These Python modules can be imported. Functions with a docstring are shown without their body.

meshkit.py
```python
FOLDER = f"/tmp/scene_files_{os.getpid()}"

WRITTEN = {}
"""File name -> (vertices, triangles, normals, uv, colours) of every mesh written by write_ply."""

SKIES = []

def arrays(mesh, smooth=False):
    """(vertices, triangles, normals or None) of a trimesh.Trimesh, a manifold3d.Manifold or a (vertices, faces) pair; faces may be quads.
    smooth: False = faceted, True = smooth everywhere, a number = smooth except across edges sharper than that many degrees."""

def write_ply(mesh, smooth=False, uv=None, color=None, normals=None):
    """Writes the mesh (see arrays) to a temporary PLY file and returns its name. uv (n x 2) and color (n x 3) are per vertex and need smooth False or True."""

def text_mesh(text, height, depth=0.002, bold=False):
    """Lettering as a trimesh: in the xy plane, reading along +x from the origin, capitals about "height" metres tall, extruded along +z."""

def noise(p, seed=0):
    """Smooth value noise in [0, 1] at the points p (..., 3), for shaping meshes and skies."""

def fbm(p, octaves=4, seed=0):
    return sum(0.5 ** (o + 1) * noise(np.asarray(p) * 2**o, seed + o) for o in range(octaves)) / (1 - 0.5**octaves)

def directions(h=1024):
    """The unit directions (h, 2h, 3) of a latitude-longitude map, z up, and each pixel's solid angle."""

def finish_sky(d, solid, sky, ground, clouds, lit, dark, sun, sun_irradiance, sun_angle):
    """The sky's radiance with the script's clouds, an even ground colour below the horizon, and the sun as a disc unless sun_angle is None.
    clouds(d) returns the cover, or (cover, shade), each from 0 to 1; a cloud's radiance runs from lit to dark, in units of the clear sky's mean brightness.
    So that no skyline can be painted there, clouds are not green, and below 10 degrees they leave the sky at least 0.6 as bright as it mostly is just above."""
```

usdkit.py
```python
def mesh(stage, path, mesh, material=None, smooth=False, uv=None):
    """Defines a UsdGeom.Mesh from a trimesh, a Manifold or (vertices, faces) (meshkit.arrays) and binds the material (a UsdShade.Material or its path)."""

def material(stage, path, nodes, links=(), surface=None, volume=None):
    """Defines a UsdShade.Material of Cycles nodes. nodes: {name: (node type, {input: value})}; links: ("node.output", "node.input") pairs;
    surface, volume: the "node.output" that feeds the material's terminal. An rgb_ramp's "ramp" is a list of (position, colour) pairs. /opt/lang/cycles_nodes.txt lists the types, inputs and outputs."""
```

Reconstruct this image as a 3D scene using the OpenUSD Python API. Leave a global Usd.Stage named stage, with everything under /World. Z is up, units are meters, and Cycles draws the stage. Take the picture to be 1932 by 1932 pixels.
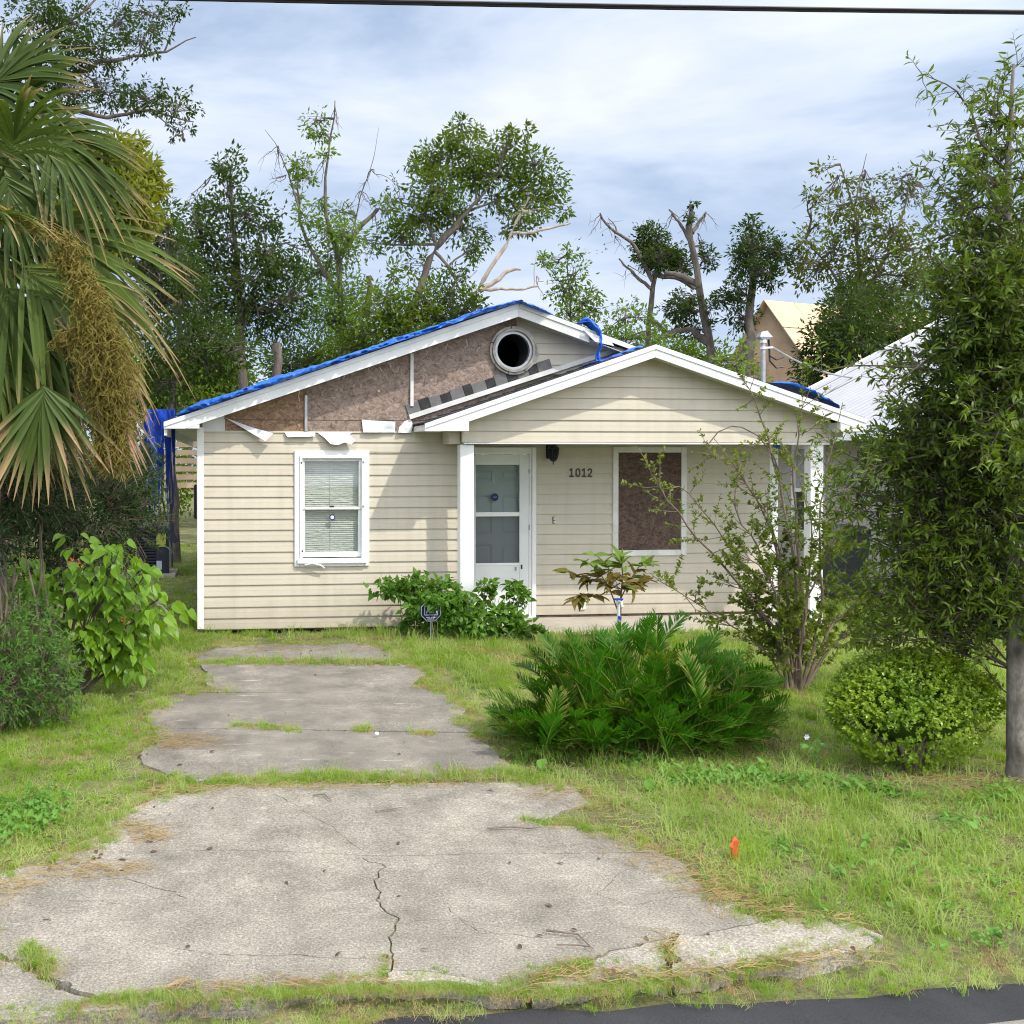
import math, random, numpy as np, trimesh
import usdkit, meshkit
from pxr import Usd, UsdGeom, UsdLux, UsdShade, Gf, Sdf, Vt
from shapely.geometry import Polygon, LineString, Point, box as sbox
from shapely.ops import unary_union

# ------------------------------------------------------------------ camera, sky, sun, exposure
stage = Usd.Stage.CreateInMemory()
UsdGeom.SetStageUpAxis(stage, 'Z'); UsdGeom.SetStageMetersPerUnit(stage, 1.0)
UsdGeom.Xform.Define(stage, '/World'); UsdGeom.Scope.Define(stage, '/World/Looks')
EYE = 1.98; PX = 1932.0; F = 1896.0; CX = 640.0; CY = 890.0
YAW = math.atan((CX - 430.0) / F); PITCH = math.atan(20.0 / F)
EXPOSURE = -0.14
SUN_STRENGTH = 1.0; SKY_STRENGTH = 0.115
SUN_AZ = math.radians(36.0); SUN_EL = math.radians(53.0)
SUN = np.array([math.sin(SUN_AZ) * math.cos(SUN_EL), -math.cos(SUN_AZ) * math.cos(SUN_EL), math.sin(SUN_EL)])

fw = np.array([math.sin(YAW) * math.cos(PITCH), math.cos(YAW) * math.cos(PITCH), -math.sin(PITCH)])
rt = np.array([math.cos(YAW), -math.sin(YAW), 0.0]); up = np.cross(rt, fw)
CAM = np.array([0.0, 0.0, EYE])
cam = UsdGeom.Camera.Define(stage, '/World/camera')
M = Gf.Matrix4d(*rt, 0, *up, 0, *(-fw), 0, *CAM, 1)
cam.AddTransformOp().Set(M)
AP = 36.0
cam.CreateHorizontalApertureAttr(AP); cam.CreateVerticalApertureAttr(AP)
cam.CreateFocalLengthAttr(AP * F / PX)
cam.CreateHorizontalApertureOffsetAttr((PX / 2 - CX) / PX * AP)
cam.CreateVerticalApertureOffsetAttr(-(PX / 2 - CY) / PX * AP)
cam.CreateClippingRangeAttr(Gf.Vec2f(0.05, 5000)); cam.CreateExposureAttr(EXPOSURE)

def material(name, nodes, links, surface='p.BSDF', volume=None):
    return usdkit.material(stage, '/World/Looks/' + name, nodes, links, surface=surface, volume=volume)

dome = UsdLux.DomeLight.Define(stage, '/World/sky')
dome.GetPrim().SetCustomDataByKey('kind', 'structure')
skym = material('sky', {
    'tc': ('texture_coordinate', {}), 'mp': ('mapping', {'scale': (2.1, 2.1, 8.0), 'location': (1.37, 0.4, 0.35), 'rotation': (0.0, 0.0, 0.25)}),
    'n1': ('noise_texture', {'scale': 1.1, 'detail': 7.0, 'roughness': 0.55, 'distortion': 0.25}),
    'r1': ('rgb_ramp', {'ramp': [(0.34, (0.50,) * 3), (0.46, (0.72,) * 3), (0.58, (0.92,) * 3), (0.7, (0.98,) * 3)]}),
    'r2': ('rgb_ramp', {'ramp': [(0.32, (4.3, 6.1, 9.2)), (0.43, (5.7, 7.2, 9.7)), (0.55, (7.2, 8.3, 10.2)), (0.70, (9.1, 9.6, 10.7))]}),
    'dt': ('vector_math', {'math_type': 'dot_product', 'vector2': tuple(SUN)}), 'gl': ('map_range', {'range_type': 'smoothstep', 'from_min': 0.0, 'from_max': 1.0, 'to_min': 0.0, 'to_max': 1.0, 'clamp': True}),
    'gc': ('mix', {'mix_type': 'mix', 'color1': (1.0, 1.0, 1.0), 'color2': (4.1, 3.6, 3.0)}), 'gm': ('mix', {'mix_type': 'multiply', 'fac': 1.0}),
    'sk': ('sky_texture', {'sky_type': 'single_scattering', 'sun_disc': False, 'sun_elevation': SUN_EL, 'sun_rotation': math.atan2(SUN[0], SUN[1]),
                           'air_density': 1.0, 'aerosol_density': 1.2, 'ozone_density': 1.0}),
    'mx': ('mix', {'mix_type': 'mix'}), 'bg': ('background_shader', {'strength': SKY_STRENGTH})},
    [('tc.generated', 'mp.vector'), ('mp.vector', 'n1.vector'), ('n1.fac', 'r1.fac'), ('r1.color', 'mx.fac'), ('n1.fac', 'r2.fac'),
     ('sk.color', 'mx.color1'), ('r2.color', 'gm.color1'), ('tc.generated', 'dt.vector1'), ('dt.value', 'gl.value'), ('gl.result', 'gc.fac'), ('gc.color', 'gm.color2'), ('gm.color', 'mx.color2'), ('mx.color', 'bg.color')], surface='bg.background')
UsdShade.MaterialBindingAPI.Apply(dome.GetPrim()).Bind(skym)
sun = UsdLux.DistantLight.Define(stage, '/World/sun')
sun.CreateNormalizeAttr(True); sun.CreateIntensityAttr(SUN_STRENGTH); sun.CreateAngleAttr(1.0); sun.CreateColorAttr(Gf.Vec3f(1.0, 0.93, 0.81))
zz = SUN; xx = np.cross([0, 0, 1.0], zz); xx /= np.linalg.norm(xx); yy = np.cross(zz, xx)
sun.AddTransformOp().Set(Gf.Matrix4d(*xx, 0, *yy, 0, *zz, 0, 0, 0, 50, 1))

# ------------------------------------------------------------------ photograph to place: bearings and distances
def ray(px, py):
    d = fw + rt * ((px - CX) / F) + up * ((CY - py) / F)
    return d
def at(px, py, Y):
    d = ray(px, py); return CAM + d * (Y / d[1])
def gnd(px, py, z=0.0):
    d = ray(px, py); return CAM + d * ((z - EYE) / d[2])
def atx(px, py, X):
    d = ray(px, py); return CAM + d * (X / d[0])
def mpp(px, Y):
    """metres per photo pixel at depth Y"""
    d = ray(px, 870); return (Y / d[1]) / F

# ------------------------------------------------------------------ scene helpers
NAMES = {}
def numbered(parent, name):
    k = NAMES.get((parent, name), 0); NAMES[(parent, name)] = k + 1
    return f'{parent}/{name}' + (f'_{k:03d}' if k else '')
def tag(prim, label=None, cat=None, group=None, kind=None):
    for k, v in (('label', label), ('category', cat), ('group', group), ('kind', kind)):
        if v: prim.SetCustomDataByKey(k, v)
    return prim
def thing(name, label=None, cat=None, group=None, kind=None, parent='/World'):
    p = numbered(parent, name); UsdGeom.Xform.Define(stage, p)
    tag(stage.GetPrimAtPath(p), label, cat, group, kind); return p
def obj(parent, name, mesh, m, label=None, cat=None, group=None, kind=None, smooth=False, prim=None):
    p = numbered(parent, name)
    g = usdkit.mesh(stage, p, mesh, m, smooth=smooth)
    tag(g.GetPrim(), label, cat, group, kind)
    if prim is not None:
        UsdGeom.PrimvarsAPI(g).CreatePrimvar('tint', Sdf.ValueTypeNames.FloatArray, 'vertex').Set(Vt.FloatArray.FromNumpy(np.asarray(prim, np.float32)))
    return p

class MB:
    def __init__(s): s.v = []; s.f = []; s.n = 0; s.t = []
    def add(s, v, f, t=None):
        v = np.asarray(v, float); f = np.asarray(f, int)
        if f.shape[1] == 4: f = np.vstack([f[:, [0, 1, 2]], f[:, [0, 2, 3]]])
        s.v.append(v); s.f.append(f + s.n); s.n += len(v)
        s.t.append(np.zeros(len(v)) if t is None else np.broadcast_to(t, (len(v),))); return s
    def box(s, x0, x1, y0, y1, z0, z1, bev=0.0):
        if bev <= 0:
            v = [(x, y, z) for x in (x0, x1) for y in (y0, y1) for z in (z0, z1)]
            f = [(0, 1, 3, 2), (4, 6, 7, 5), (0, 4, 5, 1), (2, 3, 7, 6), (0, 2, 6, 4), (1, 5, 7, 3)]
            return s.add(v, f)
        b = min(bev, abs(x1 - x0) / 2.1, abs(y1 - y0) / 2.1, abs(z1 - z0) / 2.1)
        pts = []
        for x, sx in ((x0, 1), (x1, -1)):
            for y, sy in ((y0, 1), (y1, -1)):
                for z, sz in ((z0, 1), (z1, -1)):
                    pts += [(x, y + sy * b, z + sz * b), (x + sx * b, y, z + sz * b), (x + sx * b, y + sy * b, z)]
        h = trimesh.Trimesh(*hull(pts), process=False)
        return s.add(h.vertices, h.faces)
    def prism(s, poly, y0, y1):
        """polygon in xz extruded from y0 to y1"""
        if isinstance(poly, (list, tuple, np.ndarray)): poly = Polygon(poly)
        for g in getattr(poly, 'geoms', [poly]):
            if g.is_empty or g.area < 1e-7: continue
            m = trimesh.creation.extrude_polygon(g, abs(y1 - y0), engine='earcut')
            v = m.vertices; w = np.stack([v[:, 0], max(y0, y1) - v[:, 2], v[:, 1]], 1)
            s.add(w, m.faces)
        return s
    def flat(s, poly, h, z0):
        """polygon in xy extruded up"""
        for g in getattr(poly, 'geoms', [poly]):
            if g.is_empty or g.area < 1e-7: continue
            m = trimesh.creation.extrude_polygon(g, h, engine='earcut')
            v = np.array(m.vertices); v[:, 2] += z0; s.add(v, m.faces)
        return s
    def tube(s, pts, r, sides=6, t=None, cap=True):
        p = np.asarray(pts, float); r = np.broadcast_to(r, (len(p),)).astype(float)
        tg = np.gradient(p, axis=0); tg /= np.linalg.norm(tg, axis=1, keepdims=True) + 1e-12
        a = np.cross(tg, np.where(np.abs(tg[:, 2:]) < 0.9, [0, 0, 1.0], [1.0, 0, 0])); a /= np.linalg.norm(a, axis=1, keepdims=True) + 1e-12
        b = np.cross(tg, a); ang = np.arange(sides) * 2 * np.pi / sides
        v = p[:, None] + r[:, None, None] * (np.cos(ang)[None, :, None] * a[:, None] + np.sin(ang)[None, :, None] * b[:, None])
        i, j = np.meshgrid(np.arange(len(p) - 1), np.arange(sides), indexing='ij')
        q = np.stack([i * sides + j, i * sides + (j + 1) % sides, (i + 1) * sides + (j + 1) % sides, (i + 1) * sides + j], -1).reshape(-1, 4)
        f = np.vstack([q[:, [0, 1, 2]], q[:, [0, 2, 3]]])
        if cap:
            L = (len(p) - 1) * sides
            f = np.vstack([f, [(0, k + 1, k) for k in range(1, sides - 1)], [(L, L + k, L + k + 1) for k in range(1, sides - 1)]])
        return s.add(v.reshape(-1, 3), f, t)
    def get(s):
        if not s.v: return None
        return trimesh.Trimesh(np.vstack(s.v), np.vstack(s.f), process=False)
    def tints(s): return np.concatenate(s.t)
def hull(p):
    import manifold3d
    m = manifold3d.Manifold.hull_points(np.asarray(p, float)).to_mesh()
    return m.vert_properties[:, :3], m.tri_verts
def mb(): return MB()

# ------------------------------------------------------------------ materials
def plain(name, col, rough=0.6, var=0.12, scale=3.0, bump=0.0, bscale=80.0, spec=0.5, stretch=(1, 1, 1), metal=0.0, fine=0.0, fscale=120.0, col2=None, lo=0.35, hi=0.65, tr=None, det=4.0):
    c = np.array(col, float); d = np.array(col2, float) if col2 is not None else c * (1 - 2.2 * var)
    nodes = {'g': ('geometry', {}), 'm': ('mapping', {'scale': stretch}), 'n': ('noise_texture', {'scale': scale, 'detail': det, 'roughness': 0.6}),
             'r': ('rgb_ramp', {'ramp': [(lo, tuple(d)), (hi, tuple(c))]}),
             'p': ('principled_bsdf', {'roughness': rough, 'specular_ior_level': spec, 'metallic': metal})}
    links = [('g.position', 'm.vector'), ('m.vector', 'n.vector'), ('n.fac', 'r.fac')]
    last = 'r.color'
    if fine > 0:
        nodes['n3'] = ('noise_texture', {'scale': fscale, 'detail': 2.0, 'roughness': 0.7})
        nodes['r3'] = ('rgb_ramp', {'ramp': [(0.3, (1 - fine,) * 3), (0.7, (1 + fine * 0.6,) * 3)]})
        nodes['mm'] = ('mix', {'mix_type': 'multiply', 'fac': 1.0})
        links += [('m.vector', 'n3.vector'), ('n3.fac', 'r3.fac'), (last, 'mm.color1'), ('r3.color', 'mm.color2')]; last = 'mm.color'
    links.append((last, 'p.base_color'))
    if bump > 0:
        nodes['n2'] = ('noise_texture', {'scale': bscale, 'detail': 3.0}); nodes['b'] = ('bump', {'strength': bump, 'distance': 0.01})
        links += [('m.vector', 'n2.vector'), ('n2.fac', 'b.height'), ('b.normal', 'p.normal')]
    return material(name, nodes, links)

def leafy(name, cols, rough=0.55, trans=0.38, spec=0.22, tip=None, clump=1.2):
    """leaf: colour varies leaf by leaf and in soft patches; light passes through"""
    ramp = [(i / (len(cols) - 1), tuple(c)) for i, c in enumerate(cols)]
    nodes = {'g': ('geometry', {}), 'n': ('noise_texture', {'scale': clump, 'detail': 2.0}), 'ad': ('math', {'math_type': 'multiply_add', 'value2': 0.55}),
             'sc': ('math', {'math_type': 'multiply_add', 'value2': 0.9, 'value3': -0.225}),
             'r': ('rgb_ramp', {'ramp': ramp}), 'p': ('principled_bsdf', {'roughness': rough, 'specular_ior_level': spec}),
             't': ('translucent_bsdf', {}), 'hs': ('hsv', {'hue': 0.485, 'saturation': 1.1, 'value': 1.25}), 'x': ('mix_closure', {'fac': trans})}
    links = [('g.position', 'n.vector'), ('n.fac', 'sc.value1'), ('g.random_per_island', 'ad.value1'), ('sc.value', 'ad.value3'), ('ad.value', 'r.fac'),
             ('hs.color', 't.color'), ('p.BSDF', 'x.closure1'), ('t.BSDF', 'x.closure2')]
    last = 'r.color'
    if tip is not None:
        nodes['at'] = ('attribute', {'attribute': 'tint'}); nodes['tm'] = ('mix', {'mix_type': 'mix', 'color2': tip})
        links += [(last, 'tm.color1'), ('at.fac', 'tm.fac')]; last = 'tm.color'
    links += [(last, 'p.base_color'), (last, 'hs.color')]
    return material(name, nodes, links, surface='x.closure')

Mt = {}
Mt['white'] = plain('white_trim', (0.80, 0.81, 0.81), rough=0.38, var=0.05, scale=2.0, fine=0.04, fscale=30)
Mt['white_dirty'] = plain('white_trim_weathered', (0.72, 0.72, 0.70), rough=0.5, var=0.10, scale=3.0, fine=0.08, fscale=50)
Mt['soffit'] = plain('soffit_panel', (0.66, 0.66, 0.62), rough=0.55, var=0.1, scale=2.5)
Mt['wrap'] = plain('house_wrap', (0.66, 0.67, 0.70), rough=0.5, var=0.05, scale=5, bump=0.4, bscale=18)
Mt['concrete'] = plain('porch_concrete', (0.50, 0.45, 0.38), rough=0.85, var=0.12, scale=2.0, bump=0.25, bscale=150, fine=0.12, fscale=180)
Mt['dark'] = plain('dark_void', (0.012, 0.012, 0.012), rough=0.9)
Mt['black_metal'] = plain('black_metal', (0.02, 0.02, 0.022), rough=0.4)
Mt['grey_metal'] = plain('galvanised_metal', (0.42, 0.43, 0.45), rough=0.38, metal=0.6, var=0.1, scale=14)
Mt['alu'] = plain('weathered_ring_metal', (0.36, 0.34, 0.31), rough=0.42, metal=0.35, var=0.22, scale=9)
Mt['shingle'] = plain('asphalt_shingle', (0.060, 0.062, 0.070), rough=0.9, var=0.22, scale=9, bump=0.6, bscale=140, fine=0.35, fscale=150)
Mt['shingle_grey'] = plain('grey_shingle_tab', (0.175, 0.175, 0.175), rough=0.9, var=0.12, scale=12, bump=0.5, bscale=150, fine=0.25, fscale=160)
Mt['shingle_black'] = plain('black_shingle_tab', (0.042, 0.042, 0.046), rough=0.9, var=0.2, scale=12, bump=0.5, bscale=150, fine=0.3, fscale=160)
Mt['door'] = plain('door_paint', (0.70, 0.73, 0.74), rough=0.4, var=0.05, scale=2)
Mt['door_in'] = plain('inner_door_paint', (0.34, 0.385, 0.39), rough=0.5, var=0.05, scale=2)
Mt['blind'] = plain('window_blind', (0.60, 0.60, 0.53), rough=0.6, var=0.12, scale=4, stretch=(1, 1, 9), fine=0.1, fscale=30)
Mt['tarp'] = plain('blue_tarp', (0.018, 0.15, 0.62), rough=0.36, var=0.2, scale=7, bump=0.6, bscale=38, spec=0.4, col2=(0.008, 0.075, 0.42))
Mt['tarp_old'] = plain('old_blue_tarp', (0.008, 0.06, 0.46), rough=0.5, var=0.2, scale=5, bump=0.35, bscale=22)
Mt['tarp_rag'] = plain('black_tarp_rag', (0.012, 0.016, 0.04), rough=0.7)
Mt['bark'] = plain('grey_bark', (0.155, 0.128, 0.108), rough=0.9, var=0.25, scale=5, stretch=(2, 2, 0.5), bump=0.9, bscale=26, fine=0.25, fscale=22)
Mt['bark_pale'] = plain('pale_dead_wood', (0.42, 0.35, 0.29), rough=0.85, var=0.18, scale=4, stretch=(2, 2, 0.5), bump=0.6, bscale=26)
Mt['bark_dark'] = plain('dark_bark', (0.115, 0.09, 0.07), rough=0.95, var=0.25, scale=6, stretch=(2, 2, 0.6), bump=0.8, bscale=30)
Mt['lichen'] = plain('lichen_bark', (0.26, 0.23, 0.20), rough=0.95, scale=7, col2=(0.10, 0.085, 0.07), stretch=(1, 1, 0.6), bump=0.9, bscale=30, fine=0.3, fscale=18)
Mt['twig'] = plain('shrub_stem', (0.20, 0.15, 0.11), rough=0.9, var=0.2, scale=8)
Mt['stucco'] = plain('grey_stucco', (0.43, 0.40, 0.37), rough=0.9, var=0.08, scale=1.5, bump=0.3, bscale=60, fine=0.05, fscale=60)
Mt['metal_roof'] = plain('white_metal_roof', (0.37, 0.38, 0.42), rough=0.55, var=0.04, scale=2)
Mt['sheath'] = plain('roof_sheathing', (0.60, 0.44, 0.29), rough=0.9, var=0.06, scale=1.3, fine=0.08, fscale=9)
Mt['sheath_dark'] = plain('wall_sheathing', (0.42, 0.28, 0.18), rough=0.9, var=0.1, scale=1.3, fine=0.08, fscale=9)
Mt['wood'] = plain('weathered_wood', (0.30, 0.26, 0.21), rough=0.9, var=0.2, scale=5, stretch=(1, 1, 8))
Mt['orange'] = plain('orange_plastic', (0.62, 0.115, 0.03), rough=0.5, var=0.2, scale=30)
Mt['navy'] = plain('navy_sign', (0.010, 0.014, 0.10), rough=0.3, var=0.05)
Mt['sign_white'] = plain('sign_white', (0.62, 0.66, 0.78), rough=0.4, var=0.05)
Mt['blue_plastic'] = plain('blue_plastic', (0.02, 0.06, 0.45), rough=0.4)
Mt['pvc'] = plain('white_pvc', (0.75, 0.75, 0.74), rough=0.4)
Mt['ac'] = plain('ac_dark_blue', (0.012, 0.017, 0.035), rough=0.5, var=0.1)
Mt['yellow_label'] = plain('yellow_label', (0.35, 0.40, 0.06), rough=0.5)
Mt['white_label'] = plain('white_label', (0.55, 0.6, 0.7), rough=0.5)
Mt['wire'] = plain('cable', (0.012, 0.011, 0.013), rough=0.5)
Mt['wire_grey'] = plain('grey_cable', (0.30, 0.30, 0.31), rough=0.5)
Mt['bird'] = plain('bird_feathers', (0.05, 0.055, 0.07), rough=0.8)
Mt['bin'] = plain('dark_bin', (0.035, 0.045, 0.045), rough=0.5)
Mt['number'] = plain('dark_bronze', (0.06, 0.055, 0.04), rough=0.5)

def dirty_base(name, col):
    c = np.array(col); nodes = {'g': ('geometry', {}), 's': ('separate_xyz', {}), 'm': ('mapping', {'scale': (1.2, 1.2, 2.2)}), 'n': ('noise_texture', {'scale': 1.4, 'detail': 5.0, 'roughness': 0.6}), 'r': ('rgb_ramp', {'ramp': [(0.3, tuple(c * .90)), (0.7, tuple(c))]}),
        'mv': ('mapping', {'scale': (9.0, 9.0, 0.7)}), 'n2': ('noise_texture', {'scale': 1.0, 'detail': 4.0}), 'r2': ('rgb_ramp', {'ramp': [(0.45, (0.0,) * 3), (0.75, (0.22,) * 3)]}),
        'z': ('map_range', {'from_min': 0.0, 'from_max': 0.42, 'to_min': 0.75, 'to_max': 0.0, 'clamp': True}), 'n3': ('noise_texture', {'scale': 6.0, 'detail': 5.0, 'roughness': 0.7}), 'zz': ('math', {'math_type': 'multiply'}),
        'd': ('mix', {'mix_type': 'mix', 'color2': (0.25, 0.20, 0.13)}), 'k': ('mix', {'mix_type': 'mix', 'color2': (0.30, 0.28, 0.20)}), 'p': ('principled_bsdf', {'roughness': 0.45, 'specular_ior_level': 0.3})}
    return material(name, nodes, [('g.position', 's.vector'), ('g.position', 'm.vector'), ('m.vector', 'n.vector'), ('n.fac', 'r.fac'), ('g.position', 'mv.vector'), ('mv.vector', 'n2.vector'), ('n2.fac', 'r2.fac'), ('s.z', 'z.value'), ('g.position', 'n3.vector'), ('z.result', 'zz.value1'), ('n3.fac', 'zz.value2'),
        ('r.color', 'k.color1'), ('r2.color', 'k.fac'), ('k.color', 'd.color1'), ('zz.value', 'd.fac'), ('d.color', 'p.base_color')])
Mt['siding'] = dirty_base('vinyl_siding_weathered', (0.575, 0.52, 0.425)); Mt['siding_b'] = dirty_base('vinyl_siding_porch', (0.55, 0.505, 0.42))

def osb(name, c1, c2, c3):
    nodes = {'g': ('geometry', {}), 'm': ('mapping', {'scale': (1.0, 1.0, 1.35), 'rotation': (0, 0.35, 0)}),
             'v': ('voronoi_texture', {'scale': 17.0, 'randomness': 1.0}), 'w': ('noise_texture', {'scale': 9.0, 'detail': 6.0, 'roughness': 0.72, 'distortion': 3.2}),
             'r': ('rgb_ramp', {'ramp': [(0.33, c2), (0.48, c1), (0.6, c3), (0.72, tuple(x * 1.35 for x in c3))]}),
             'hv': ('separate_color', {}), 'mr': ('map_range', {'from_min': 0.0, 'from_max': 1.0, 'to_min': 0.82, 'to_max': 1.16}), 'mx': ('mix', {'mix_type': 'multiply', 'fac': 1.0}),
             'b': ('bump', {'strength': 0.35, 'distance': 0.006}), 'p': ('principled_bsdf', {'roughness': 0.85, 'specular_ior_level': 0.2})}
    links = [('g.position', 'm.vector'), ('m.vector', 'v.vector'), ('m.vector', 'w.vector'), ('w.fac', 'r.fac'), ('v.color', 'hv.color'), ('hv.r', 'mr.value'),
             ('r.color', 'mx.color1'), ('mr.result', 'mx.color2'), ('mx.color', 'p.base_color'), ('w.fac', 'b.height'), ('b.normal', 'p.normal')]
    return material(name, nodes, links)
Mt['osb'] = osb('strand_board', (0.245, 0.185, 0.155), (0.115, 0.08, 0.065), (0.32, 0.25, 0.215))
Mt['osb_red'] = osb('strand_board_warm', (0.25, 0.158, 0.105), (0.125, 0.078, 0.055), (0.33, 0.225, 0.15))
Mt['osb_dark'] = osb('strand_board_dark', (0.10, 0.068, 0.056), (0.04, 0.027, 0.023), (0.14, 0.10, 0.085))
Mt['glass'] = material('window_glass', {'t': ('transparent_bsdf', {'color': (0.86, 0.9, 0.9)}), 'gl': ('glossy_bsdf', {'roughness': 0.02, 'color': (0.9, 0.95, 1.0)}), 'x': ('mix_closure', {'fac': 0.09})},
    [('t.BSDF', 'x.closure1'), ('gl.BSDF', 'x.closure2')], surface='x.closure')
Mt['screen'] = material('insect_screen', {'t': ('transparent_bsdf', {'color': (0.9, 0.9, 0.9)}), 'd': ('diffuse_bsdf', {'color': (0.06, 0.065, 0.07)}), 'x': ('mix_closure', {'fac': 0.42})},
    [('t.BSDF', 'x.closure1'), ('d.BSDF', 'x.closure2')], surface='x.closure')

def groundmat(name, cols, sc, bump, fine, fsc):
    nodes = {'g': ('geometry', {}), 'n': ('noise_texture', {'scale': sc, 'detail': 6.0, 'roughness': 0.62}), 'r': ('rgb_ramp', {'ramp': cols}),
             'f': ('noise_texture', {'scale': fsc, 'detail': 3.0, 'roughness': 0.75}), 'fr': ('rgb_ramp', {'ramp': [(0.3, (1 - fine,) * 3), (0.5, (1.0,) * 3), (0.7, (1 + fine,) * 3)]}),
             'm': ('mix', {'mix_type': 'multiply', 'fac': 1.0}), 'b': ('bump', {'strength': bump, 'distance': 0.01}), 'p': ('principled_bsdf', {'roughness': 0.92, 'specular_ior_level': 0.25})}
    return material(name, nodes, [('g.position', 'n.vector'), ('n.fac', 'r.fac'), ('g.position', 'f.vector'), ('f.fac', 'fr.fac'), ('r.color', 'm.color1'), ('fr.color', 'm.color2'),
                                  ('m.color', 'p.base_color'), ('f.fac', 'b.height'), ('b.normal', 'p.normal')])
Mt['soil'] = groundmat('lawn_soil', [(0.3, (0.085, 0.08, 0.04)), (0.5, (0.13, 0.14, 0.055)), (0.62, (0.19, 0.17, 0.085)), (0.75, (0.27, 0.22, 0.13))], 2.2, 0.8, 0.4, 60)
Mt['asphalt'] = groundmat('asphalt_road', [(0.3, (0.030, 0.030, 0.034)), (0.7, (0.052, 0.052, 0.057))], 1.8, 0.7, 0.35, 160)
Mt['road_pale'] = groundmat('pale_road_lane', [(0.3, (0.20, 0.185, 0.16)), (0.7, (0.27, 0.25, 0.22))], 3, 0.6, 0.25, 160)
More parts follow.
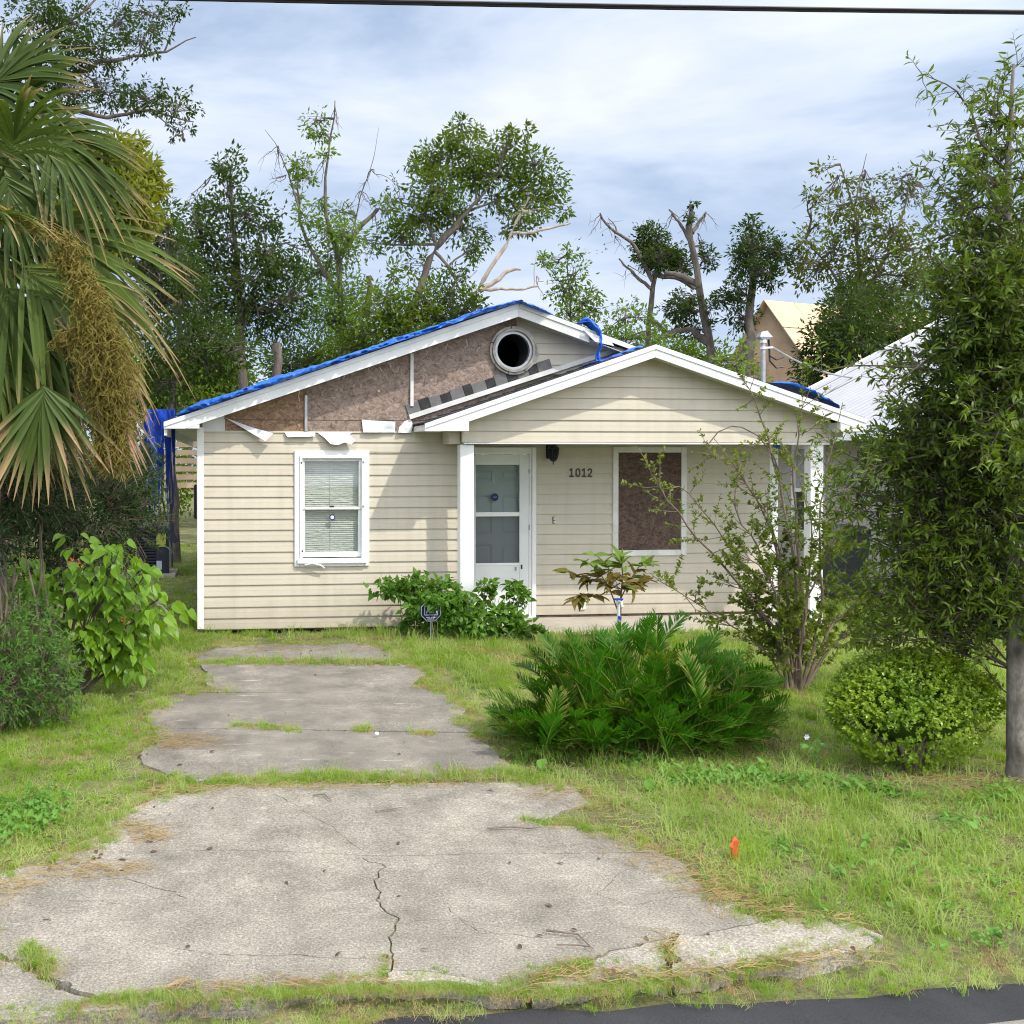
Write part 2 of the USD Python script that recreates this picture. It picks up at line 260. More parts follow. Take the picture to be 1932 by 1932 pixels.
def drivemat(name, c0, c1, c2, c3, spots):
    nodes = {'g': ('geometry', {}), 'n': ('noise_texture', {'scale': 2.3, 'detail': 9.0, 'roughness': 0.70, 'distortion': 0.15}), 'r': ('rgb_ramp', {'ramp': [(0.30, c0), (0.44, c1), (0.55, c2), (0.70, c3)]}),
             'ms': ('mapping', {'scale': (2.6, 0.55, 1.0)}), 'n2': ('noise_texture', {'scale': 1.1, 'detail': 5.0, 'roughness': 0.6}), 'r2': ('rgb_ramp', {'ramp': [(0.33, (0.88, 0.88, 0.88)), (0.5, (0.98,) * 3), (0.66, (1.05, 1.04, 1.03))]}),
             'f': ('noise_texture', {'scale': 88.0, 'detail': 3.0, 'roughness': 0.8}), 'fr': ('rgb_ramp', {'ramp': [(0.33, (0.42,) * 3), (0.44, (0.86,) * 3), (0.54, (1.06,) * 3), (0.66, (1.7, 1.68, 1.62))]}),
             'mh': ('mapping', {'scale': (1.0, 4.5, 1.0)}), 'h': ('noise_texture', {'scale': 3.2, 'detail': 4.0, 'roughness': 0.6}), 'hr': ('rgb_ramp', {'ramp': [(0.62, (0.0,) * 3), (0.72, (spots,) * 3)]}),
             'm1': ('mix', {'mix_type': 'multiply', 'fac': 1.0}), 'm2': ('mix', {'mix_type': 'multiply', 'fac': 0.9}), 'm3': ('mix', {'mix_type': 'mix', 'color2': (0.55, 0.53, 0.48)}),
             'b': ('bump', {'strength': 0.6, 'distance': 0.01}), 'p': ('principled_bsdf', {'roughness': 0.92, 'specular_ior_level': 0.2})}
    return material(name, nodes, [('g.position', 'n.vector'), ('n.fac', 'r.fac'), ('g.position', 'ms.vector'), ('ms.vector', 'n2.vector'), ('n2.fac', 'r2.fac'), ('g.position', 'f.vector'), ('f.fac', 'fr.fac'), ('g.position', 'mh.vector'), ('mh.vector', 'h.vector'), ('h.fac', 'hr.fac'),
        ('r.color', 'm1.color1'), ('r2.color', 'm1.color2'), ('m1.color', 'm3.color1'), ('hr.color', 'm3.fac'), ('m3.color', 'm2.color1'), ('fr.color', 'm2.color2'), ('m2.color', 'p.base_color'), ('f.fac', 'b.height'), ('b.normal', 'p.normal')])
Mt['drive_near'] = drivemat('driveway_concrete_pale', (0.165, 0.150, 0.127), (0.228, 0.207, 0.175), (0.275, 0.252, 0.213), (0.345, 0.317, 0.27), 0.25)
Mt['drive_far'] = drivemat('driveway_concrete_grey', (0.135, 0.124, 0.108), (0.178, 0.163, 0.142), (0.222, 0.203, 0.174), (0.30, 0.275, 0.235), 0.5)
Mt['drive_rim'] = drivemat('driveway_concrete_rim', (0.225, 0.207, 0.176), (0.29, 0.267, 0.227), (0.35, 0.322, 0.275), (0.42, 0.388, 0.33), 0.2)

Mt['grass_a'] = leafy('grass_green', [(0.141, 0.250, 0.026), (0.255, 0.397, 0.049), (0.435, 0.538, 0.083)], trans=0.45, spec=0.15, clump=1.6)
Mt['grass_b'] = leafy('grass_yellow', [(0.254, 0.355, 0.091), (0.414, 0.488, 0.168), (0.598, 0.563, 0.262)], trans=0.45, spec=0.15, clump=1.6)
Mt['grass_dry'] = leafy('grass_dry', [(0.287, 0.203, 0.093), (0.454, 0.338, 0.156), (0.555, 0.436, 0.232)], trans=0.2, spec=0.2)
Mt['litter'] = leafy('fallen_leaves', [(0.07, 0.045, 0.025), (0.13, 0.085, 0.045), (0.20, 0.15, 0.08)], trans=0.1, spec=0.2)
Mt['weed'] = leafy('broadleaf_weed', [(0.101, 0.230, 0.037), (0.168, 0.328, 0.058), (0.286, 0.459, 0.102)], trans=0.3)
Mt['oak'] = leafy('oak_leaves', [(0.055, 0.098, 0.010), (0.109, 0.174, 0.016), (0.199, 0.241, 0.022), (0.370, 0.323, 0.031)], rough=0.45, trans=0.24, spec=0.3)
Mt['box'] = leafy('boxwood_leaves', [(0.134, 0.243, 0.015), (0.299, 0.421, 0.026), (0.569, 0.632, 0.053)], rough=0.32, trans=0.3, spec=0.5, clump=3.0)
Mt['sago'] = leafy('cycad_leaflets', [(0.020, 0.090, 0.004), (0.037, 0.143, 0.006), (0.068, 0.203, 0.009), (0.169, 0.292, 0.018)], rough=0.38, trans=0.24, spec=0.14, tip=(0.34, 0.30, 0.08))
Mt['palm'] = leafy('palm_blades', [(0.041, 0.075, 0.013), (0.068, 0.104, 0.017), (0.119, 0.143, 0.026)], rough=0.5, trans=0.2, spec=0.3, tip=(0.36, 0.25, 0.13))
Mt['palm_y'] = leafy('palm_blades_yellowing', [(0.062, 0.103, 0.018), (0.105, 0.147, 0.025), (0.153, 0.184, 0.041)], rough=0.5, trans=0.2, spec=0.3, tip=(0.42, 0.27, 0.15))
Mt['palm_dead'] = leafy('palm_blades_dead', [(0.24, 0.16, 0.10), (0.36, 0.26, 0.18), (0.46, 0.36, 0.26)], rough=0.7, trans=0.15, spec=0.2, tip=(0.35, 0.24, 0.15))
Mt['palm_fruit'] = leafy('palm_flower_strings', [(0.147, 0.122, 0.024), (0.244, 0.201, 0.048), (0.332, 0.281, 0.080)], rough=0.8, trans=0.1, spec=0.2)
Mt['bright'] = leafy('bright_heart_leaves', [(0.098, 0.215, 0.014), (0.175, 0.312, 0.023), (0.278, 0.409, 0.040)], rough=0.42, trans=0.38, spec=0.4)
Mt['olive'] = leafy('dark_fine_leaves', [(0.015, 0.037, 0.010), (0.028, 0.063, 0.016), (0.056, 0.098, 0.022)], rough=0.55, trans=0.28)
Mt['ligust'] = leafy('grey_green_leaves', [(0.051, 0.132, 0.020), (0.097, 0.213, 0.031), (0.186, 0.331, 0.052)], rough=0.5, trans=0.3, spec=0.25)
Mt['vine'] = leafy('vine_leaves', [(0.066, 0.161, 0.018), (0.113, 0.231, 0.031), (0.185, 0.309, 0.052)], rough=0.42, trans=0.3)
Mt['sap_green'] = leafy('sapling_green', [(0.120, 0.204, 0.036), (0.228, 0.336, 0.060)], trans=0.35)
Mt['sap_red'] = leafy('sapling_russet', [(0.151, 0.109, 0.029), (0.220, 0.198, 0.043), (0.275, 0.297, 0.058)], trans=0.3)
Mt['myrtle'] = leafy('myrtle_leaves', [(0.076, 0.124, 0.014), (0.152, 0.206, 0.024), (0.281, 0.308, 0.036), (0.434, 0.412, 0.054)], rough=0.4, trans=0.25)
Mt['t_mid'] = leafy('tree_leaves_mid', [(0.058, 0.111, 0.011), (0.114, 0.171, 0.016), (0.197, 0.237, 0.028)], spec=0.12, trans=0.24, clump=0.7)
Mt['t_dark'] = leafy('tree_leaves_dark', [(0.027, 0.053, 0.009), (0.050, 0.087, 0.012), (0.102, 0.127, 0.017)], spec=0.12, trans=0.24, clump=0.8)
Mt['t_light'] = leafy('tree_leaves_light', [(0.089, 0.167, 0.025), (0.150, 0.233, 0.040), (0.239, 0.307, 0.063)], spec=0.12, trans=0.35, clump=0.8)
Mt['t_yellow'] = leafy('tree_leaves_yellow', [(0.101, 0.129, 0.014), (0.189, 0.209, 0.023), (0.290, 0.290, 0.037)], spec=0.12, trans=0.35, clump=1.0)
Mt['t_olive'] = leafy('tree_leaves_olive', [(0.065, 0.094, 0.014), (0.121, 0.142, 0.021), (0.213, 0.205, 0.034)], spec=0.12, trans=0.28, clump=0.8)

# ================================================================== THE HOUSE
W, G, K = 11.70, 11.25, 12.35          # wall of the wing, face of the porch gable, wall inside the porch
MF, RF = 11.42, 10.98                  # faces of the main rake board and of the porch rake board
BACK = 20.0
def X(px, Y): return at(px, 870, Y)[0]
def Z(py, px, Y): return at(px, py, Y)[2]
house = thing('house', 'small storm-damaged beige vinyl bungalow with porch, stripped gable and round hole', 'house')
xl, xr = X(372, W), 7.05               # outer corners
# main roof line (underside corner of the rake at the eaves, apex on the ridge)
apx = at(979, 572, MF); lft = at(309, 796, MF); ridge_x = apx[0]; ridge_z = apx[2]
slope = (apx[2] - lft[2]) / (apx[0] - lft[0]); eave_r = 2 * ridge_x - lft[0]
def roof_z(x): return ridge_z - slope * abs(x - ridge_x)
# porch roof
pap = at(1237, 650, RF); plf = at(802, 799, RF); prt = at(1634, 790, RF)
pr_x, pr_z = pap[0], pap[2]; ps_l = (pap[2] - plf[2]) / (pap[0] - plf[0]); ps_r = (pap[2] - prt[2]) / (prt[0] - pap[0])
def porch_z(x): return pr_z - (ps_l * (pr_x - x) if x < pr_x else ps_r * (x - pr_x))
slab_z = Z(1163, 1100, K); ceil_z = Z(838, 1200, G) + 0.02
COURSE = 0.1275

def sidingboard(poly, z0, z1, Y, m=None):
    """one lap-siding course: leans out towards its butt edge; poly (xz) clipped to the wall"""
    for g in getattr(poly, 'geoms', [poly]):
        if g.is_empty or g.area < 4e-4: continue
        b = mb(); h = z1 - z0
        prof = [(0.0, 0.0165), (0.05, 0.0175), (0.46, 0.0115), (0.54, 0.0113), (1.0, 0.002)]
        for (a0, o0), (a1, o1) in zip(prof[:-1], prof[1:]):
            sl = g.intersection(sbox(-50, z0 + a0 * h, 50, z0 + a1 * h))
            for q in getattr(sl, 'geoms', [sl]):
                if q.geom_type != 'Polygon' or q.area < 1e-6: continue
                c = np.array(q.exterior.coords)[:-1]
                o = o0 + (o1 - o0) * (c[:, 1] - (z0 + a0 * h)) / ((a1 - a0) * h)
                v = np.stack([c[:, 0], Y - o, c[:, 1]], 1); n = len(v)
                f = [(0, k, k + 1) for k in range(1, n - 1)]
                b.add(v, f)
        x0, _, x1, _ = g.bounds
        lo = [c for c in g.exterior.coords if abs(c[1] - z0) < 1e-5]
        if len(lo) >= 2:
            xa, xb = min(c[0] for c in lo), max(c[0] for c in lo)
            b.add([(xa, Y - 0.0165, z0), (xb, Y - 0.0165, z0), (xb, Y + 0.004, z0), (xa, Y + 0.004, z0)], [(0, 1, 2, 3)])
        t = b.get()
        if t is not None: obj(house, 'siding_board', t, m or (Mt['siding']))

def courses(area, z0, z1, Y, m=None):
    z = z0
    while z < z1 - 0.004:
        zt = min(z + COURSE, z1)
        sidingboard(area.intersection(sbox(-50, z, 50, zt)), z, z + COURSE, Y, m); z += COURSE

# ---- the wing wall
win = [at(555, 850, W), at(696, 1067, W)]; wx0, wx1, wz0, wz1 = win[0][0], win[1][0], win[1][2], win[0][2]
pj = X(866, W); sid_x0 = X(384, W); zt_w = Z(817, 620, W); zb_w = Z(1189, 390, W) + 0.008
wallarea = sbox(sid_x0, zb_w, pj, zt_w).difference(sbox(wx0 + .01, wz0 + .01, wx1 - .01, wz1 - .01))
courses(wallarea, zb_w, zt_w, W)
# structural walls behind the cladding
attic = Polygon([(xl + .02, 0.02), (pj + .1, 0.02), (pj + .1, ceil_z), (xr, ceil_z), (xr, roof_z(xr) - .14), (ridge_x, ridge_z - .14), (xl + .02, roof_z(xl) - .14)])
hole_c = at(967, 662, W); HR = 0.205
hole = Point(hole_c[0], hole_c[2]).buffer(HR, 24)
obj(house, 'front_wall', mb().prism(attic.difference(hole).difference(sbox(wx0 + .06, wz0 + .06, wx1 - .06, wz1 - .06)), W + 0.006, W + 0.10).get(), Mt['wood'])
obj(house, 'side_wall', mb().box(xl + .02, xl + .12, W + .11, BACK - .11, 0.02, roof_z(xl) - .12).get(), Mt['siding_b'])
obj(house, 'side_wall', mb().box(xr - .12, xr - .02, K + .11, BACK - .11, 0.02, roof_z(xr) - .12).get(), Mt['siding_b'])
obj(house, 'back_wall', mb().prism(attic, BACK - .1, BACK).get(), Mt['siding_b'])
b = mb()
for yy_ in (W + .13, BACK - .13): b.box(xl + .13, xr - .13, yy_ if yy_ > W + 1 else yy_, yy_ + .02, 2.42, 2.44)
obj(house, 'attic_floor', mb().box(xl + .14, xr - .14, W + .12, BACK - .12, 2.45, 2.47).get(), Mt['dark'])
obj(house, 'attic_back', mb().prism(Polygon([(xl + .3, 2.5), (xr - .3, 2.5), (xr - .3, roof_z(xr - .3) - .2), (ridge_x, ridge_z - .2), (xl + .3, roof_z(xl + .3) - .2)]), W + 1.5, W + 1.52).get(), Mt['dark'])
obj(house, 'corner_trim', mb().box(X(371.5, W), X(384.5, W), W - .022, W + .09, Z(1187, 378, W), Z(806, 378, W), .006).get(), Mt['white'])
obj(house, 'starter_trim', mb().box(sid_x0, pj, W - .02, W - .002, zt_w, zt_w + .022).get(), Mt['siding'])
obj(house, 'corner_trim', mb().box(pj, pj + .05, W - .03, W + .05, zb_w, zt_w, .006).get(), Mt['siding_b'], label='narrow beige corner strip')
obj(house, 'meter_box', mb().box(xl - .075, xl + .015, W + 1.1, W + 1.4, 1.25, 1.68, .01).get(), Mt['black_metal'])

# ---- stripped gable: strand board sheets, with the hole cut out
def gable(x0, x1, z0, z1, dz=0.0):
    return Polygon([(xl, 0), (xr, 0), (xr, roof_z(xr) - .10), (ridge_x, ridge_z - .10), (xl, roof_z(xl) - .10)]).intersection(sbox(x0, z0, x1, z1))
s1, s2, gz = X(577, W), X(776, W), Z(793, 640, W)
g0 = X(424, W); gmax = ridge_z
seam = 0.0035
def panel(x0, x1, z0, z1, m, y):
    p = gable(x0 + seam, x1 - seam, z0 + seam, z1 - seam).difference(Point(hole_c[0], hole_c[2]).buffer(HR + .006, 24))
    obj(house, 'strand_board_panel', mb().prism(p, y, W + .004).get(), m)
panel(g0, s1, zt_w + .02, gz, Mt['osb_red'], W - .010)
panel(s1, X(884, W), zt_w + .02, gz, Mt['osb'], W - .012)
panel(g0, s1, gz, gmax, Mt['osb_red'], W - .013)
panel(s1, s2, gz, gmax, Mt['osb'], W - .012)
panel(s2, X(975, W), gz, gmax, Mt['osb'], W - .014)
# white membrane still on the left end of the gable and torn strips along the top of the siding
obj(house, 'house_wrap', mb().prism(gable(xl + .06, g0 - .003, zt_w + .022, 9).union(Polygon([(g0 - .003, zt_w + .022), (g0 + .12, zt_w + .022), (g0 - .003, zt_w + .16)])), W - .006, W + .003).get(), Mt['wrap'])
rng = np.random.default_rng(5)
def flap(pix, out, name='torn_wrap', seed=0):
    """a torn strip of white membrane: pixel outline, folded outwards at its lower part"""
    P = Polygon([(X(px, W), Z(py, px, W)) for px, py in pix])
    m = trimesh.creation.extrude_polygon(P, 0.004, engine='earcut')
    m = trimesh.Trimesh(*trimesh.remesh.subdivide_to_size(m.vertices, m.faces, 0.035))
    v = np.array(m.vertices); x0_, z0_, x1_, z1_ = P.bounds
    k = np.clip((z1_ - v[:, 1]) / max(z1_ - z0_, 1e-3), 0, 1)
    nz = meshkit.fbm(np.stack([v[:, 0] * 9, v[:, 1] * 9, np.full(len(v), seed)], 1), 3, seed) - .5
    y = W - 0.03 - out * k - nz * 0.05 * (0.3 + k) - v[:, 2]
    obj(house, name, trimesh.Trimesh(np.stack([v[:, 0], y, v[:, 1]], 1), m.faces, process=False), Mt['wrap'], smooth=50)
flap([(424, 788), (470, 805), (515, 818), (500, 833), (478, 820), (455, 806)], .10, seed=1)
flap([(536, 815), (594, 815), (594, 824), (542, 825)], .03, seed=2)
flap([(597, 815), (664, 816), (658, 820), (669, 831), (660, 839), (648, 835), (636, 840), (622, 838), (611, 826)], .09, seed=3)
flap([(682, 792), (745, 796), (744, 816), (684, 816)], .015, seed=4)
flap([(752, 806), (762, 795), (774, 790), (778, 802), (774, 817), (749, 817)], .03, seed=6)
# battens over the seams
obj(house, 'seam_batten', mb().box(s2 - .02, s2 + .02, W - .045, W - .016, Z(767, 776, W), Z(667, 776, W), .004).get(), Mt['white_dirty'])
obj(house, 'seam_batten', mb().box(s1 - .018, s1 + .018, W - .042, W - .015, Z(815, 577, W), Z(746, 577, W), .004).get(), Mt['grey_metal'])
obj(house, 'wall_plug', trimesh.creation.cylinder(.016, .02, sections=12, transform=trimesh.transformations.translation_matrix([X(714, W), W - .018, Z(738, 714, W)]) @ trimesh.transformations.rotation_matrix(math.pi / 2, [1, 0, 0])), Mt['sheath'])
# gable siding that survived to the right of the hole
ga = gable(X(972, W), xr, Z(706, 1000, W), gmax).difference(Point(hole_c[0], hole_c[2]).buffer(.24, 24))
courses(ga, Z(688, 1000, W) - COURSE * 2, gmax, W, Mt['siding_b'])
obj(house, 'gable_trim', mb().tube([at(985, 607, W) + [0, -.02, 0], at(1190, 672, W) + [0, -.02, 0]], .016, 6).get(), Mt['siding_b'])
# loose staples and strings of membrane below the soffit
b = mb()
for (px, py, l) in [(700, 690, 12), (716, 692, 8), (733, 684, 10), (880, 640, 16), (566, 735, 22), (650, 704, 10), (803, 660, 9), (845, 648, 8), (640, 708, 8), (905, 655, 8), (950, 617, 8)]:
    p = at(px, py, W - .03); q = at(px + rng.normal(0, 4), py + l, W - .05); b.tube([p, (p + q) / 2 + rng.normal(0, .015, 3), q], .004, 4)
obj(house, 'loose_string', b.get(), Mt['white_dirty'])
# ---- round hole with its broken ring frame
def ring(r0, r1, y0, y1, a0=0, a1=360, n=40):
    a = np.radians(np.linspace(a0, a1, n)); b = mb()
    c = hole_c
    v = []
    for r, y in ((r0, y0), (r1, y0), (r1, y1), (r0, y1)):
        v.append(np.stack([c[0] + r * np.cos(a), np.full(n, y), c[2] + r * np.sin(a)], 1))
    v = np.concatenate(v); f = []
    for s in range(4):
        for k in range(n - 1):
            i, j = s * n + k, ((s + 1) % 4) * n + k; f.append((i, i + 1, j + 1, j))
    f += [(0, n, 2 * n, 3 * n), (n - 1, 4 * n - 1, 3 * n - 1, 2 * n - 1)]
    return b.add(v, f).get()
vent = thing('round_vent', parent=house)
for a0, a1 in ((-60, 20), (22, 95), (97, 160), (162, 215), (217, 255), (257, 298)):
    obj(vent, 'ring_segment', ring(.262, .288, W - .055, W - .012, a0, a1, 14), Mt['alu'])
obj(vent, 'ring', ring(.232, .258, W - .075, W - .012, 0, 360, 48), Mt['alu'])
obj(vent, 'inner_ring', ring(.198, .229, W - .045, W + .02, 0, 360, 48), Mt['grey_metal'])
obj(vent, 'throat', ring(.200, .206, W + .02, W + .40, 0, 360, 40), Mt['dark'])
obj(vent, 'broken_strip', mb().tube([at(1004, 640, W - .05), at(1011, 655, W - .06), at(1014, 672, W - .06)], .013, 6).get(), Mt['alu'])

# ---- main roof
RT = 0.03
def slab_between(x0, z0, x1, z1, y0, y1, t):
    """sloped slab whose underside passes through (x0,z0)-(x1,z1)"""
    return mb().prism([(x0, z0), (x1, z1), (x1, z1 + t), (x0, z0 + t)], y0, y1).get()
obj(house, 'roof', slab_between(lft[0] + .02, lft[2] - .012, ridge_x, ridge_z - .012, MF + .02, BACK + .3, .03), Mt['shingle'])
obj(house, 'roof', slab_between(ridge_x, ridge_z - .012, eave_r - .02, lft[2] - .012, MF + .02, BACK + .3, .03), Mt['shingle'])
fh = 0.155
def rake(xa, za, xb, zb, yf, m=Mt['white'], fh=fh, zmin=-9.0):
    """rake board with a narrower drip band on its upper half"""
    cl = sbox(-50, zmin, 50, 50)
    a = mb().prism(Polygon([(xa, za - fh), (xb, zb - fh), (xb, zb - .055), (xa, za - .055)]).intersection(cl), yf, yf + .03).prism(Polygon([(xa, za - .053), (xb, zb - .053), (xb, zb), (xa, za)]).intersection(cl), yf - .012, yf + .03)
    return a.get()
obj(house, 'rake_board', rake(lft[0], lft[2], ridge_x - .002, ridge_z, MF, zmin=Z(808.5, 340, MF)), Mt['white'])
rx1 = X(1150, MF)
obj(house, 'rake_board', rake(ridge_x + .002, ridge_z, rx1 - .25, roof_z(rx1 - .25), MF), Mt['white_dirty'])
obj(house, 'rake_board', mb().prism([(rx1 - .25, roof_z(rx1 - .25) - .055), (rx1 + 1.2, roof_z(rx1 + 1.2) - .055), (rx1 + 1.2, roof_z(rx1 + 1.2)), (rx1 - .25, roof_z(rx1 - .25))], MF, MF + .03).get(), Mt['white_dirty'], label='narrow weathered rake strip where the board has torn off')
obj(house, 'bent_board', mb().prism([(rx1 - .34, roof_z(rx1 - .34) - .05), (rx1 - .02, roof_z(rx1) - .045), (rx1 + .03, roof_z(rx1) - .115), (rx1 - .20, roof_z(rx1 - .2) - .135)], MF - .06, MF - .03).get(), Mt['white_dirty'])
obj(house, 'rake_board', mb().prism([(rx1 + .05, roof_z(rx1 + .05) - .10), (rx1 + 1.2, roof_z(rx1 + 1.2) - .10), (rx1 + 1.2, roof_z(rx1 + 1.2) - .07), (rx1 + .05, roof_z(rx1 + .05) - .07)], MF + .06, MF + .08).get(), Mt['wood'], label='bare wooden rake framing')
# eave return box on the left corner
zb_e = Z(808, 340, MF)
bx1 = X(376, MF)
obj(house, 'eave_return', mb().prism([(lft[0] + .004, zb_e), (bx1, zb_e), (bx1, roof_z(bx1) - fh - .002), (lft[0] + .004, lft[2] - .04)], MF + .004, W - .024).get(), Mt['white'])
obj(house, 'eave_fascia', mb().box(lft[0], lft[0] + .03, MF + .035, BACK + .3, lft[2] - .15, lft[2] - .014).get(), Mt['white'])
obj(house, 'eave_soffit', mb().box(lft[0] + .032, xl - .001, W + .1, BACK + .28, zb_e + .02, zb_e + .035).get(), Mt['soffit'])
obj(house, 'eave_fascia', mb().box(eave_r - .03, eave_r, MF + .035, BACK + .3, lft[2] - .15, lft[2] - .014).get(), Mt['white'])
# soffit strips under the rake overhang
for s_ in range(10):
    xa = bx1 + .01 + (ridge_x - bx1 - .02) * s_ / 10; xb = bx1 + .01 + (ridge_x - bx1 - .02) * (s_ + 1) / 10 - .006
    obj(house, 'soffit_panel', slab_between(xa, roof_z(xa) - .12, xb, roof_z(xb) - .12, MF + .032, W - .002, .01), Mt['soffit'])
for s_ in range(9):
    xa = ridge_x + .01 + 3.2 * s_ / 9; xb = ridge_x + .01 + 3.2 * (s_ + 1) / 9 - .006
    obj(house, 'soffit_panel', slab_between(xa, roof_z(xa) - .12, xb, roof_z(xb) - .12, MF + .032, W - .002, .01), Mt['soffit'])
# service mast through the right slope
mx = at(1440, 690, 15.0); mtop = at(1440, 640, 15.0)
mast = thing('service_mast', parent=house)
obj(mast, 'mast_pipe', mb().tube([(mx[0], 15, roof_z(mx[0]) - .1), (mx[0], 15, mtop[2])], .035, 12).get(), Mt['grey_metal'])
wh = mtop
obj(mast, 'weather_head', trimesh.Trimesh(*hull([(wh[0] + dx, 15 + dy, wh[2] + dz) for dx, dy, dz in [(-.09, -.07, .03), (.12, -.07, .03), (-.09, .07, .03), (.12, .07, .03), (-.05, -.05, .11), (.04, -.05, .13), (-.05, .05, .11), (.04, .05, .13), (.10, 0, .09), (-.05, -.05, -.01), (.05, -.05, -.01), (-.05, .05, -.01), (.05, .05, -.01)]])), Mt['grey_metal'], smooth=30)
obj(mast, 'pipe_collar', mb().tube([(wh[0], 15, wh[2] - .06), (wh[0], 15, wh[2] - .005)], .052, 12).tube([(wh[0], 15, wh[2] - .16), (wh[0], 15, wh[2] - .12)], .046, 12).tube([(wh[0] + .02, 15, wh[2] - .14), (wh[0] + .16, 15, wh[2] - .13)], .018, 8).get(), Mt['pvc'])
for k, dz in enumerate((.0, -.08)):
    p0 = wh + [.09, 0, .0]; b = mb().tube([p0, p0 + [.02, .02, -.10], wh + [.11, 0, -.26 + dz], wh + [.22, 0, -.32 + dz * 1.6], wh + [.34, 0, -.27 + dz * 2]], .014, 6)
    obj(mast, 'drip_loop', b.get(), Mt['wire'])

# ---- porch: slab, inner wall, posts, beam and gable
obj(house, 'porch_slab', mb().box(X(866, G) - .02, xr + .06, G - .06, K + .02, -.1, slab_z - .004, .015).get(), Mt['concrete'])
bwin = [at(1155, 843, K), at(1293, 1047, K)]; bx0, bxx1, bz0, bz1 = bwin[0][0], bwin[1][0], bwin[1][2], bwin[0][2]
dxr = X(1010, K); dzt = Z(844, 1000, K); dxl = X(866, K)
pl0 = X(880, K) - .35
ka = sbox(dxr + .004, slab_z + .03, X(1452, K), ceil_z).difference(sbox(bx0 + .01, bz0 + .01, bxx1 - .01, bz1 - .01))
kb = sbox(pl0, dzt + .004, dxr + .004, ceil_z)
courses(unary_union([ka, kb]), slab_z + .03, ceil_z, K, Mt['siding_b'])
obj(house, 'porch_wall', mb().prism(sbox(pl0 - .3, slab_z - .1, xr - .01, ceil_z + .25).difference(sbox(dxl + .05, slab_z - .1, dxr - .05, dzt - .05)), K + .006, K + .10).get(), Mt['wood'])
obj(house, 'porch_side_wall', mb().box(pj + .052, pj + .10, W + .05, K - .002, 0.02, ceil_z).get(), Mt['siding_b'])
obj(house, 'sill_gap', mb().box(dxr, X(1452, K), K - .004, K + .004, slab_z, slab_z + .03).get(), Mt['bark_dark'], label='dark rotten sill under the siding')
obj(house, 'porch_corner_trim', mb().box(X(1451, K), X(1467, K), K - .02, K + .06, slab_z, ceil_z, .006).get(), Mt['white'])
obj(house, 'porch_ceiling', mb().box(pj + .02, xr + .02, G + .13, K, ceil_z + .02, ceil_z + .04).get(), Mt['soffit'])
pw = X(895, G) - X(868.5, G)
for px in (868.5, 1530.5):
    post = thing('porch_post', parent=house); x0 = X(px, G)
    zt_p = Z(838.5, px, G)
    obj(post, 'shaft', mb().box(x0, x0 + pw, G + .01, G + .01 + pw * .86, slab_z, zt_p, .006).get(), Mt['white'])
    obj(post, 'foot', mb().box(x0 - .008, x0 + pw + .008, G + .002, G + .018 + pw * .86, slab_z + .001, slab_z + .06, .004).get(), Mt['white_dirty'])
# gable over the porch
zb_g = Z(838, 1200, G); gx0, gx1 = X(876, G), X(1561, G)
tri = Polygon([(gx0, 0), (gx1, 0), (gx1, porch_z(gx1) - .10), (pr_x, pr_z - .10), (gx0, porch_z(gx0) - .10)]).intersection(sbox(-50, zb_g + .02, 50, 50))
courses(tri, zb_g + .02, 9 if False else pr_z, G, Mt['siding'])
obj(house, 'gable_wall', mb().prism(tri, G + .006, G + .06).get(), Mt['wood'])
obj(house, 'porch_beam', mb().box(gx0 + .01, gx1 - .01, G + .006, G + .13, zb_g + .012, zb_g + .22).get(), Mt['white'])
obj(house, 'beam_trim', mb().box(gx0 - .012, gx1 + .012, G - .028, G + .10, zb_g - .002, zb_g + .014, .004).get(), Mt['white'])
obj(house, 'beam_corner_trim', mb().box(gx0 - .03, gx0 - .001, G - .024, G + .05, zb_g + .016, porch_z(gx0) - .12, .005).get(), Mt['siding'])
obj(house, 'beam_corner_trim', mb().box(gx1 + .001, gx1 + .03, G - .024, G + .05, zb_g + .016, porch_z(gx1) - .12, .005).get(), Mt['siding'])
obj(house, 'beam_end', mb().box(gx0 - .17, gx0 - .032, G + .05, W - .04, zb_g + .0, zb_g + .15, .01).get(), Mt['siding_b'])
# porch roof with shingle courses on the left slope
n_sh = 17
for k in range(n_sh):
    a0, a1 = k / n_sh, (k + 1.12) / n_sh
    x0 = plf[0] - .02 + (pr_x - plf[0]) * a0; x1 = min(plf[0] + (pr_x - plf[0]) * a1, pr_x)
    z0, z1 = porch_z(x0) + .022, porch_z(x1) + .004
    obj(house, 'shingle_course', mb().prism([(x0, z0 - .012), (x1, z1 - .006), (x1, z1 + .003), (x0, z0)], RF + .004 + .006 * (k % 2), W - .002).get(), Mt['shingle'])
obj(house, 'porch_roof_deck', slab_between(plf[0] + .01, porch_z(plf[0]) - .03, pr_x, pr_z - .03, RF + .03, W - .002, .03), Mt['wood'])
obj(house, 'porch_roof_right', slab_between(pr_x, pr_z - .03, prt[0], porch_z(prt[0]) - .03, RF + .03, MF + 1.2, .045), Mt['shingle'])
obj(house, 'porch_rake_board', rake(plf[0], plf[2], pr_x - .002, pr_z, RF, fh=.145, zmin=Z(813.5, 840, RF)), Mt['white'])
obj(house, 'porch_rake_board', rake(pr_x + .002, pr_z, prt[0], prt[2], RF, fh=.145, zmin=Z(814.5, 1610, RF)), Mt['white'])
pzb = Z(813, 840, RF); px1_ = X(885, RF)
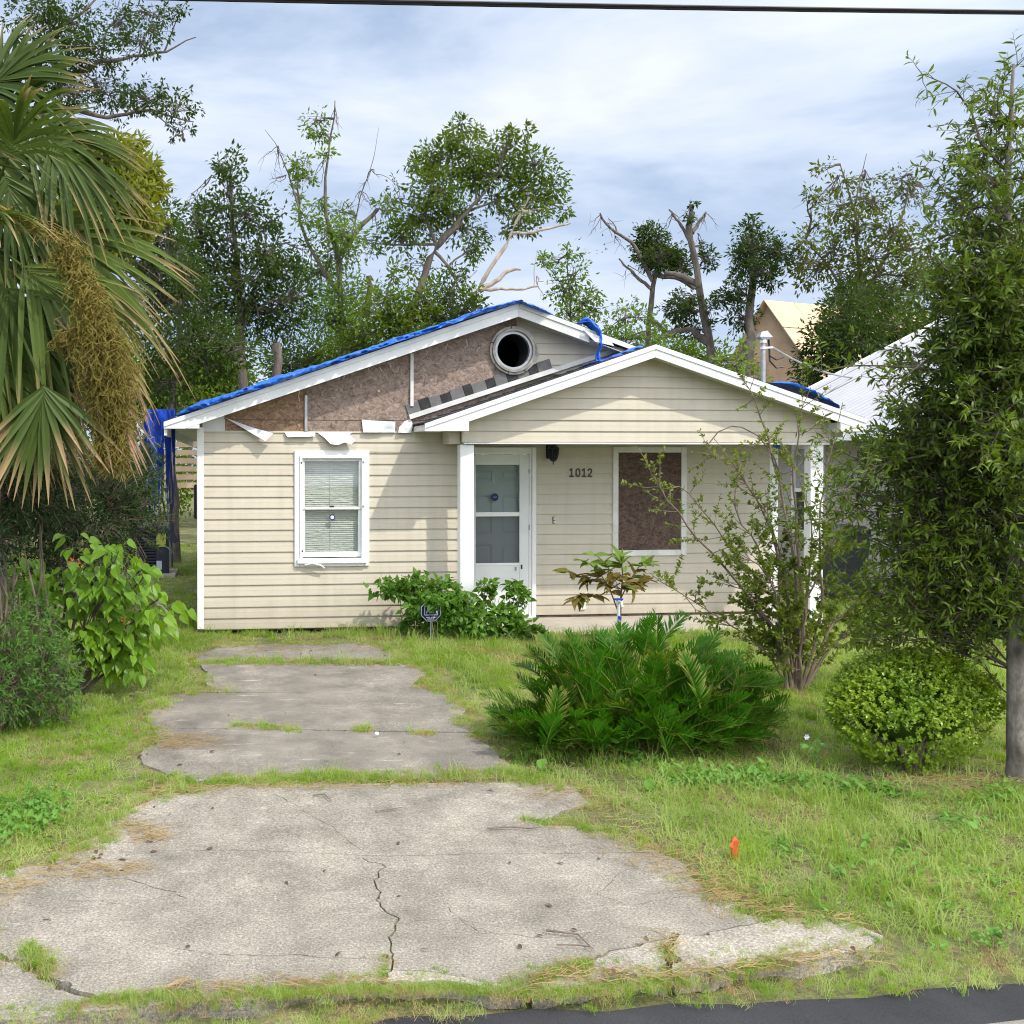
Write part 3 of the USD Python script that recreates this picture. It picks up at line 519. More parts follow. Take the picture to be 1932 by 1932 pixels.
obj(house, 'porch_eave_return', mb().prism([(plf[0] + .004, pzb), (px1_, pzb), (px1_, porch_z(px1_) - .147), (plf[0] + .004, plf[2] - .04)], RF + .004, G - .03).get(), Mt['white'])
px2_ = X(1586, RF); pzr = Z(814, 1610, RF)
obj(house, 'porch_eave_return', mb().prism([(px2_, pzr), (prt[0] - .004, pzr), (prt[0] - .004, prt[2] - .04), (px2_, porch_z(px2_) - .147)], RF + .004, G + .2).get(), Mt['white_dirty'])
obj(house, 'porch_eave_fascia', mb().box(plf[0], plf[0] + .025, RF + .035, W - .03, pzb + .005, plf[2] - .014).get(), Mt['white_dirty'])
obj(house, 'porch_eave_fascia', mb().box(prt[0] - .025, prt[0], RF + .035, MF + 1.2, pzr + .005, prt[2] - .014).get(), Mt['white_dirty'])
obj(house, 'porch_soffit', mb().box(plf[0] + .026, gx0 - .001, G - .028, W - .03, pzb + .004, pzb + .016).get(), Mt['soffit'])
for s_ in range(8):
    for (xs, xe, fn) in ((px1_, pr_x, 0), (pr_x, px2_, 1)):
        xa = xs + .01 + (xe - xs - .02) * s_ / 8; xb = xs + .01 + (xe - xs - .02) * (s_ + 1) / 8 - .006
        obj(house, 'porch_soffit_panel', slab_between(xa, porch_z(xa) - .115, xb, porch_z(xb) - .115, RF + .032, G - .002, .01), Mt['soffit'])
# white wall flashing above the shingles and the alternating starter tabs
fa, fb = at(772, 787, W - .03), at(1062, 693, W - .03)
dirn = (fb - fa) / np.linalg.norm(fb - fa); nrm = np.array([-dirn[2], 0, dirn[0]])
def strip(a, b_, h0, h1, y0, y1):
    q = [a + nrm * h0, b_ + nrm * h0, b_ + nrm * h1, a + nrm * h1]
    return mb().prism([(p[0], p[2]) for p in q], y0, y1).get()
obj(house, 'wall_flashing', strip(fa, fb + dirn * .9, -.028, .028, W - .06, W - .02), Mt['white_dirty'])
L = np.linalg.norm(fb - fa); s_ = 0.0; k = 0
while s_ < L * .9:
    w_ = .16 if k % 2 == 0 else .118
    w_ *= 1 + .12 * math.sin(k * 2.3); e = min(s_ + w_, L)
    top = .148 + .012 * math.sin(k * 1.7) - .09 * max(0, s_ / L - .72)
    obj(house, 'flashing_tab', strip(fa + dirn * (s_ + .002), fa + dirn * (e - .002), .030, top, W - .030 - .004 * (k % 2), W - .016), Mt['shingle_grey'] if k % 2 == 0 else Mt['shingle_black'])
    s_ = e; k += 1

# ---- window of the wing
def pane(x0, x1, y, z0, z1): return mb().add([(x0, y, z0), (x1, y, z0), (x1, y, z1), (x0, y, z1)], [(0, 1, 2, 3)]).get()
wd = thing('window', parent=house)
def casing(x0, x1, z0, z1, w_, y0, y1, bev=.006):
    b = mb(); b.box(x0, x0 + w_, y0, y1, z0, z1, bev).box(x1 - w_, x1, y0, y1, z0, z1, bev).box(x0 + w_, x1 - w_, y0 + .001, y1, z1 - w_, z1, bev).box(x0 + w_, x1 - w_, y0 + .001, y1, z0, z0 + w_, bev); return b.get()
obj(wd, 'frame', casing(wx0, wx1, wz0, wz1, .060, W - .040, W + .02), Mt['white'])
obj(wd, 'inner_frame', casing(wx0 + .058, wx1 - .058, wz0 + .058, wz1 - .058, .035, W - .055, W + .04), Mt['white'])
ix0, ix1, iz0, iz1 = wx0 + .092, wx1 - .092, wz0 + .105, wz1 - .092; zm = Z(959, 625, W)
obj(wd, 'sill', mb().box(wx0 + .03, wx1 - .03, W - .075, W - .03, wz0 + .035, wz0 + .095, .008).get(), Mt['white'])
obj(wd, 'upper_sash', casing(ix0, ix1, zm - .015, iz1, .032, W - .022, W + .03), Mt['white_dirty'])
obj(wd, 'lower_sash', casing(ix0, ix1, iz0, zm + .018, .036, W - .004, W + .045), Mt['white'])
obj(wd, 'bottom_rail', mb().box(ix0 + .036, ix1 - .036, W - .002, W + .03, iz0 + .036, iz0 + .062).get(), Mt['white'])
obj(wd, 'upper_pane', pane(ix0 + .03, ix1 - .03, W + .006, zm + .015, iz1 - .03), Mt['glass'])
obj(wd, 'lower_pane', pane(ix0 + .034, ix1 - .034, W + .014, iz0 + .06, zm - .015), Mt['glass'])
obj(wd, 'latch', mb().box((ix0 + ix1) / 2 - .03, (ix0 + ix1) / 2 + .03, W - .028, W - .005, zm + .017, zm + .034, .006).get(), Mt['number'])
b = mb(); n_ = int((iz1 - iz0) / .024); r_ = np.random.default_rng(4)
for k in range(n_):
    z = iz0 + .02 + k * .024; xs = np.linspace(ix0 + .01, ix1 - .01, 15)
    wob = r_.normal(0, .0016, 15); v = []
    for x, q in zip(xs, wob): v += [(x, W + .062 + q, z + q * .6), (x, W + .076 + q * .5, z + .033 + q)]
    b.add(v, [(2 * i, 2 * i + 2, 2 * i + 3, 2 * i + 1) for i in range(14)])
obj(wd, 'blind', b.get(), Mt['blind'])
obj(wd, 'blind_cord', mb().tube([((ix0 + ix1) / 2 - .01, W + .056, iz1 - .02), ((ix0 + ix1) / 2 - .01, W + .056, iz0 + .03)], .0025, 5).get(), Mt['soffit'])
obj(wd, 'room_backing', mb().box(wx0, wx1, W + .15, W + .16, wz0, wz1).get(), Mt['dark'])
def disc(c, r, y0, y1, n=20): return mb().prism(Point(c[0], c[2]).buffer(r, n), y0, y1).get()
st = at(627, 976, W); st[1] = W
obj(wd, 'round_sticker', disc(st, .034, W + .004, W + .0075), Mt['navy']); obj(wd, 'sticker_centre', disc(st, .022, W + .001, W + .0035), Mt['sign_white'])
for (px, py) in ((560, 873), (562, 1039), (694, 872), (694, 955)):
    obj(wd, 'tilt_latch', mb().box(X(px + 8 if px < 600 else px - 10, W) - .006, X(px + 8 if px < 600 else px - 10, W) + .006, W - .062, W - .05, Z(py, px, W) - .01, Z(py, px, W) + .01).get(), Mt['black_metal'])
b = mb().tube([at(575, 1066, W - .06), at(590, 1063, W - .08), at(606, 1067, W - .085), at(612, 1072, W - .07)], .011, 5); obj(wd, 'peeling_strip', b.get(), Mt['wrap'])

# ---- storm door and the panelled door behind it
dr = thing('door', parent=house)
obj(dr, 'frame', mb().box(dxr - .055, dxr, K - .05, K + .06, slab_z, dzt, .006).box(dxl, dxl + .055, K - .05, K + .06, slab_z, dzt, .006).box(dxl + .055, dxr - .055, K - .048, K + .06, dzt - .055, dzt, .006).get(), Mt['white'])
obj(dr, 'brick_mould', mb().box(dxr - .085, dxr - .056, K - .028, K + .06, slab_z, dzt - .056, .005).box(dxl + .056, dxl + .085, K - .028, K + .06, slab_z, dzt - .056, .005).box(dxl + .085, dxr - .085, K - .027, K + .06, dzt - .085, dzt - .056, .005).get(), Mt['white'])
sx0, sx1, sz0, sz1 = dxl + .088, dxr - .088, slab_z + .03, dzt - .088
gx1_ = X(979.5, K); gx0_ = sx0 + (sx1 - gx1_); zt1, zt0, zb1, zb0 = Z(877, 940, K), Z(966, 940, K), Z(974, 940, K), Z(1062, 940, K)
b = mb().box(sx0, gx0_, K - .022, K + .012, sz0, sz1, .004).box(gx1_, sx1, K - .022, K + .012, sz0, sz1, .004)
b.box(gx0_, gx1_, K - .021, K + .012, zt1, sz1, .004)
obj(dr, 'storm_frame', b.get(), Mt['door'])
obj(dr, 'mid_rail', mb().box(gx0_, gx1_, K - .026, K + .010, zb1, zt0, .005).get(), Mt['white'])
obj(dr, 'kick_panel', mb().box(gx0_, gx1_, K - .018, K + .010, sz0, zb0 - .03, .006).get(), Mt['door'])
obj(dr, 'lower_rail', mb().box(gx0_, gx1_, K - .026, K + .010, zb0 - .029, zb0, .005).get(), Mt['white'])
obj(dr, 'upper_pane', pane(gx0_, gx1_, K - .003, zt0, zt1), Mt['glass'])
obj(dr, 'screen_panel', pane(gx0_, gx1_, K - .003, zb0, zb1), Mt['screen'])
iy = K + .05
face = sbox(sx0, sz0, sx1, sz1); cols_ = [(sx0 + .10, (sx0 + sx1) / 2 - .06), ((sx0 + sx1) / 2 + .06, sx1 - .10)]
rows = [(Z(890, 940, K) - .06, Z(885, 940, K)), (Z(985, 940, K) - .30, Z(925, 940, K)), (sz0 + .16, Z(1070, 940, K) - .02)]
rows = [(Z(908, 940, K), Z(886, 940, K)), (Z(1008, 940, K), Z(934, 940, K)), (Z(1120, 940, K), Z(1028, 940, K))]
pans = [sbox(c0, r0, c1, r1) for (c0, c1) in cols_ for (r0, r1) in rows]
obj(dr, 'inner_door', mb().prism(face.difference(unary_union(pans)), iy, iy + .03).get(), Mt['door_in'])
for p in pans:
    x0, z0, x1, z1 = p.bounds
    obj(dr, 'inner_panel', mb().box(x0, x1, iy + .014, iy + .03, z0, z1).box(x0 + .03, x1 - .03, iy + .004, iy + .014, z0 + .03, z1 - .03, .009).get(), Mt['door_in'])
sc = at(933, 938, K); obj(dr, 'round_sticker', disc(sc, .048, K - .010, K - .006), Mt['navy'])
tm = meshkit.text_mesh('ADT', .016, .001); v = np.array(tm.vertices); v -= v.mean(0)
obj(dr, 'sticker_lettering', trimesh.Trimesh(np.stack([sc[0] + v[:, 0], K - .011 - (v[:, 2] - v[:, 2].min()), sc[2] + v[:, 1]], 1), tm.faces), Mt['sign_white'])
obj(dr, 'latch_plate', mb().box(X(971, K), X(974, K), K - .03, K - .022, Z(1076, 972, K), Z(1069, 972, K)).get(), Mt['grey_metal'])
obj(dr, 'latch_hole', mb().box(X(982, K), X(985, K), K - .025, K - .022, Z(1073, 983, K), Z(1065, 983, K)).get(), Mt['black_metal'])
obj(dr, 'threshold', mb().box(dxl + .056, dxr - .056, K - .06, K + .06, slab_z, slab_z + .028, .004).get(), Mt['white_dirty'])
obj(dr, 'hinge', mb().box(sx1 - .004, sx1 + .012, K - .034, K - .02, Z(1000, 990, K), Z(990, 990, K)).box(sx1 - .004, sx1 + .012, K - .034, K - .02, Z(893, 990, K), Z(885, 990, K)).get(), Mt['grey_metal'])

# ---- boarded window
bw = thing('boarded_window', parent=house)
obj(bw, 'frame', casing(bx0, bxx1, bz0, bz1, .072, K - .04, K + .02), Mt['white_dirty'])
obj(bw, 'board', mb().box(bx0 + .073, bxx1 - .073, K - .022, K + .004, bz0 + .05, bz1 - .05).get(), Mt['osb_dark'])

# ---- small things fixed to the porch wall
ln = thing('wall_lantern', parent=house); lc = at(1044, 858, K - .16)
def lathe(prof, c, n=14):
    a = np.arange(n) * 2 * np.pi / n; v = []; f = []
    for r, z in prof: v += [(c[0] + r * math.cos(t), c[1] + r * math.sin(t), c[2] + z) for t in a]
    for i in range(len(prof) - 1):
        for k in range(n): f.append((i * n + k, i * n + (k + 1) % n, (i + 1) * n + (k + 1) % n, (i + 1) * n + k))
    return mb().add(v, f).get()
obj(ln, 'back_plate', mb().box(lc[0] - .05, lc[0] + .05, K - .035, K - .012, lc[2] - .05, lc[2] + .16, .008).get(), Mt['black_metal'])
obj(ln, 'arm', mb().tube([(lc[0], K - .03, lc[2] + .10), (lc[0], K - .10, lc[2] + .16), (lc[0], K - .16, lc[2] + .14)], .010, 8).get(), Mt['black_metal'])
obj(ln, 'cap', lathe([(0, .15), (.03, .135), (.075, .085), (.08, .075), (.0, .075)], lc), Mt['black_metal'])
obj(ln, 'shade', lathe([(.066, .074), (.062, 0.0), (.05, -.055), (.022, -.082), (.0, -.085)], lc), Mt['dark'])
for k in range(6):
    a = k * math.pi / 3; obj(ln, 'rib', mb().tube([(lc[0] + .068 * math.cos(a), lc[1] + .068 * math.sin(a), lc[2] + .075), (lc[0] + .064 * math.cos(a), lc[1] + .064 * math.sin(a), lc[2]), (lc[0] + .026 * math.cos(a), lc[1] + .026 * math.sin(a), lc[2] - .08)], .005, 5).get(), Mt['black_metal'])
obj(ln, 'finial', lathe([(.0, -.07), (.014, -.085), (.006, -.10), (.008, -.112), (0, -.13)], lc, 8), Mt['black_metal'])
for ch, px in zip('1012', (1077.5, 1089.5, 1101, 1112)):
    tm = meshkit.text_mesh(ch, .105, .008, bold=True); v = np.array(tm.vertices); v[:, 0] -= (v[:, 0].max() + v[:, 0].min()) / 2
    v[:, 0] *= .8
    c = at(px, 899.5, K)
    obj(house, 'number_digit', trimesh.Trimesh(np.stack([c[0] + v[:, 0], K - .016 - v[:, 2], c[2] + v[:, 1]], 1), tm.faces[:, ::-1]), Mt['number'], label=f'dark house number digit {ch}')
db = at(1044.5, 981.5, K)
bell = thing('doorbell', parent=house)
obj(bell, 'plate', mb().box(db[0] - .020, db[0] + .016, K - .022, K - .012, db[2] - .045, db[2] + .045, .003).get(), Mt['number'])
obj(bell, 'button', mb().box(db[0] - .010, db[0] + .018, K - .030, K - .022, db[2] - .038, db[2] - .004, .003).box(db[0] - .010, db[0] + .018, K - .029, K - .022, db[2] + .004, db[2] + .038, .003).get(), Mt['pvc'])
ob = at(1098, 1141, K); obj(house, 'outlet_cover', mb().box(ob[0] - .04, ob[0] + .04, K - .035, K - .012, ob[2] - .06, ob[2] + .06, .008).get(), Mt['pvc'])

# ------------------------------------------------------------------ torn blue tarpaulin, piece by piece
def ribbon(path, wid, hgt, seed, n=90, m=18, amp=.5):
    """crumpled roll of sheet along a path: (x, y, z) points; wid across (y), hgt above"""
    path = np.asarray(path, float); s = np.r_[0, np.cumsum(np.linalg.norm(np.diff(path, axis=0), axis=1))]; t = np.linspace(0, s[-1], n)
    c = np.stack([np.interp(t, s, path[:, k]) for k in range(3)], 1)
    a = np.linspace(0, 2 * np.pi, m, endpoint=False)
    P = np.zeros((n, m, 3))
    q = np.stack([np.repeat(t[:, None] * 5, m, 1), np.repeat(np.cos(a)[None] * 1.4, n, 0), np.repeat(np.sin(a)[None] * 1.4, n, 0)], -1)
    k = 1 + amp * ((meshkit.fbm(q, 4, seed) - .5) * 2.0 + (meshkit.fbm(q * [3.1, 2.2, 2.2], 3, seed + 5) - .5) * 1.5)
    end = np.clip(np.minimum(np.arange(n), np.arange(n)[::-1]) / 5, .12, 1)[:, None]
    w = np.interp(t, s, np.broadcast_to(wid, len(path)))[:, None]; h = np.interp(t, s, np.broadcast_to(hgt, len(path)))[:, None]
    P[..., 0] = c[:, None, 0]; P[..., 1] = c[:, None, 1] + w * np.cos(a)[None] * k * end; P[..., 2] = c[:, None, 2] + h * np.maximum(np.sin(a)[None], -.35) * k * end
    P[..., 0] += (meshkit.fbm(q + 7, 3, seed) - .5) * .08
    f = [(i * m + j, (i + 1) * m + j, (i + 1) * m + (j + 1) % m, i * m + (j + 1) % m) for i in range(n - 1) for j in range(m)]
    return mb().add(P.reshape(-1, 3), f).get()
def rp(px, Y=MF + .10, lift=.03): # a point on the main roof line under pixel column px
    x = X(px, MF); return (x, Y, roof_z(x) + lift)
obj('/World', 'blue_tarp', ribbon([rp(328), rp(380), rp(450), rp(520), rp(620), rp(700), rp(800), rp(900), rp(975, lift=.02), rp(1020, lift=.01), rp(1052, lift=.0)], [.10, .2, .22, .2, .2, .2, .2, .22, .2, .18, .08], [.02, .06, .045, .06, .04, .045, .038, .045, .03, .022, .012], 3, n=320), Mt['tarp'], smooth=70,
    label='long torn blue tarp crumpled along the upper left roof edge', cat='tarp')
c0 = rp(1098); c1 = at(1130, 628, MF - .04); c2 = at(1128, 690, W - .25)
obj('/World', 'blue_tarp', ribbon([at(1085, 612, MF + .1), at(1105, 606, MF + .05), at(1122, 618, MF - .02), c1, at(1133, 655, MF - .02), at(1126, 668, MF + .02), c2, at(1118, 697, RF + .35)], [.05, .09, .08, .045, .03, .035, .08, .04], [.02, .045, .045, .03, .03, .03, .04, .02], 9, n=70, amp=.8), Mt['tarp'], smooth=60,
    label='blue tarp scrap knotted over the ridge and drooping onto the porch roof', cat='tarp')
obj('/World', 'blue_tarp', ribbon([at(1095, 694, RF + .3), at(1120, 688, RF + .3), at(1150, 680, RF + .28), at(1190, 662, RF + .25), at(1215, 652, RF + .2)], [.08, .14, .16, .12, .06], [.02, .035, .03, .03, .015], 12, n=60, amp=.7), Mt['tarp'], smooth=60,
    label='flat blue tarp scrap lying along the top of the porch shingles', cat='tarp')
obj('/World', 'blue_tarp', ribbon([at(1452, 722, RF + .3), at(1480, 727, RF + .3), at(1520, 741, RF + .28), at(1545, 754, RF + .25), at(1585, 770, RF + .2)], [.1, .2, .22, .16, .08], [.012, .035, .04, .03, .012], 21, n=60, amp=.35), Mt['tarp'], smooth=60,
    label='smooth blue tarp strip on the right eave beside the white metal roof', cat='tarp')
# sheet hanging off the left eave, torn into strands
def hanging(x0, x1, Y, zt, seed, zlow, n=26, m=34):
    r = np.random.default_rng(seed); b = mb()
    xs = np.linspace(x0, x1, n)
    low = zlow[0] + (zlow[1] - zlow[0]) * r.random(n - 1) ** 1.4
    for i in range(n - 1):
        z = np.linspace(zt, low[i], m); w = np.clip(1.08 - np.clip(np.linspace(-.6, 1, m), 0, 1) ** 2 * (.1 + .9 * r.random()), .15, 1.08)
        xc = (xs[i] + xs[i + 1]) / 2; hw = (xs[i + 1] - xs[i]) / 2 * w
        sway = (meshkit.fbm(np.stack([np.full(m, i * .12), z * 2.2, np.zeros(m)], 1), 3, seed) - .5) * .07 * np.linspace(.2, 1, m)
        y = Y + (meshkit.fbm(np.stack([np.full(m, i * .16), z * 2, np.ones(m) * 3], 1), 3, seed) - .5) * .3
        v = np.concatenate([np.stack([xc - hw + sway, y, z], 1), np.stack([xc + hw + sway, y + .02, z], 1)])
        b.add(v, [(k, k + m, k + m + 1, k + 1) for k in range(m - 1)])
    return b.get()
p0, p1 = at(272, 770, 12.3), at(329, 770, 12.3)
obj('/World', 'blue_tarp', hanging(p0[0], p1[0], 12.3, Z(772, 300, 12.3), 2, (Z(990, 300, 12.3), Z(830, 300, 12.3))), Mt['tarp_old'], smooth=60, label='faded blue tarp hanging in shreds from the left eave', cat='tarp')
b = mb()
for (pts, r0) in (([(322, 870), (326, 930), (322, 990), (325, 1070)], .012), ([(318, 900), (322, 960), (319, 1010)], .01), ([(306, 940), (312, 972), (316, 985)], .01)):
    pp = np.array([at(x, y, 12.25) for x, y in pts]); b.tube(pp, r0, 5)
b.prism([(p[0], p[2]) for p in [at(318, 990, 12.2), at(327, 985, 12.2), at(330, 1008, 12.2), at(338, 1022, 12.2), at(330, 1025, 12.2), at(321, 1022, 12.2), at(316, 1012, 12.2)]], 12.2, 12.212)
obj('/World', 'tarp_rag', b.get(), Mt['tarp_rag'], label='black twisted rag of tarp dangling by the left wall', cat='rag')
s0 = at(1460, 842, K - .1)
obj('/World', 'blue_tarp', ribbon([s0 + [-.03, 0, .1], s0 + [0, 0, 0.02], s0 + [.05, 0, -.02], s0 + [.07, 0, .06]], [.03, .05, .05, .02], [.03, .05, .05, .02], 31, n=20, amp=.6), Mt['tarp'], smooth=60, label='small blue tarp scrap stuck under the porch roof by the back corner', cat='tarp')
# ================================================================== GROUND, ROAD, DRIVEWAY
road_y = gnd(1300, 1874)[1]
def roady(x): # edge of the asphalt: slightly wavy
    return road_y - 0.06 * (x - 0.6) * 0 + .02 * math.sin(x * 2.1) + .015 * math.sin(x * 5.3 + 1)
n = 140; xs = np.concatenate([np.linspace(-400, -30, 12), np.linspace(-28, 40, n), np.linspace(44, 400, 12)])
ys = np.concatenate([[-60, -10], np.linspace(0, 30, 90), np.linspace(31, 60, 20), [80, 120, 200, 400]])
gx, gy = np.meshgrid(xs, ys, indexing='ij')
gz = (meshkit.fbm(np.stack([gx * .9, gy * .9, gx * 0], -1), 4, 3) - .5) * .05
gz = np.where(gy < road_y + .3, -.07, gz * .35 - .012); gz = np.where((gx > xl - .1) & (gx < xr + .1) & (gy > G - .1) & (gy < BACK + .1), -.03, gz)
i, j = np.meshgrid(np.arange(len(xs) - 1), np.arange(len(ys) - 1), indexing='ij'); m_ = len(ys)
q = np.stack([i * m_ + j, (i + 1) * m_ + j, (i + 1) * m_ + j + 1, i * m_ + j + 1], -1).reshape(-1, 4)
obj('/World', 'ground', mb().add(np.stack([gx, gy, gz], -1).reshape(-1, 3), q).get(), Mt['soil'], kind='structure', smooth=True)
rx = np.linspace(-30, 30, 240)
rv = np.concatenate([np.stack([rx, np.full_like(rx, -8.0), np.full_like(rx, -.035)], 1), np.stack([rx, [roady(a) - .25 for a in rx], np.full_like(rx, -.03)], 1), np.stack([rx, [roady(a) + .02 * math.sin(a * 13) + .02 * math.sin(a * 31) for a in rx], np.full_like(rx, -.04)], 1)])
k = len(rx); f = [(a, a + 1, k + a + 1, k + a) for a in range(k - 1)] + [(k + a, k + a + 1, 2 * k + a + 1, 2 * k + a) for a in range(k - 1)]
obj('/World', 'road', mb().add(rv, f).get(), Mt['asphalt'], kind='structure', smooth=True)
pe = gnd(1700, 1925)[1]
obj('/World', 'road_lane', mb().flat(Polygon([(1.75, pe - .14), (2.2, pe - .04), (2.9, pe + .01), (3.6, pe + .03), (9, pe + .02), (9, pe - 2.5), (1.0, pe - 2.5)]), .006, -.036).get(), Mt['road_pale'], kind='structure')

# driveway: outline in the photograph, carried onto the ground, then cut at its joints and cracks
outline_px = [(-60, 1660), (40, 1640), (95, 1632), (150, 1600), (205, 1575), (222, 1535), (300, 1505), (345, 1480), (300, 1455), (268, 1420), (285, 1392), (278, 1345), (340, 1312), (398, 1300), (380, 1272), (385, 1258), (372, 1238), (420, 1218),
              (700, 1214), (745, 1232), (786, 1254), (815, 1266), (808, 1290), (870, 1330), (872, 1352), (905, 1390), (960, 1440), (1010, 1475), (1075, 1490), (1115, 1522), (990, 1548), (1100, 1560), (1210, 1590), (1300, 1640), (1360, 1690),
              (1420, 1728), (1560, 1742), (1645, 1768), (1630, 1790), (1500, 1800), (1300, 1832), (1120, 1848), (1040, 1872), (1000, 1868), (990, 1850), (930, 1862), (860, 1855), (700, 1862), (560, 1868), (300, 1890), (200, 1905), (80, 1915), (-60, 1915)]
op = [tuple(gnd(px, py)[:2]) for px, py in outline_px]
drive_poly = Polygon(op).buffer(0)
def wob(poly, amp, seed, step=.05):
    c = []
    for g in getattr(poly, 'geoms', [poly]):
        L = g.exterior.length
        for s in np.arange(0, L, step): c.append(g.exterior.interpolate(s).coords[0])
    c = np.array(c); d = np.stack([meshkit.fbm(np.stack([c[:, 0] * 4, c[:, 1] * 4, np.full(len(c), k * 9.)], 1), 4, seed) - .5 for k in range(2)], 1)
    return Polygon(c + d * amp).buffer(0)
slabs_poly = wob(drive_poly, .20, 8, .03)
def gl(pts): return LineString([tuple(gnd(px, py)[:2]) for px, py in pts])
def jag(line, amp, seed, step=.022):
    L = line.length; s = np.arange(0, L + step, step); c = np.array([line.interpolate(x).coords[0] for x in s])
    d = np.stack([meshkit.fbm(np.stack([c[:, 0] * 7, c[:, 1] * 7, np.full(len(c), k * 5.)], 1), 3, seed) - .5 for k in range(2)], 1)
    d2 = np.stack([meshkit.fbm(np.stack([c[:, 0] * 26, c[:, 1] * 26, np.full(len(c), k * 5. + 40)], 1), 3, seed) - .5 for k in range(2)], 1)
    return LineString(c + d * amp + d2 * amp * .55)
cuts = [(gl([(100, 1252), (1100, 1250)]), .10, .10), (gl([(100, 1308), (1100, 1306)]), .012, .03), (gl([(100, 1372), (500, 1376), (1100, 1386)]), .014, .04), (gl([(100, 1478), (500, 1476), (1300, 1468)]), .085, .10),
        (gl([(290, 1606), (500, 1606), (720, 1616), (900, 1612), (1300, 1608)]), .006, .02),
        (gl([(685, 1618), (715, 1632), (712, 1665), (724, 1690), (728, 1722), (756, 1742), (738, 1778), (738, 1812), (716, 1850), (716, 1880)]), .0085, .09),
        (gl([(716, 1830), (800, 1832), (870, 1842), (940, 1858), (1000, 1870)]), .008, .04),
        (gl([(1000, 1868), (1040, 1840), (1090, 1815), (1150, 1790), (1260, 1772), (1420, 1742), (1500, 1720)]), .012, .05),
        (gl([(1262, 1762), (1258, 1790), (1264, 1812), (1275, 1850)]), .03, .06),
        (gl([(1300, 1610), (1180, 1640), (1130, 1690), (1180, 1710), (1290, 1690)]), .004, .06), (gl([(120, 1700), (230, 1705), (330, 1690), (350, 1700)]), .004, .05), (gl([(830, 1700), (900, 1760), (1060, 1770), (1170, 1755)]), .003, .06), (gl([(520, 1500), (620, 1560), (690, 1612)]), .003, .05), (gl([(740, 1740), (850, 1735), (960, 1750)]), .003, .05), (gl([(330, 1790), (420, 1802), (560, 1806), (700, 1806)]), .005, .05), (gl([(160, 1655), (240, 1658), (340, 1685)]), .006, .05), (gl([(-40, 1790), (30, 1810), (100, 1850), (180, 1880)]), .03, .08)]
rc_ = np.random.default_rng(9); gp = []
for k, (l, w_, a) in enumerate(cuts):
    jl = jag(l, a, 20 + k); gp.append(jl.buffer(w_ / 2, 2))
    if w_ < .05: gp += [Point(*(np.array(jl.interpolate(s).coords[0]) + rc_.normal(0, .006, 2))).buffer(w_ * (.4 + 1.0 * rc_.random() ** 2), 2) for s in np.arange(0, jl.length, .11) if rc_.random() < .6]
gap = unary_union(gp)
pieces = slabs_poly.difference(gap)
drive = thing('driveway', kind='structure')
def lift(mesh, zfun):
    m = trimesh.Trimesh(*trimesh.remesh.subdivide_to_size(mesh.vertices, mesh.faces, .35)); v = np.array(m.vertices)
    v[:, 2] += zfun(v[:, 0], v[:, 1]); return trimesh.Trimesh(v, m.faces, process=False)
y_split = gnd(600, 1478)[1]
for kk, g in enumerate(sorted(getattr(pieces, 'geoms', [pieces]), key=lambda g: -g.area)):
    if g.area < .004: continue
    yc = g.centroid.y; r_ = np.random.default_rng(kk)
    t = mb().flat(g.simplify(.004), .07, -.070 + .004 * r_.random()).get()
    ax, ay = r_.normal(0, .003, 2); cx_, cy_ = g.centroid.x, g.centroid.y
    t = lift(t, lambda x, y: ax * (x - cx_) + ay * (y - cy_))
    near_edge = yc < gnd(600, 1800)[1]
    obj(drive, 'slab', t, Mt['drive_far'] if yc > y_split else (Mt['drive_rim'] if near_edge else Mt['drive_near']))
# ------------------------------------------------------------------ grass
rg = np.random.default_rng(77)
def tuft(nb, spread, h, w, lean, seed, tw=3):
    """a tuft of bent blades, each a strip of three pieces"""
    r = np.random.default_rng(seed); b = mb()
    for _ in range(nb):
        a = r.random() * 6.283; p = np.array([r.normal(0, spread), r.normal(0, spread), -.01]); hh = h * (.45 + .75 * r.random()); ln_ = lean * (.3 + r.random()); d = np.array([math.cos(a), math.sin(a), 0])
        s = np.array([-d[1], d[0], 0]) * w * (.6 + .7 * r.random()) / 2; a2 = r.random() * 3.14; s = np.array([math.cos(a2), math.sin(a2), 0]) * np.linalg.norm(s)
        p1 = p + d * hh * ln_ * .35 + [0, 0, hh * .6]; p2 = p + d * hh * ln_ * 1.1 + [0, 0, hh * (1.0 - .35 * ln_)]
        b.add([p - s, p + s, p1 + s * .8, p1 - s * .8, p2], [(0, 1, 2), (0, 2, 3), (3, 2, 4)])
    return b.get()
def scatter(name, protos, P, S, R, idx, label=None, kind='stuff', tilt=.0):
    path = numbered('/World', name); pi = UsdGeom.PointInstancer.Define(stage, path); paths = []
    for k, (mesh, m) in enumerate(protos):
        pp = f'{path}/tuft_{k:03d}'; usdkit.mesh(stage, pp, mesh, m); paths.append(pp)
    pi.CreatePrototypesRel().SetTargets([Sdf.Path(x) for x in paths])
    pi.CreatePositionsAttr(Vt.Vec3fArray.FromNumpy(np.asarray(P, np.float32))); pi.CreateScalesAttr(Vt.Vec3fArray.FromNumpy(np.asarray(S, np.float32)))
    q = np.zeros((len(P), 4)); 
    pi.CreateOrientationsAttr(Vt.QuathArray([Gf.Quath(float(math.cos(a / 2)), 0, 0, float(math.sin(a / 2))) for a in R])); pi.CreateProtoIndicesAttr(Vt.IntArray.FromNumpy(np.asarray(idx, np.int32)))
    tag(pi.GetPrim(), label, None, None, kind)
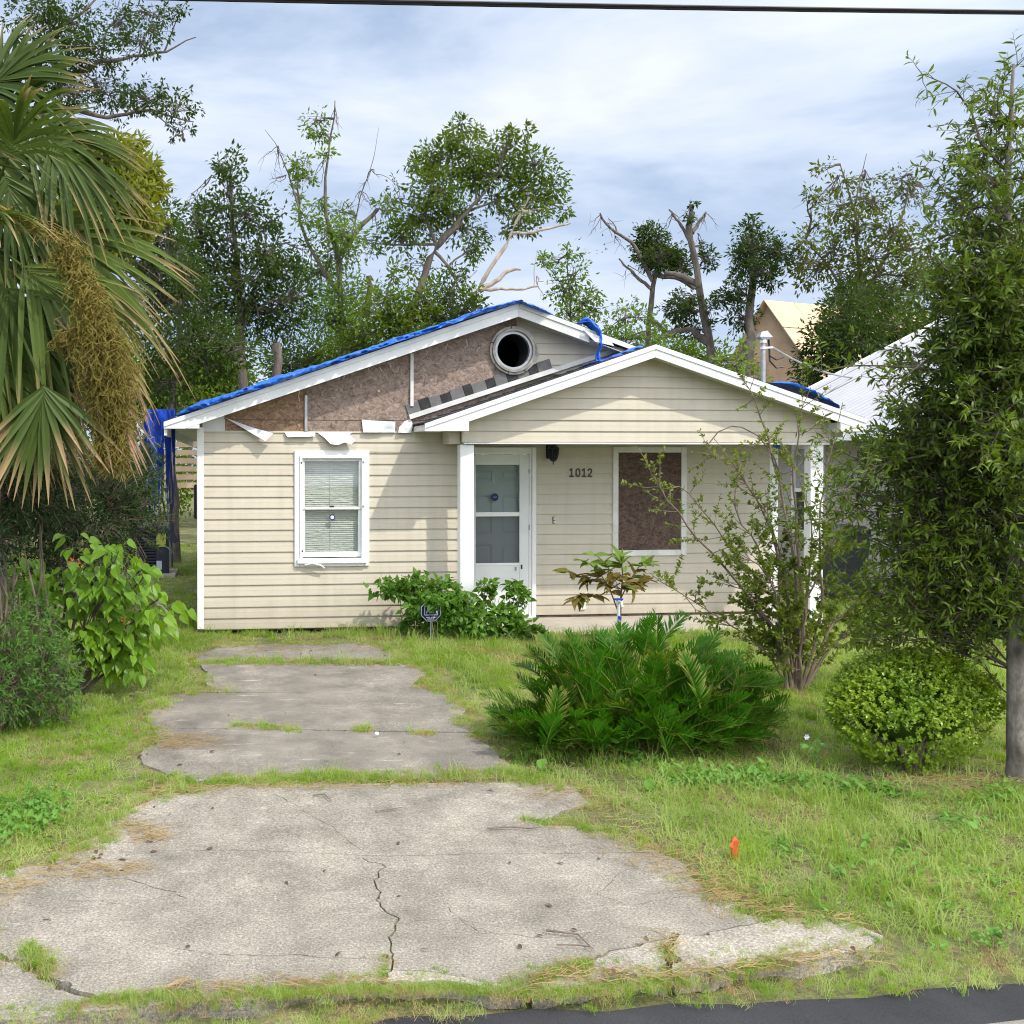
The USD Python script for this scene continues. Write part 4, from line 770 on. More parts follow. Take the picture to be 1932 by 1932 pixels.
solid = slabs_poly.buffer(-.035).difference(unary_union([jag(l, a, 20 + k).buffer(w_ / 2 + .02, 2) for k, (l, w_, a) in enumerate(cuts) if w_ > .05]))
foot = sbox(xl, W - .03, pj + .1, BACK).union(sbox(X(866, G) - .02, G - .06, xr + .06, BACK))
import shapely
def inside(poly, xy): return shapely.contains_xy(poly, xy[:, 0], xy[:, 1])
bare = unary_union([Polygon([tuple(gnd(px, py)[:2]) for px, py in pts]).buffer(.03) for pts in ([(420, 1200), (560, 1196), (740, 1206), (740, 1226), (420, 1222)], [(1000, 1500), (1100, 1490), (1240, 1580), (1380, 1690), (1420, 1720), (1560, 1735), (1360, 1700), (1200, 1590)],
    [(110, 1630), (220, 1560), (280, 1500), (340, 1470), (330, 1500), (240, 1560), (200, 1600)], [(1560, 1470), (1930, 1440), (1930, 1490), (1700, 1500)])])
def fieldpts(x0, x1, y0, y1, dens, seed):
    r = np.random.default_rng(seed); k = int((x1 - x0) * (y1 - y0) * dens); P = np.stack([x0 + (x1 - x0) * r.random(k), y0 + (y1 - y0) * r.random(k)], 1)
    # inside the view
    d = (P[:, 1] * math.cos(YAW) + P[:, 0] * math.sin(YAW)); sx = (P[:, 0] * math.cos(YAW) - P[:, 1] * math.sin(YAW)) / d * F + CX
    P = P[(sx > -120) & (sx < PX + 120)]
    edge = np.array([roady(a) for a in P[:, 0]]) + .02 * np.sin(P[:, 0] * 13) - .05 + .10 * (meshkit.fbm(np.stack([P[:, 0] * 4, P[:, 1] * 0, P[:, 0] * 0], 1), 3, 5) - .5)
    P = P[P[:, 1] > edge[(slice(None))] if len(edge) == len(P) else P[:, 1] > road_y]
    return P[~inside(solid, P) & ~inside(foot, P)]
protos = [(tuft(26, .032, .075, .0042, .9, 1), Mt['grass_a']), (tuft(26, .035, .06, .0042, 1.2, 2), Mt['grass_b']), (tuft(20, .030, .12, .0045, .8, 3), Mt['grass_a']), (tuft(22, .036, .05, .004, 1.5, 4), Mt['grass_dry']), (tuft(18, .03, .13, .004, .7, 5), Mt['grass_b'])]
allP, allS, allI = [], [], []
for (x0, x1, y0, y1, dens) in ((-4, 6.5, 3.3, 6.0, 620), (-5, 9, 6.0, 9.0, 380), (-6, 13, 9.0, 13.0, 230), (-9, 24, 13, 24, 55)):
    P = fieldpts(x0, x1, y0, y1, dens, int(y0 * 10)); r = np.random.default_rng(int(y0 * 7))
    patch = meshkit.fbm(np.stack([P[:, 0] * .9, P[:, 1] * .9, P[:, 0] * 0 + 2], 1), 3, 31); p2 = meshkit.fbm(np.stack([P[:, 0] * 2.5, P[:, 1] * 2.5, P[:, 0] * 0 + 9], 1), 3, 41)
    dist = np.array([drive_poly.exterior.distance(Point(*p)) for p in P]) if y0 < 12 else np.full(len(P), 9.)
    keep = r.random(len(P)) < np.where(inside(bare, P), .22, np.clip(.45 + (p2 - .3) * 2.0, .25, 1)); keep &= ~((dist < .10) & (r.random(len(P)) < .35))
    P, patch, p2, dist = P[keep], patch[keep], p2[keep], dist[keep]
    left = P[:, 0] < .6
    idx = np.where(r.random(len(P)) < np.clip((patch - .45) * 4.0 + np.where(left, .15, -.12), .05, .85), 0, 1)
    idx = np.where((r.random(len(P)) < .12), 2, idx); idx = np.where((r.random(len(P)) < .12) & ~left, 4, idx)
    idx = np.where(r.random(len(P)) < np.where(dist < .14, .45, np.where(inside(bare, P), .4, np.clip((p2 - .50) * 2.2, .05, .5))), 3, idx)
    sc = (.65 + .7 * r.random(len(P))) * np.where(dist < .12, .65, 1.0) * (1.0 + .35 * (P[:, 1] > 9)) * np.where(P[:, 1] < road_y + .42, .45, 1)
    allP.append(np.c_[P, -.02 + .0 * P[:, 0]]); allS.append(np.stack([sc * 1.05, sc * 1.05, sc * (.75 + .5 * r.random(len(P)))], 1)); allI.append(idx)
P = np.concatenate(allP); S = np.concatenate(allS); I = np.concatenate(allI)
scatter('grass', protos, P, S, rg.random(len(P)) * 6.283, I, 'rough green and yellowing lawn grass around the broken driveway')
print('tufts', len(P))
# ================================================================== LEAVES AND SHRUBS
def unit(v): return v / (np.linalg.norm(v, axis=-1, keepdims=True) + 1e-12)
def leaves(P, D, N, L, Wd, fold=.22, kind='quad'):
    """many leaves at once: P base, D direction, N upper side, L length, Wd width. quad: folded diamond; heart / lance: more outline points"""
    n = len(P); D = unit(D); S = unit(np.cross(D, N)); N = np.cross(S, D)
    L = np.broadcast_to(L, (n,))[:, None]; Wd = np.broadcast_to(Wd, (n,))[:, None]
    if kind == 'quad':
        v = np.stack([P, P + D * L * .45 + S * Wd / 2 + N * Wd * fold, P + D * L - N * L * .06, P + D * L * .45 - S * Wd / 2 + N * Wd * fold], 1); f = [(0, 1, 2), (0, 2, 3)]; k = 4
    elif kind == 'heart':
        pr = [(-.06, .0, 0), (.02, .40, .10), (.22, .52, .13), (.52, .40, .09), (.80, .16, .02), (1.0, 0, -.10)]
        v = [P, P + D * L * .45 - N * L * .03, P + D * L]
        left = [P + D * L * a + S * Wd * w_ + N * Wd * h for a, w_, h in pr[1:5]]; right = [P + D * L * a - S * Wd * w_ + N * Wd * h for a, w_, h in pr[1:5]]
        v = np.stack([P, P + D * L * .5, P + D * L - N * L * .12] + left + right, 1); k = 11
        f = [(0, 3, 4), (0, 4, 1), (4, 5, 1), (5, 6, 1), (6, 2, 1), (0, 8, 7), (0, 1, 8), (8, 1, 9), (9, 1, 10), (10, 1, 2)]
    else:  # lance
        v = np.stack([P, P + D * L * .3 + S * Wd * .42 + N * Wd * fold, P + D * L * .68 + S * Wd * .40 + N * (Wd * fold - L * .03), P + D * L - N * L * .10, P + D * L * .68 - S * Wd * .40 + N * (Wd * fold - L * .03), P + D * L * .3 - S * Wd * .42 + N * Wd * fold], 1); k = 6
        f = [(0, 1, 5), (1, 2, 5), (2, 4, 5), (2, 3, 4)]
    f = np.asarray(f)
    return v.reshape(-1, 3), (np.arange(n)[:, None, None] * k + f[None]).reshape(-1, 3)
def rdir(r, n): return unit(r.normal(size=(n, 3)))
def blob(r, c, rad, ncl, per, size, wid, spread=.18, shell=.55, droop=.25, kind='quad', mesh=None, upb=.4, orient=None, sz=.35):
    """leaf clusters through an ellipsoid; returns cluster centres"""
    c = np.asarray(c, float); rad = np.asarray(rad, float)
    d = rdir(r, ncl); q = (shell + (1 - shell) * r.random((ncl, 1)) ** .6) * (1 + .16 * r.normal(size=(ncl, 1)))
    C = c + d * rad * q
    cc = np.repeat(C, per, 0); dd = np.repeat(d, per, 0); n = len(cc)
    off = r.normal(size=(n, 3)) * spread * np.minimum(rad.mean(), 1e9)
    P = cc + off
    D = unit(unit(off) * .8 + dd * .5 + rdir(r, n) * .55 + [0, 0, -droop]); N = unit(dd * .5 + rdir(r, n) * .7 + [0, 0, upb])
    L = size * (1 - sz + 2 * sz * r.random(n))
    if mesh is not None: mesh.add(*leaves(P, D, N, L, L * wid, kind=kind))
    return C, d
def wand(mesh, r, p, q, r0, r1, sag=.1, n=5, jit=.03, sides=5):
    p = np.asarray(p, float); q = np.asarray(q, float); t = np.linspace(0, 1, n)[:, None]; l = np.linalg.norm(q - p)
    pts = p + (q - p) * t + np.array([0, 0, 1.0]) * (sag * l) * (t * (1 - t)) * 2; pts[1:-1] += r.normal(size=(n - 2, 3)) * jit * l
    mesh.tube(pts, np.linspace(r0, r1, n), sides); return pts
def along(pts, k, r):
    """k random points along a polyline with directions"""
    s = np.r_[0, np.cumsum(np.linalg.norm(np.diff(pts, axis=0), axis=1))]; u = np.sort(r.random(k)) * s[-1]
    P = np.stack([np.interp(u, s, pts[:, i]) for i in range(3)], 1); i = np.clip(np.searchsorted(s, u) - 1, 0, len(pts) - 2); return P, unit(pts[i + 1] - pts[i])
def leafy_wand(lm, r, pts, k, L, wid, start=.25, kind='quad', flat=.5, droop=.1, two=True):
    a = max(1, int(len(pts) * start)); P, T = along(pts[a:] if len(pts) - a >= 2 else pts[-2:], k, r)
    side = unit(np.cross(T, rdir(r, k))); D = unit(side * .9 + T * .55 + [0, 0, -droop]); N = unit(np.cross(side, T) * .4 + rdir(r, k) * .5 + [0, 0, .6])
    l = L * (.6 + .8 * r.random(k)); lm.add(*leaves(P, D, N, l, l * wid, kind=kind))

# ------------------------------------------------------------------ cycad clump
def frond_cycad(base, d, n, L, r, k=34, ll=.13, bend=.55):
    """feather frond: arching rachis with stiff narrow leaflets standing up from it like a comb"""
    t = np.linspace(0, 1, 9)[:, None]; up_ = np.array([0, 0, 1.0])
    pts = base + d * L * t + up_ * (-bend * L * t ** 2.0)
    m = mb(); m.tube(pts, np.linspace(.006, .002, 9), 4, t=0.5)
    u = np.linspace(.10, 1, k); s = np.interp(u, t[:, 0], np.arange(9)); i = np.minimum(s.astype(int), 7); T = unit(pts[i + 1] - pts[i])
    P = np.stack([np.interp(u, t[:, 0], pts[:, c]) for c in range(3)], 1); S = unit(np.cross(T, up_ + r.normal(0, .15, 3))); Nn = np.cross(S, T)
    prof = np.sin(np.pi * np.clip(u * .80 + .16, 0, 1)) ** .5; dry = r.random() ** 4
    for sg in (1, -1):
        D = unit(S * sg * .55 + T * .72 + Nn * .42 + r.normal(0, .11, (k, 3))); l = ll * prof * (.85 + .3 * r.random(k))
        v, f = leaves(P, D, unit(Nn - T * .4 - S * sg * .3), l, np.full(k, .0112) * (.8 + .4 * r.random()), fold=.15, kind='lance'); m.add(v, f, np.tile(np.array([0, .05, .3, 1, .3, .05]) * dry, k))
    return m.get(), m.tints()
sago = thing('cycad', 'wide dark green cycad clump with dense feathery fronds beside the driveway', 'cycad')
r = np.random.default_rng(11); sb = gnd(1195, 1415); cy0 = sb[1] + .22; cx0 = at(1193, 1300, cy0)[0]
obj(sago, 'crown_base', trimesh.Trimesh(*hull([(cx0 + .35 * math.cos(a), cy0 + .24 * math.sin(a), -.05) for a in np.linspace(0, 6.2, 12)] + [(cx0 + .2 * math.cos(a), cy0 + .15 * math.sin(a), .08) for a in np.linspace(0, 6.2, 12)])), Mt['bark_dark'])
NF = 299; DR = np.array([1.0, .60, .80]); inner = mb()
for k in range(NF + 210):
    n = rdir(r, 1)[0]; n[2] = abs(n[2]) * (.95 if k % 4 else .3); n = unit(n); deep = .70 if k >= NF else 1.0
    if n[1] > .55: n[1] *= -1
    lump = 1 + .20 * (meshkit.fbm((n * 2.2 + 3)[None], 3, 5)[0] - .5) * 2
    n3 = n / (np.sum(np.abs(n) ** 2.9)) ** (1 / 2.9); tip = np.array([cx0, cy0, .03]) + n3 * DR * lump * deep * (.86 + .16 * r.random()); d = unit(n * [.8, .8, .35] + [0, 0, .55] + r.normal(0, .26, 3)); L = .36 + .18 * r.random()
    base = tip - d * L * .9; base[2] = max(base[2], .04)
    m, tt = frond_cycad(base, d, None, L, r, k=25, ll=.13, bend=.10 + .25 * r.random()); v = np.array(m.vertices); v[:, 2] = np.maximum(v[:, 2], .006); m.vertices = v
    if k < NF: obj(sago, 'frond', m, Mt['sago'], prim=tt)
    else: inner.add(m.vertices, m.faces, tt)
obj(sago, 'inner_fronds', inner.get(), Mt['sago'], kind='stuff', prim=inner.tints())

# ------------------------------------------------------------------ round boxwood
r = np.random.default_rng(12); bxc = gnd(1722, 1462); yb_ = bxc[1] + .16; bwid = 350 * mpp(1722, yb_) / 2
box_c = np.array([at(1720, 1300, yb_)[0], yb_, 0]); bh = at(1720, 1216, yb_)[2]
bw_ = thing('boxwood', 'round bright green boxwood bush beside the right tree trunk', 'bush')
lm = mb(); sm = mb(); ncl = 2600
for k in range(ncl):
    d = rdir(r, 1)[0]; d[2] = abs(d[2]) if r.random() < .6 else d[2] * .95
    cpt = box_c + [0, 0, bh * .49]; radv = np.array([bwid * .97, bwid * .62, bh * .50])
    lump = 1 + .17 * (meshkit.fbm((d * 2.4 + 5)[None], 3, 2)[0] - .5) * 2; q = (.84 + .17 * r.random() ** .5) * lump
    tip = cpt + unit(d) * radv * q; tip[2] = max(tip[2], .02 + .05 * r.random())
    out = unit(d * .8 + [0, -.05, .55] + r.normal(0, .25, 3)); ln_ = .07 + .05 * r.random(); base = tip - out * ln_
    pts = np.array([base, base + out * ln_ * .5 + r.normal(0, .004, 3), tip]); n_ = 13
    P, T = along(pts, n_, r); side = unit(np.cross(T, rdir(r, n_))); D = unit(side + T * .6); N = unit(T * .9 + side * -.3 + r.normal(0, .2, (n_, 3))); l = .021 * (.7 + .6 * r.random(n_)); lm.add(*leaves(P, D, N, l, l * .62, fold=.12))
obj(bw_, 'foliage', lm.get(), Mt['box'])
for k in range(26):
    a = r.random() * 6.283; sm_ = wand(sm, r, box_c + [.07 * math.cos(a), .07 * math.sin(a), -.02], box_c + [bwid * .7 * math.cos(a) * r.random(), bwid * .6 * math.sin(a) * r.random(), bh * (.45 + .4 * r.random())], .012, .004)
obj(bw_, 'stems', sm.get(), Mt['twig'], kind='stuff')
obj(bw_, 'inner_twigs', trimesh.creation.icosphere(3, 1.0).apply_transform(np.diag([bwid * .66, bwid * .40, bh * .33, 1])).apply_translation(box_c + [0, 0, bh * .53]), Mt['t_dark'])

# ------------------------------------------------------------------ crape myrtle: many thin stems
r = np.random.default_rng(13); cb = gnd(1500, 1306); YM = cb[1]
cm = thing('crape_myrtle', 'sparse leggy crape myrtle with many thin stems before the right porch post', 'shrub')
stems = [[(1505, 1300), (1500, 1220), (1480, 1100), (1440, 960), (1380, 870), (1300, 850)], [(1495, 1305), (1470, 1200), (1400, 1110), (1310, 1010), (1250, 930), (1200, 840)], [(1500, 1300), (1505, 1180), (1500, 1060), (1470, 900), (1425, 760), (1400, 700)],
         [(1505, 1300), (1515, 1190), (1510, 1050), (1495, 920), (1505, 800), (1530, 730)], [(1510, 1300), (1540, 1210), (1550, 1120), (1545, 980), (1565, 860), (1590, 760)], [(1515, 1300), (1555, 1200), (1600, 1150), (1650, 1120), (1700, 1110)], [(1515, 1298), (1560, 1230), (1610, 1180), (1680, 1160)],
         [(1490, 1305), (1450, 1230), (1380, 1180), (1300, 1130), (1225, 1080)], [(1490, 1304), (1455, 1190), (1410, 1080), (1340, 980), (1290, 920), (1225, 925)], [(1500, 1303), (1490, 1150), (1460, 1000), (1400, 900), (1350, 830)], [(1503, 1303), (1525, 1120), (1530, 980), (1500, 870), (1440, 800)], [(1497, 1303), (1485, 1180), (1430, 1040), (1385, 960), (1400, 850), (1455, 830)],
         [(1488, 1306), (1470, 1240), (1440, 1180), (1420, 1120), (1350, 1090)], [(1507, 1303), (1512, 1230), (1520, 1140), (1560, 1050), (1590, 960), (1600, 900)], [(1484, 1305), (1476, 1215), (1462, 1120), (1430, 1060), (1360, 1050)]]
lm = mb(); tw = mb(); arch = []
for k, s in enumerate(stems):
    dy = r.normal(0, .30); n = len(s); pts = np.array([at(x, y, YM + .1 + dy * i / (n - 1)) for i, (x, y) in enumerate(s)]); pts[0][2] = -.03
    t = np.linspace(0, 1, n); tt = np.linspace(0, 1, n * 3); pts = np.stack([np.interp(tt, t, pts[:, c]) for c in range(3)], 1); pts[1:-1] += r.normal(0, .008, (len(pts) - 2, 3))
    b = mb(); b.tube(pts, np.linspace(.017 if k < 7 else .011, .0028, len(pts)), 6); obj(cm, 'stem', b.get(), Mt['twig'])
    for j in range(28):
        u = .14 + .78 * r.random(); i = min(int(u * (len(pts) - 1)), len(pts) - 2); p = pts[i]; T = unit(pts[i + 1] - pts[i]); d = unit(T * .6 + rdir(r, 1)[0] * .8 + [0, 0, .15]); ln_ = .14 + .30 * r.random() * (1.1 - .5 * u)
        w_ = wand(tw, r, p, p + d * ln_, .004, .0015, sag=-.05, n=4, sides=4)
        low = p[2] < 1.35
        leafy_wand(lm, r, w_, 38 if low else 18, .036, .56, start=.1)
    leafy_wand(lm, r, pts, 14, .04, .5, start=.6)
obj(cm, 'twigs', tw.get(), Mt['twig'], kind='stuff'); obj(cm, 'foliage', lm.get(), Mt['myrtle'])
# the arching bare cane over the gable
b = mb(); b.tube(np.array([at(x, y, YM + .2) for x, y in [(1475, 905), (1460, 860), (1430, 822), (1400, 806), (1380, 804), (1355, 815), (1335, 840)]]), .006, 5); obj(cm, 'stem', b.get(), Mt['twig'])

# ------------------------------------------------------------------ young sapling with russet lower leaves
r = np.random.default_rng(14); YS = 10.3; sp_ = thing('sapling', 'young sapling with green top leaves and russet lower leaves before the porch', 'sapling')
root = at(1168, 1160, YS); root[2] = -.02
br = [[(1168, 1170), (1172, 1120), (1175, 1085), (1172, 1050)], [(1165, 1160), (1150, 1110), (1128, 1075), (1105, 1060)], [(1168, 1150), (1185, 1100), (1205, 1070), (1225, 1062)], [(1168, 1140), (1160, 1090), (1140, 1060), (1120, 1045)], [(1166, 1165), (1130, 1125), (1100, 1120), (1085, 1130)], [(1168, 1150), (1192, 1110), (1215, 1090)], [(1166, 1150), (1120, 1095), (1090, 1088), (1070, 1078)]]
for k, s in enumerate(br):
    pts = np.array([at(x, y, YS + r.normal(0, .10)) for x, y in s]); pts[0] = root + [r.normal(0, .008), 0, .0 if k == 0 else .3 + .1 * k]
    if k == 0: pts[0] = root
    b = mb(); b.tube(pts, np.linspace(.013 if k == 0 else .008, .003, len(pts)), 6); obj(sp_, 'stem', b.get(), Mt['twig'])
    for j in range(19):
        u = .35 + .65 * r.random() if j else 1.0; P, T = along(pts[1:], 1, r) if j else (pts[-1:], unit(pts[-1:] - pts[-2:-1])); P = P[0]; T = T[0]
        hi = P[2] > at(1170, 1078, YS)[2]; side = rdir(r, 1)[0]; side[2] *= .35; D = unit(side + T * .35 + [0, 0, .05 if hi else -.28]); N = unit(np.array([0, -.25, 1.0]) + r.normal(0, .35, 3)); l = .13 + .075 * r.random()
        m = mb().add(*leaves(P[None], D[None], N[None], l, l * .46, fold=.20, kind='heart')); obj(sp_, 'leaf', m.get(), Mt['sap_green'] if hi or r.random() < .12 else Mt['sap_red'])

# ------------------------------------------------------------------ climbing bushes at the post and the door
def leafbush(name, label, spots, seed, mats, L, wid, dens, kind='heart', stems=10, Y0=None):
    r = np.random.default_rng(seed); th = thing(name, label, 'bush'); lm = mb(); sm = mb()
    for (px, py, rx_, ry_, Y, n) in spots:
        c = at(px, py, Y); k = mpp(px, Y); rad = np.array([rx_ * k, min(rx_, ry_) * k * .8, ry_ * k]); C, d = blob(r, c, rad, n, 7, L, wid, spread=.16, shell=.45, droop=.35, kind=kind, mesh=lm)
        for q in range(max(2, stems // len(spots))):
            g_ = c.copy(); g_[2] = -.02; g_[0] += r.normal(0, .08); wand(sm, r, g_, C[r.integers(len(C))], .006, .002, sag=.08)
    lm_ = lm.get(); v = np.array(lm_.vertices); v[:, 2] = np.maximum(v[:, 2], .004); lm_.vertices = v
    obj(th, 'stems', sm.get(), Mt['twig'], kind='stuff'); obj(th, 'foliage', lm_, mats); return th
leafbush('door_bush', 'leafy bush with a security sign in front of the left porch post', [(745, 1108, 42, 17, 11.30, 26), (790, 1115, 45, 25, 11.25, 42), (840, 1128, 48, 34, 11.1, 60), (800, 1150, 40, 30, 11.1, 40), (852, 1165, 36, 28, 11.0, 36), (783, 1092, 8, 12, 11.25, 4), (905, 1175, 30, 20, 11.0, 22), (828, 1140, 20, 16, 10.78, 12), (765, 1180, 12, 10, 11.2, 6)], 21, Mt['vine'], .07, .75, 1)
leafbush('door_bush', 'leafy bush in front of the storm door, right of the post', [(915, 1130, 16, 28, 11.12, 16), (922, 1103, 12, 14, 11.1, 6), (970, 1128, 24, 30, 11.1, 24), (940, 1170, 48, 24, 10.95, 52), (985, 1185, 34, 18, 10.85, 30), (1015, 1195, 16, 10, 10.8, 8), (900, 1185, 30, 20, 10.9, 22)], 22, Mt['vine'], .07, .75, 1)

# ------------------------------------------------------------------ left side: bright heart-leaved shrub, two dark shrubs
r = np.random.default_rng(23); YB = 8.7; bs = thing('bright_shrub', 'bright lime green shrub with big drooping heart leaves left of the house', 'shrub')
bstems = [[(130, 1290), (150, 1200), (185, 1110), (210, 1040)], [(135, 1290), (180, 1220), (230, 1170), (290, 1130), (315, 1160)], [(120, 1285), (110, 1180), (120, 1080), (130, 1020)], [(125, 1285), (90, 1180), (60, 1090), (45, 1060)], [(130, 1290), (200, 1240), (250, 1200), (270, 1190)], [(128, 1288), (160, 1150), (215, 1080), (240, 1070)],
          [(130, 1290), (170, 1180), (240, 1110), (262, 1085)], [(125, 1280), (130, 1150), (160, 1080), (190, 1045)], [(120, 1285), (70, 1150), (30, 1110), (10, 1110)], [(140, 1290), (210, 1255), (240, 1240)], [(130, 1285), (170, 1160), (190, 1120)], [(135, 1288), (195, 1205), (225, 1215)], [(130, 1290), (215, 1190), (285, 1150)], [(150, 1290), (200, 1240), (235, 1225), (245, 1250)], [(130, 1290), (150, 1200), (150, 1130)], [(130, 1290), (180, 1190), (205, 1170)], [(128, 1288), (175, 1140), (225, 1120)], [(128, 1288), (165, 1230), (185, 1190)], [(110, 1290), (60, 1180), (20, 1080)], [(115, 1290), (80, 1170), (60, 1100)], [(105, 1290), (50, 1200), (0, 1130)], [(120, 1290), (95, 1150), (95, 1080)], [(130, 1290), (225, 1200), (300, 1175)], [(120, 1290), (130, 1240), (120, 1200)]]
nl = 0
for s in bstems:
    n = len(s); pts = np.array([at(x + 4 + .04 * (1290 - y), y, YB + .02 + .18 * (r.random() - .6) * i) for i, (x, y) in enumerate(s)]); pts[0][2] = -.03
    t = np.linspace(0, 1, n); tt = np.linspace(0, 1, 9); pts = np.stack([np.interp(tt, t, pts[:, c]) for c in range(3)], 1)
    b = mb(); b.tube(pts, np.linspace(.018, .004, 9), 6); obj(bs, 'stem', b.get(), Mt['bark_dark'])
    for j in range(22):
        P, T = along(pts[3:], 1, r) if j > 3 else (pts[-1:] + r.normal(0, .03, (1, 3)), unit(pts[-1:] - pts[-2:-1])); P = P[0]; T = T[0]
        a = rdir(r, 1)[0]; P2 = P + a * [.12, .12, .09]; D = unit(a * [.5, .5, .2] + T * .25 + [0, -.12, -.75 + .3 * r.random()]); N = unit(np.array([a[0] * .5, -.8, .55]) + r.normal(0, .35, 3)); l = .10 + .065 * r.random()
        m = mb().add(*leaves(P2[None], D[None], N[None], l, l * .62, fold=.2, kind='heart')).tube([P, P2], .0018, 3)
        if nl < 298: obj(bs, 'leaf', m.get(), Mt['bright'])
        else: extra = (extra.add(m.get().vertices, m.get().faces) if nl > 298 else mb().add(m.get().vertices, m.get().faces))
        nl += 1
obj(bs, 'small_leaves', extra.get(), Mt['bright'], kind='stuff')
for (px, py) in ((289, 1178 - 550), ):
    pass
for (px, py) in ((186, 1049), (153, 1063), (134, 1060), (236, 1168)):
    c = at(px, py, YB - .25); m = mb()
    for k in range(7): m.add(*leaves(c[None] + r.normal(0, .006, (1, 3)), rdir(r, 1) + [[0, -.3, .2]], rdir(r, 1), .04, .012))
    obj(bs, 'flower', m.get(), Mt['orange'])
def fineshrub(name, label, spots, seed, m, L, wid, per=9, stems=14, cat='shrub'):
    r = np.random.default_rng(seed); th = thing(name, label, cat); lm = mb(); sm = mb()
    for (px, py, rx_, ry_, Y, n) in spots:
        c = at(px, py, Y); k = mpp(px, Y); rad = np.array([rx_ * k, min(rx_, ry_) * k, ry_ * k]); C, d = blob(r, c, rad, n, 1, L, wid, spread=.02, shell=.5)
        for p, dd in zip(C, d):
            q = p + unit(dd + [0, 0, .5] + r.normal(0, .35, 3)) * (.08 + .12 * r.random()); w_ = wand(sm, r, p - dd * .08, q, .003, .0012, n=3, sides=3); leafy_wand(lm, r, w_, per, L, wid, start=0., kind='lance')
        for q in range(max(2, stems // len(spots))):
            g_ = c.copy(); g_[2] = -.02; g_[0] += r.normal(0, .1); wand(sm, r, g_, C[r.integers(len(C))], .012, .003)
    lm_ = lm.get(); v = np.array(lm_.vertices); v[:, 2] = np.maximum(v[:, 2], .004); lm_.vertices = v
    obj(th, 'stems', sm.get(), Mt['twig'], kind='stuff'); obj(th, 'foliage', lm_, m); return th
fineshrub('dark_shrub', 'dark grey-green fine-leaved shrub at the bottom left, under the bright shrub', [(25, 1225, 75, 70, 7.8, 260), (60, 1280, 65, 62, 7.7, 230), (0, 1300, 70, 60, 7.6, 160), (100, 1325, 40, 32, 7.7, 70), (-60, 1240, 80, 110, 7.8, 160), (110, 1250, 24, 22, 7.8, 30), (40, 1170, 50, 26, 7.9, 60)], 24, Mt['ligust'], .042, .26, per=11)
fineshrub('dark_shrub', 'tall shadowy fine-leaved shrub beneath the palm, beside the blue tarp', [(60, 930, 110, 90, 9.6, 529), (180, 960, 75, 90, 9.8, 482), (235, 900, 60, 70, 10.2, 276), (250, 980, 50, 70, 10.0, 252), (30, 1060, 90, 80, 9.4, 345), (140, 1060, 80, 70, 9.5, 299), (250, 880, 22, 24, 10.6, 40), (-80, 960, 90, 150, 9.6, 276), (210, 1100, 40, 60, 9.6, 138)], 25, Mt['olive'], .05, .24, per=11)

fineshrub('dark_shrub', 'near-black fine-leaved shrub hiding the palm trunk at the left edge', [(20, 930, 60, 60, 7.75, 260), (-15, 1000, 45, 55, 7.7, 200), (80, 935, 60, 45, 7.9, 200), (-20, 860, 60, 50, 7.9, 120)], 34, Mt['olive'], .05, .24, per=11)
# ------------------------------------------------------------------ small weeds in the lawn
def weedclump(seed, L=.032, n=18, wid=.55):
    r = np.random.default_rng(seed); P = np.c_[r.normal(0, .035, (n, 2)), np.abs(r.normal(0, .02, n))]; D = unit(np.c_[r.normal(0, 1, (n, 2)), .35 + .4 * r.random(n)]); N = unit(np.c_[r.normal(0, .3, (n, 2)), np.ones(n)]); l = L * (.6 + .8 * r.random(n)); return mb().add(*leaves(P, D, N, l, l * wid, kind='heart')).get()
spots = [(30, 1545, 70, 40, 60), (70, 1520, 50, 25, 40), (1330, 1470, 90, 16, 50), (1420, 1465, 60, 20, 50), (1530, 1480, 90, 14, 46), (1640, 1495, 70, 12, 30), (1640, 1620, 60, 25, 10), (1480, 1610, 50, 20, 8), (1280, 1465, 40, 14, 18), (1800, 1560, 90, 40, 36), (1900, 1500, 40, 20, 18), (1200, 1440, 60, 10, 14), (1540, 1700, 200, 60, 12), (1780, 1680, 130, 60, 14), (1860, 1780, 100, 50, 6), (60, 1700, 10, 10, 2)]
r = np.random.default_rng(26); P = []
for (px, py, rx_, ry_, n) in spots:
    for _ in range(n): P.append(gnd(px + r.normal(0, rx_ * .5), py + r.normal(0, ry_ * .5)))
P = np.array(P); P = P[~inside(solid, P[:, :2])]; S = np.repeat((.5 + .75 * r.random((len(P), 1))), 3, 1)
scatter('weeds', [(weedclump(1), Mt['weed']), (weedclump(2, .026, 14, .4), Mt['weed']), (weedclump(3, .042, 9, .6), Mt['weed'])], P, S, r.random(len(P)) * 6.28, r.integers(0, 3, len(P)), 'bright broadleaf weeds scattered through the lawn')
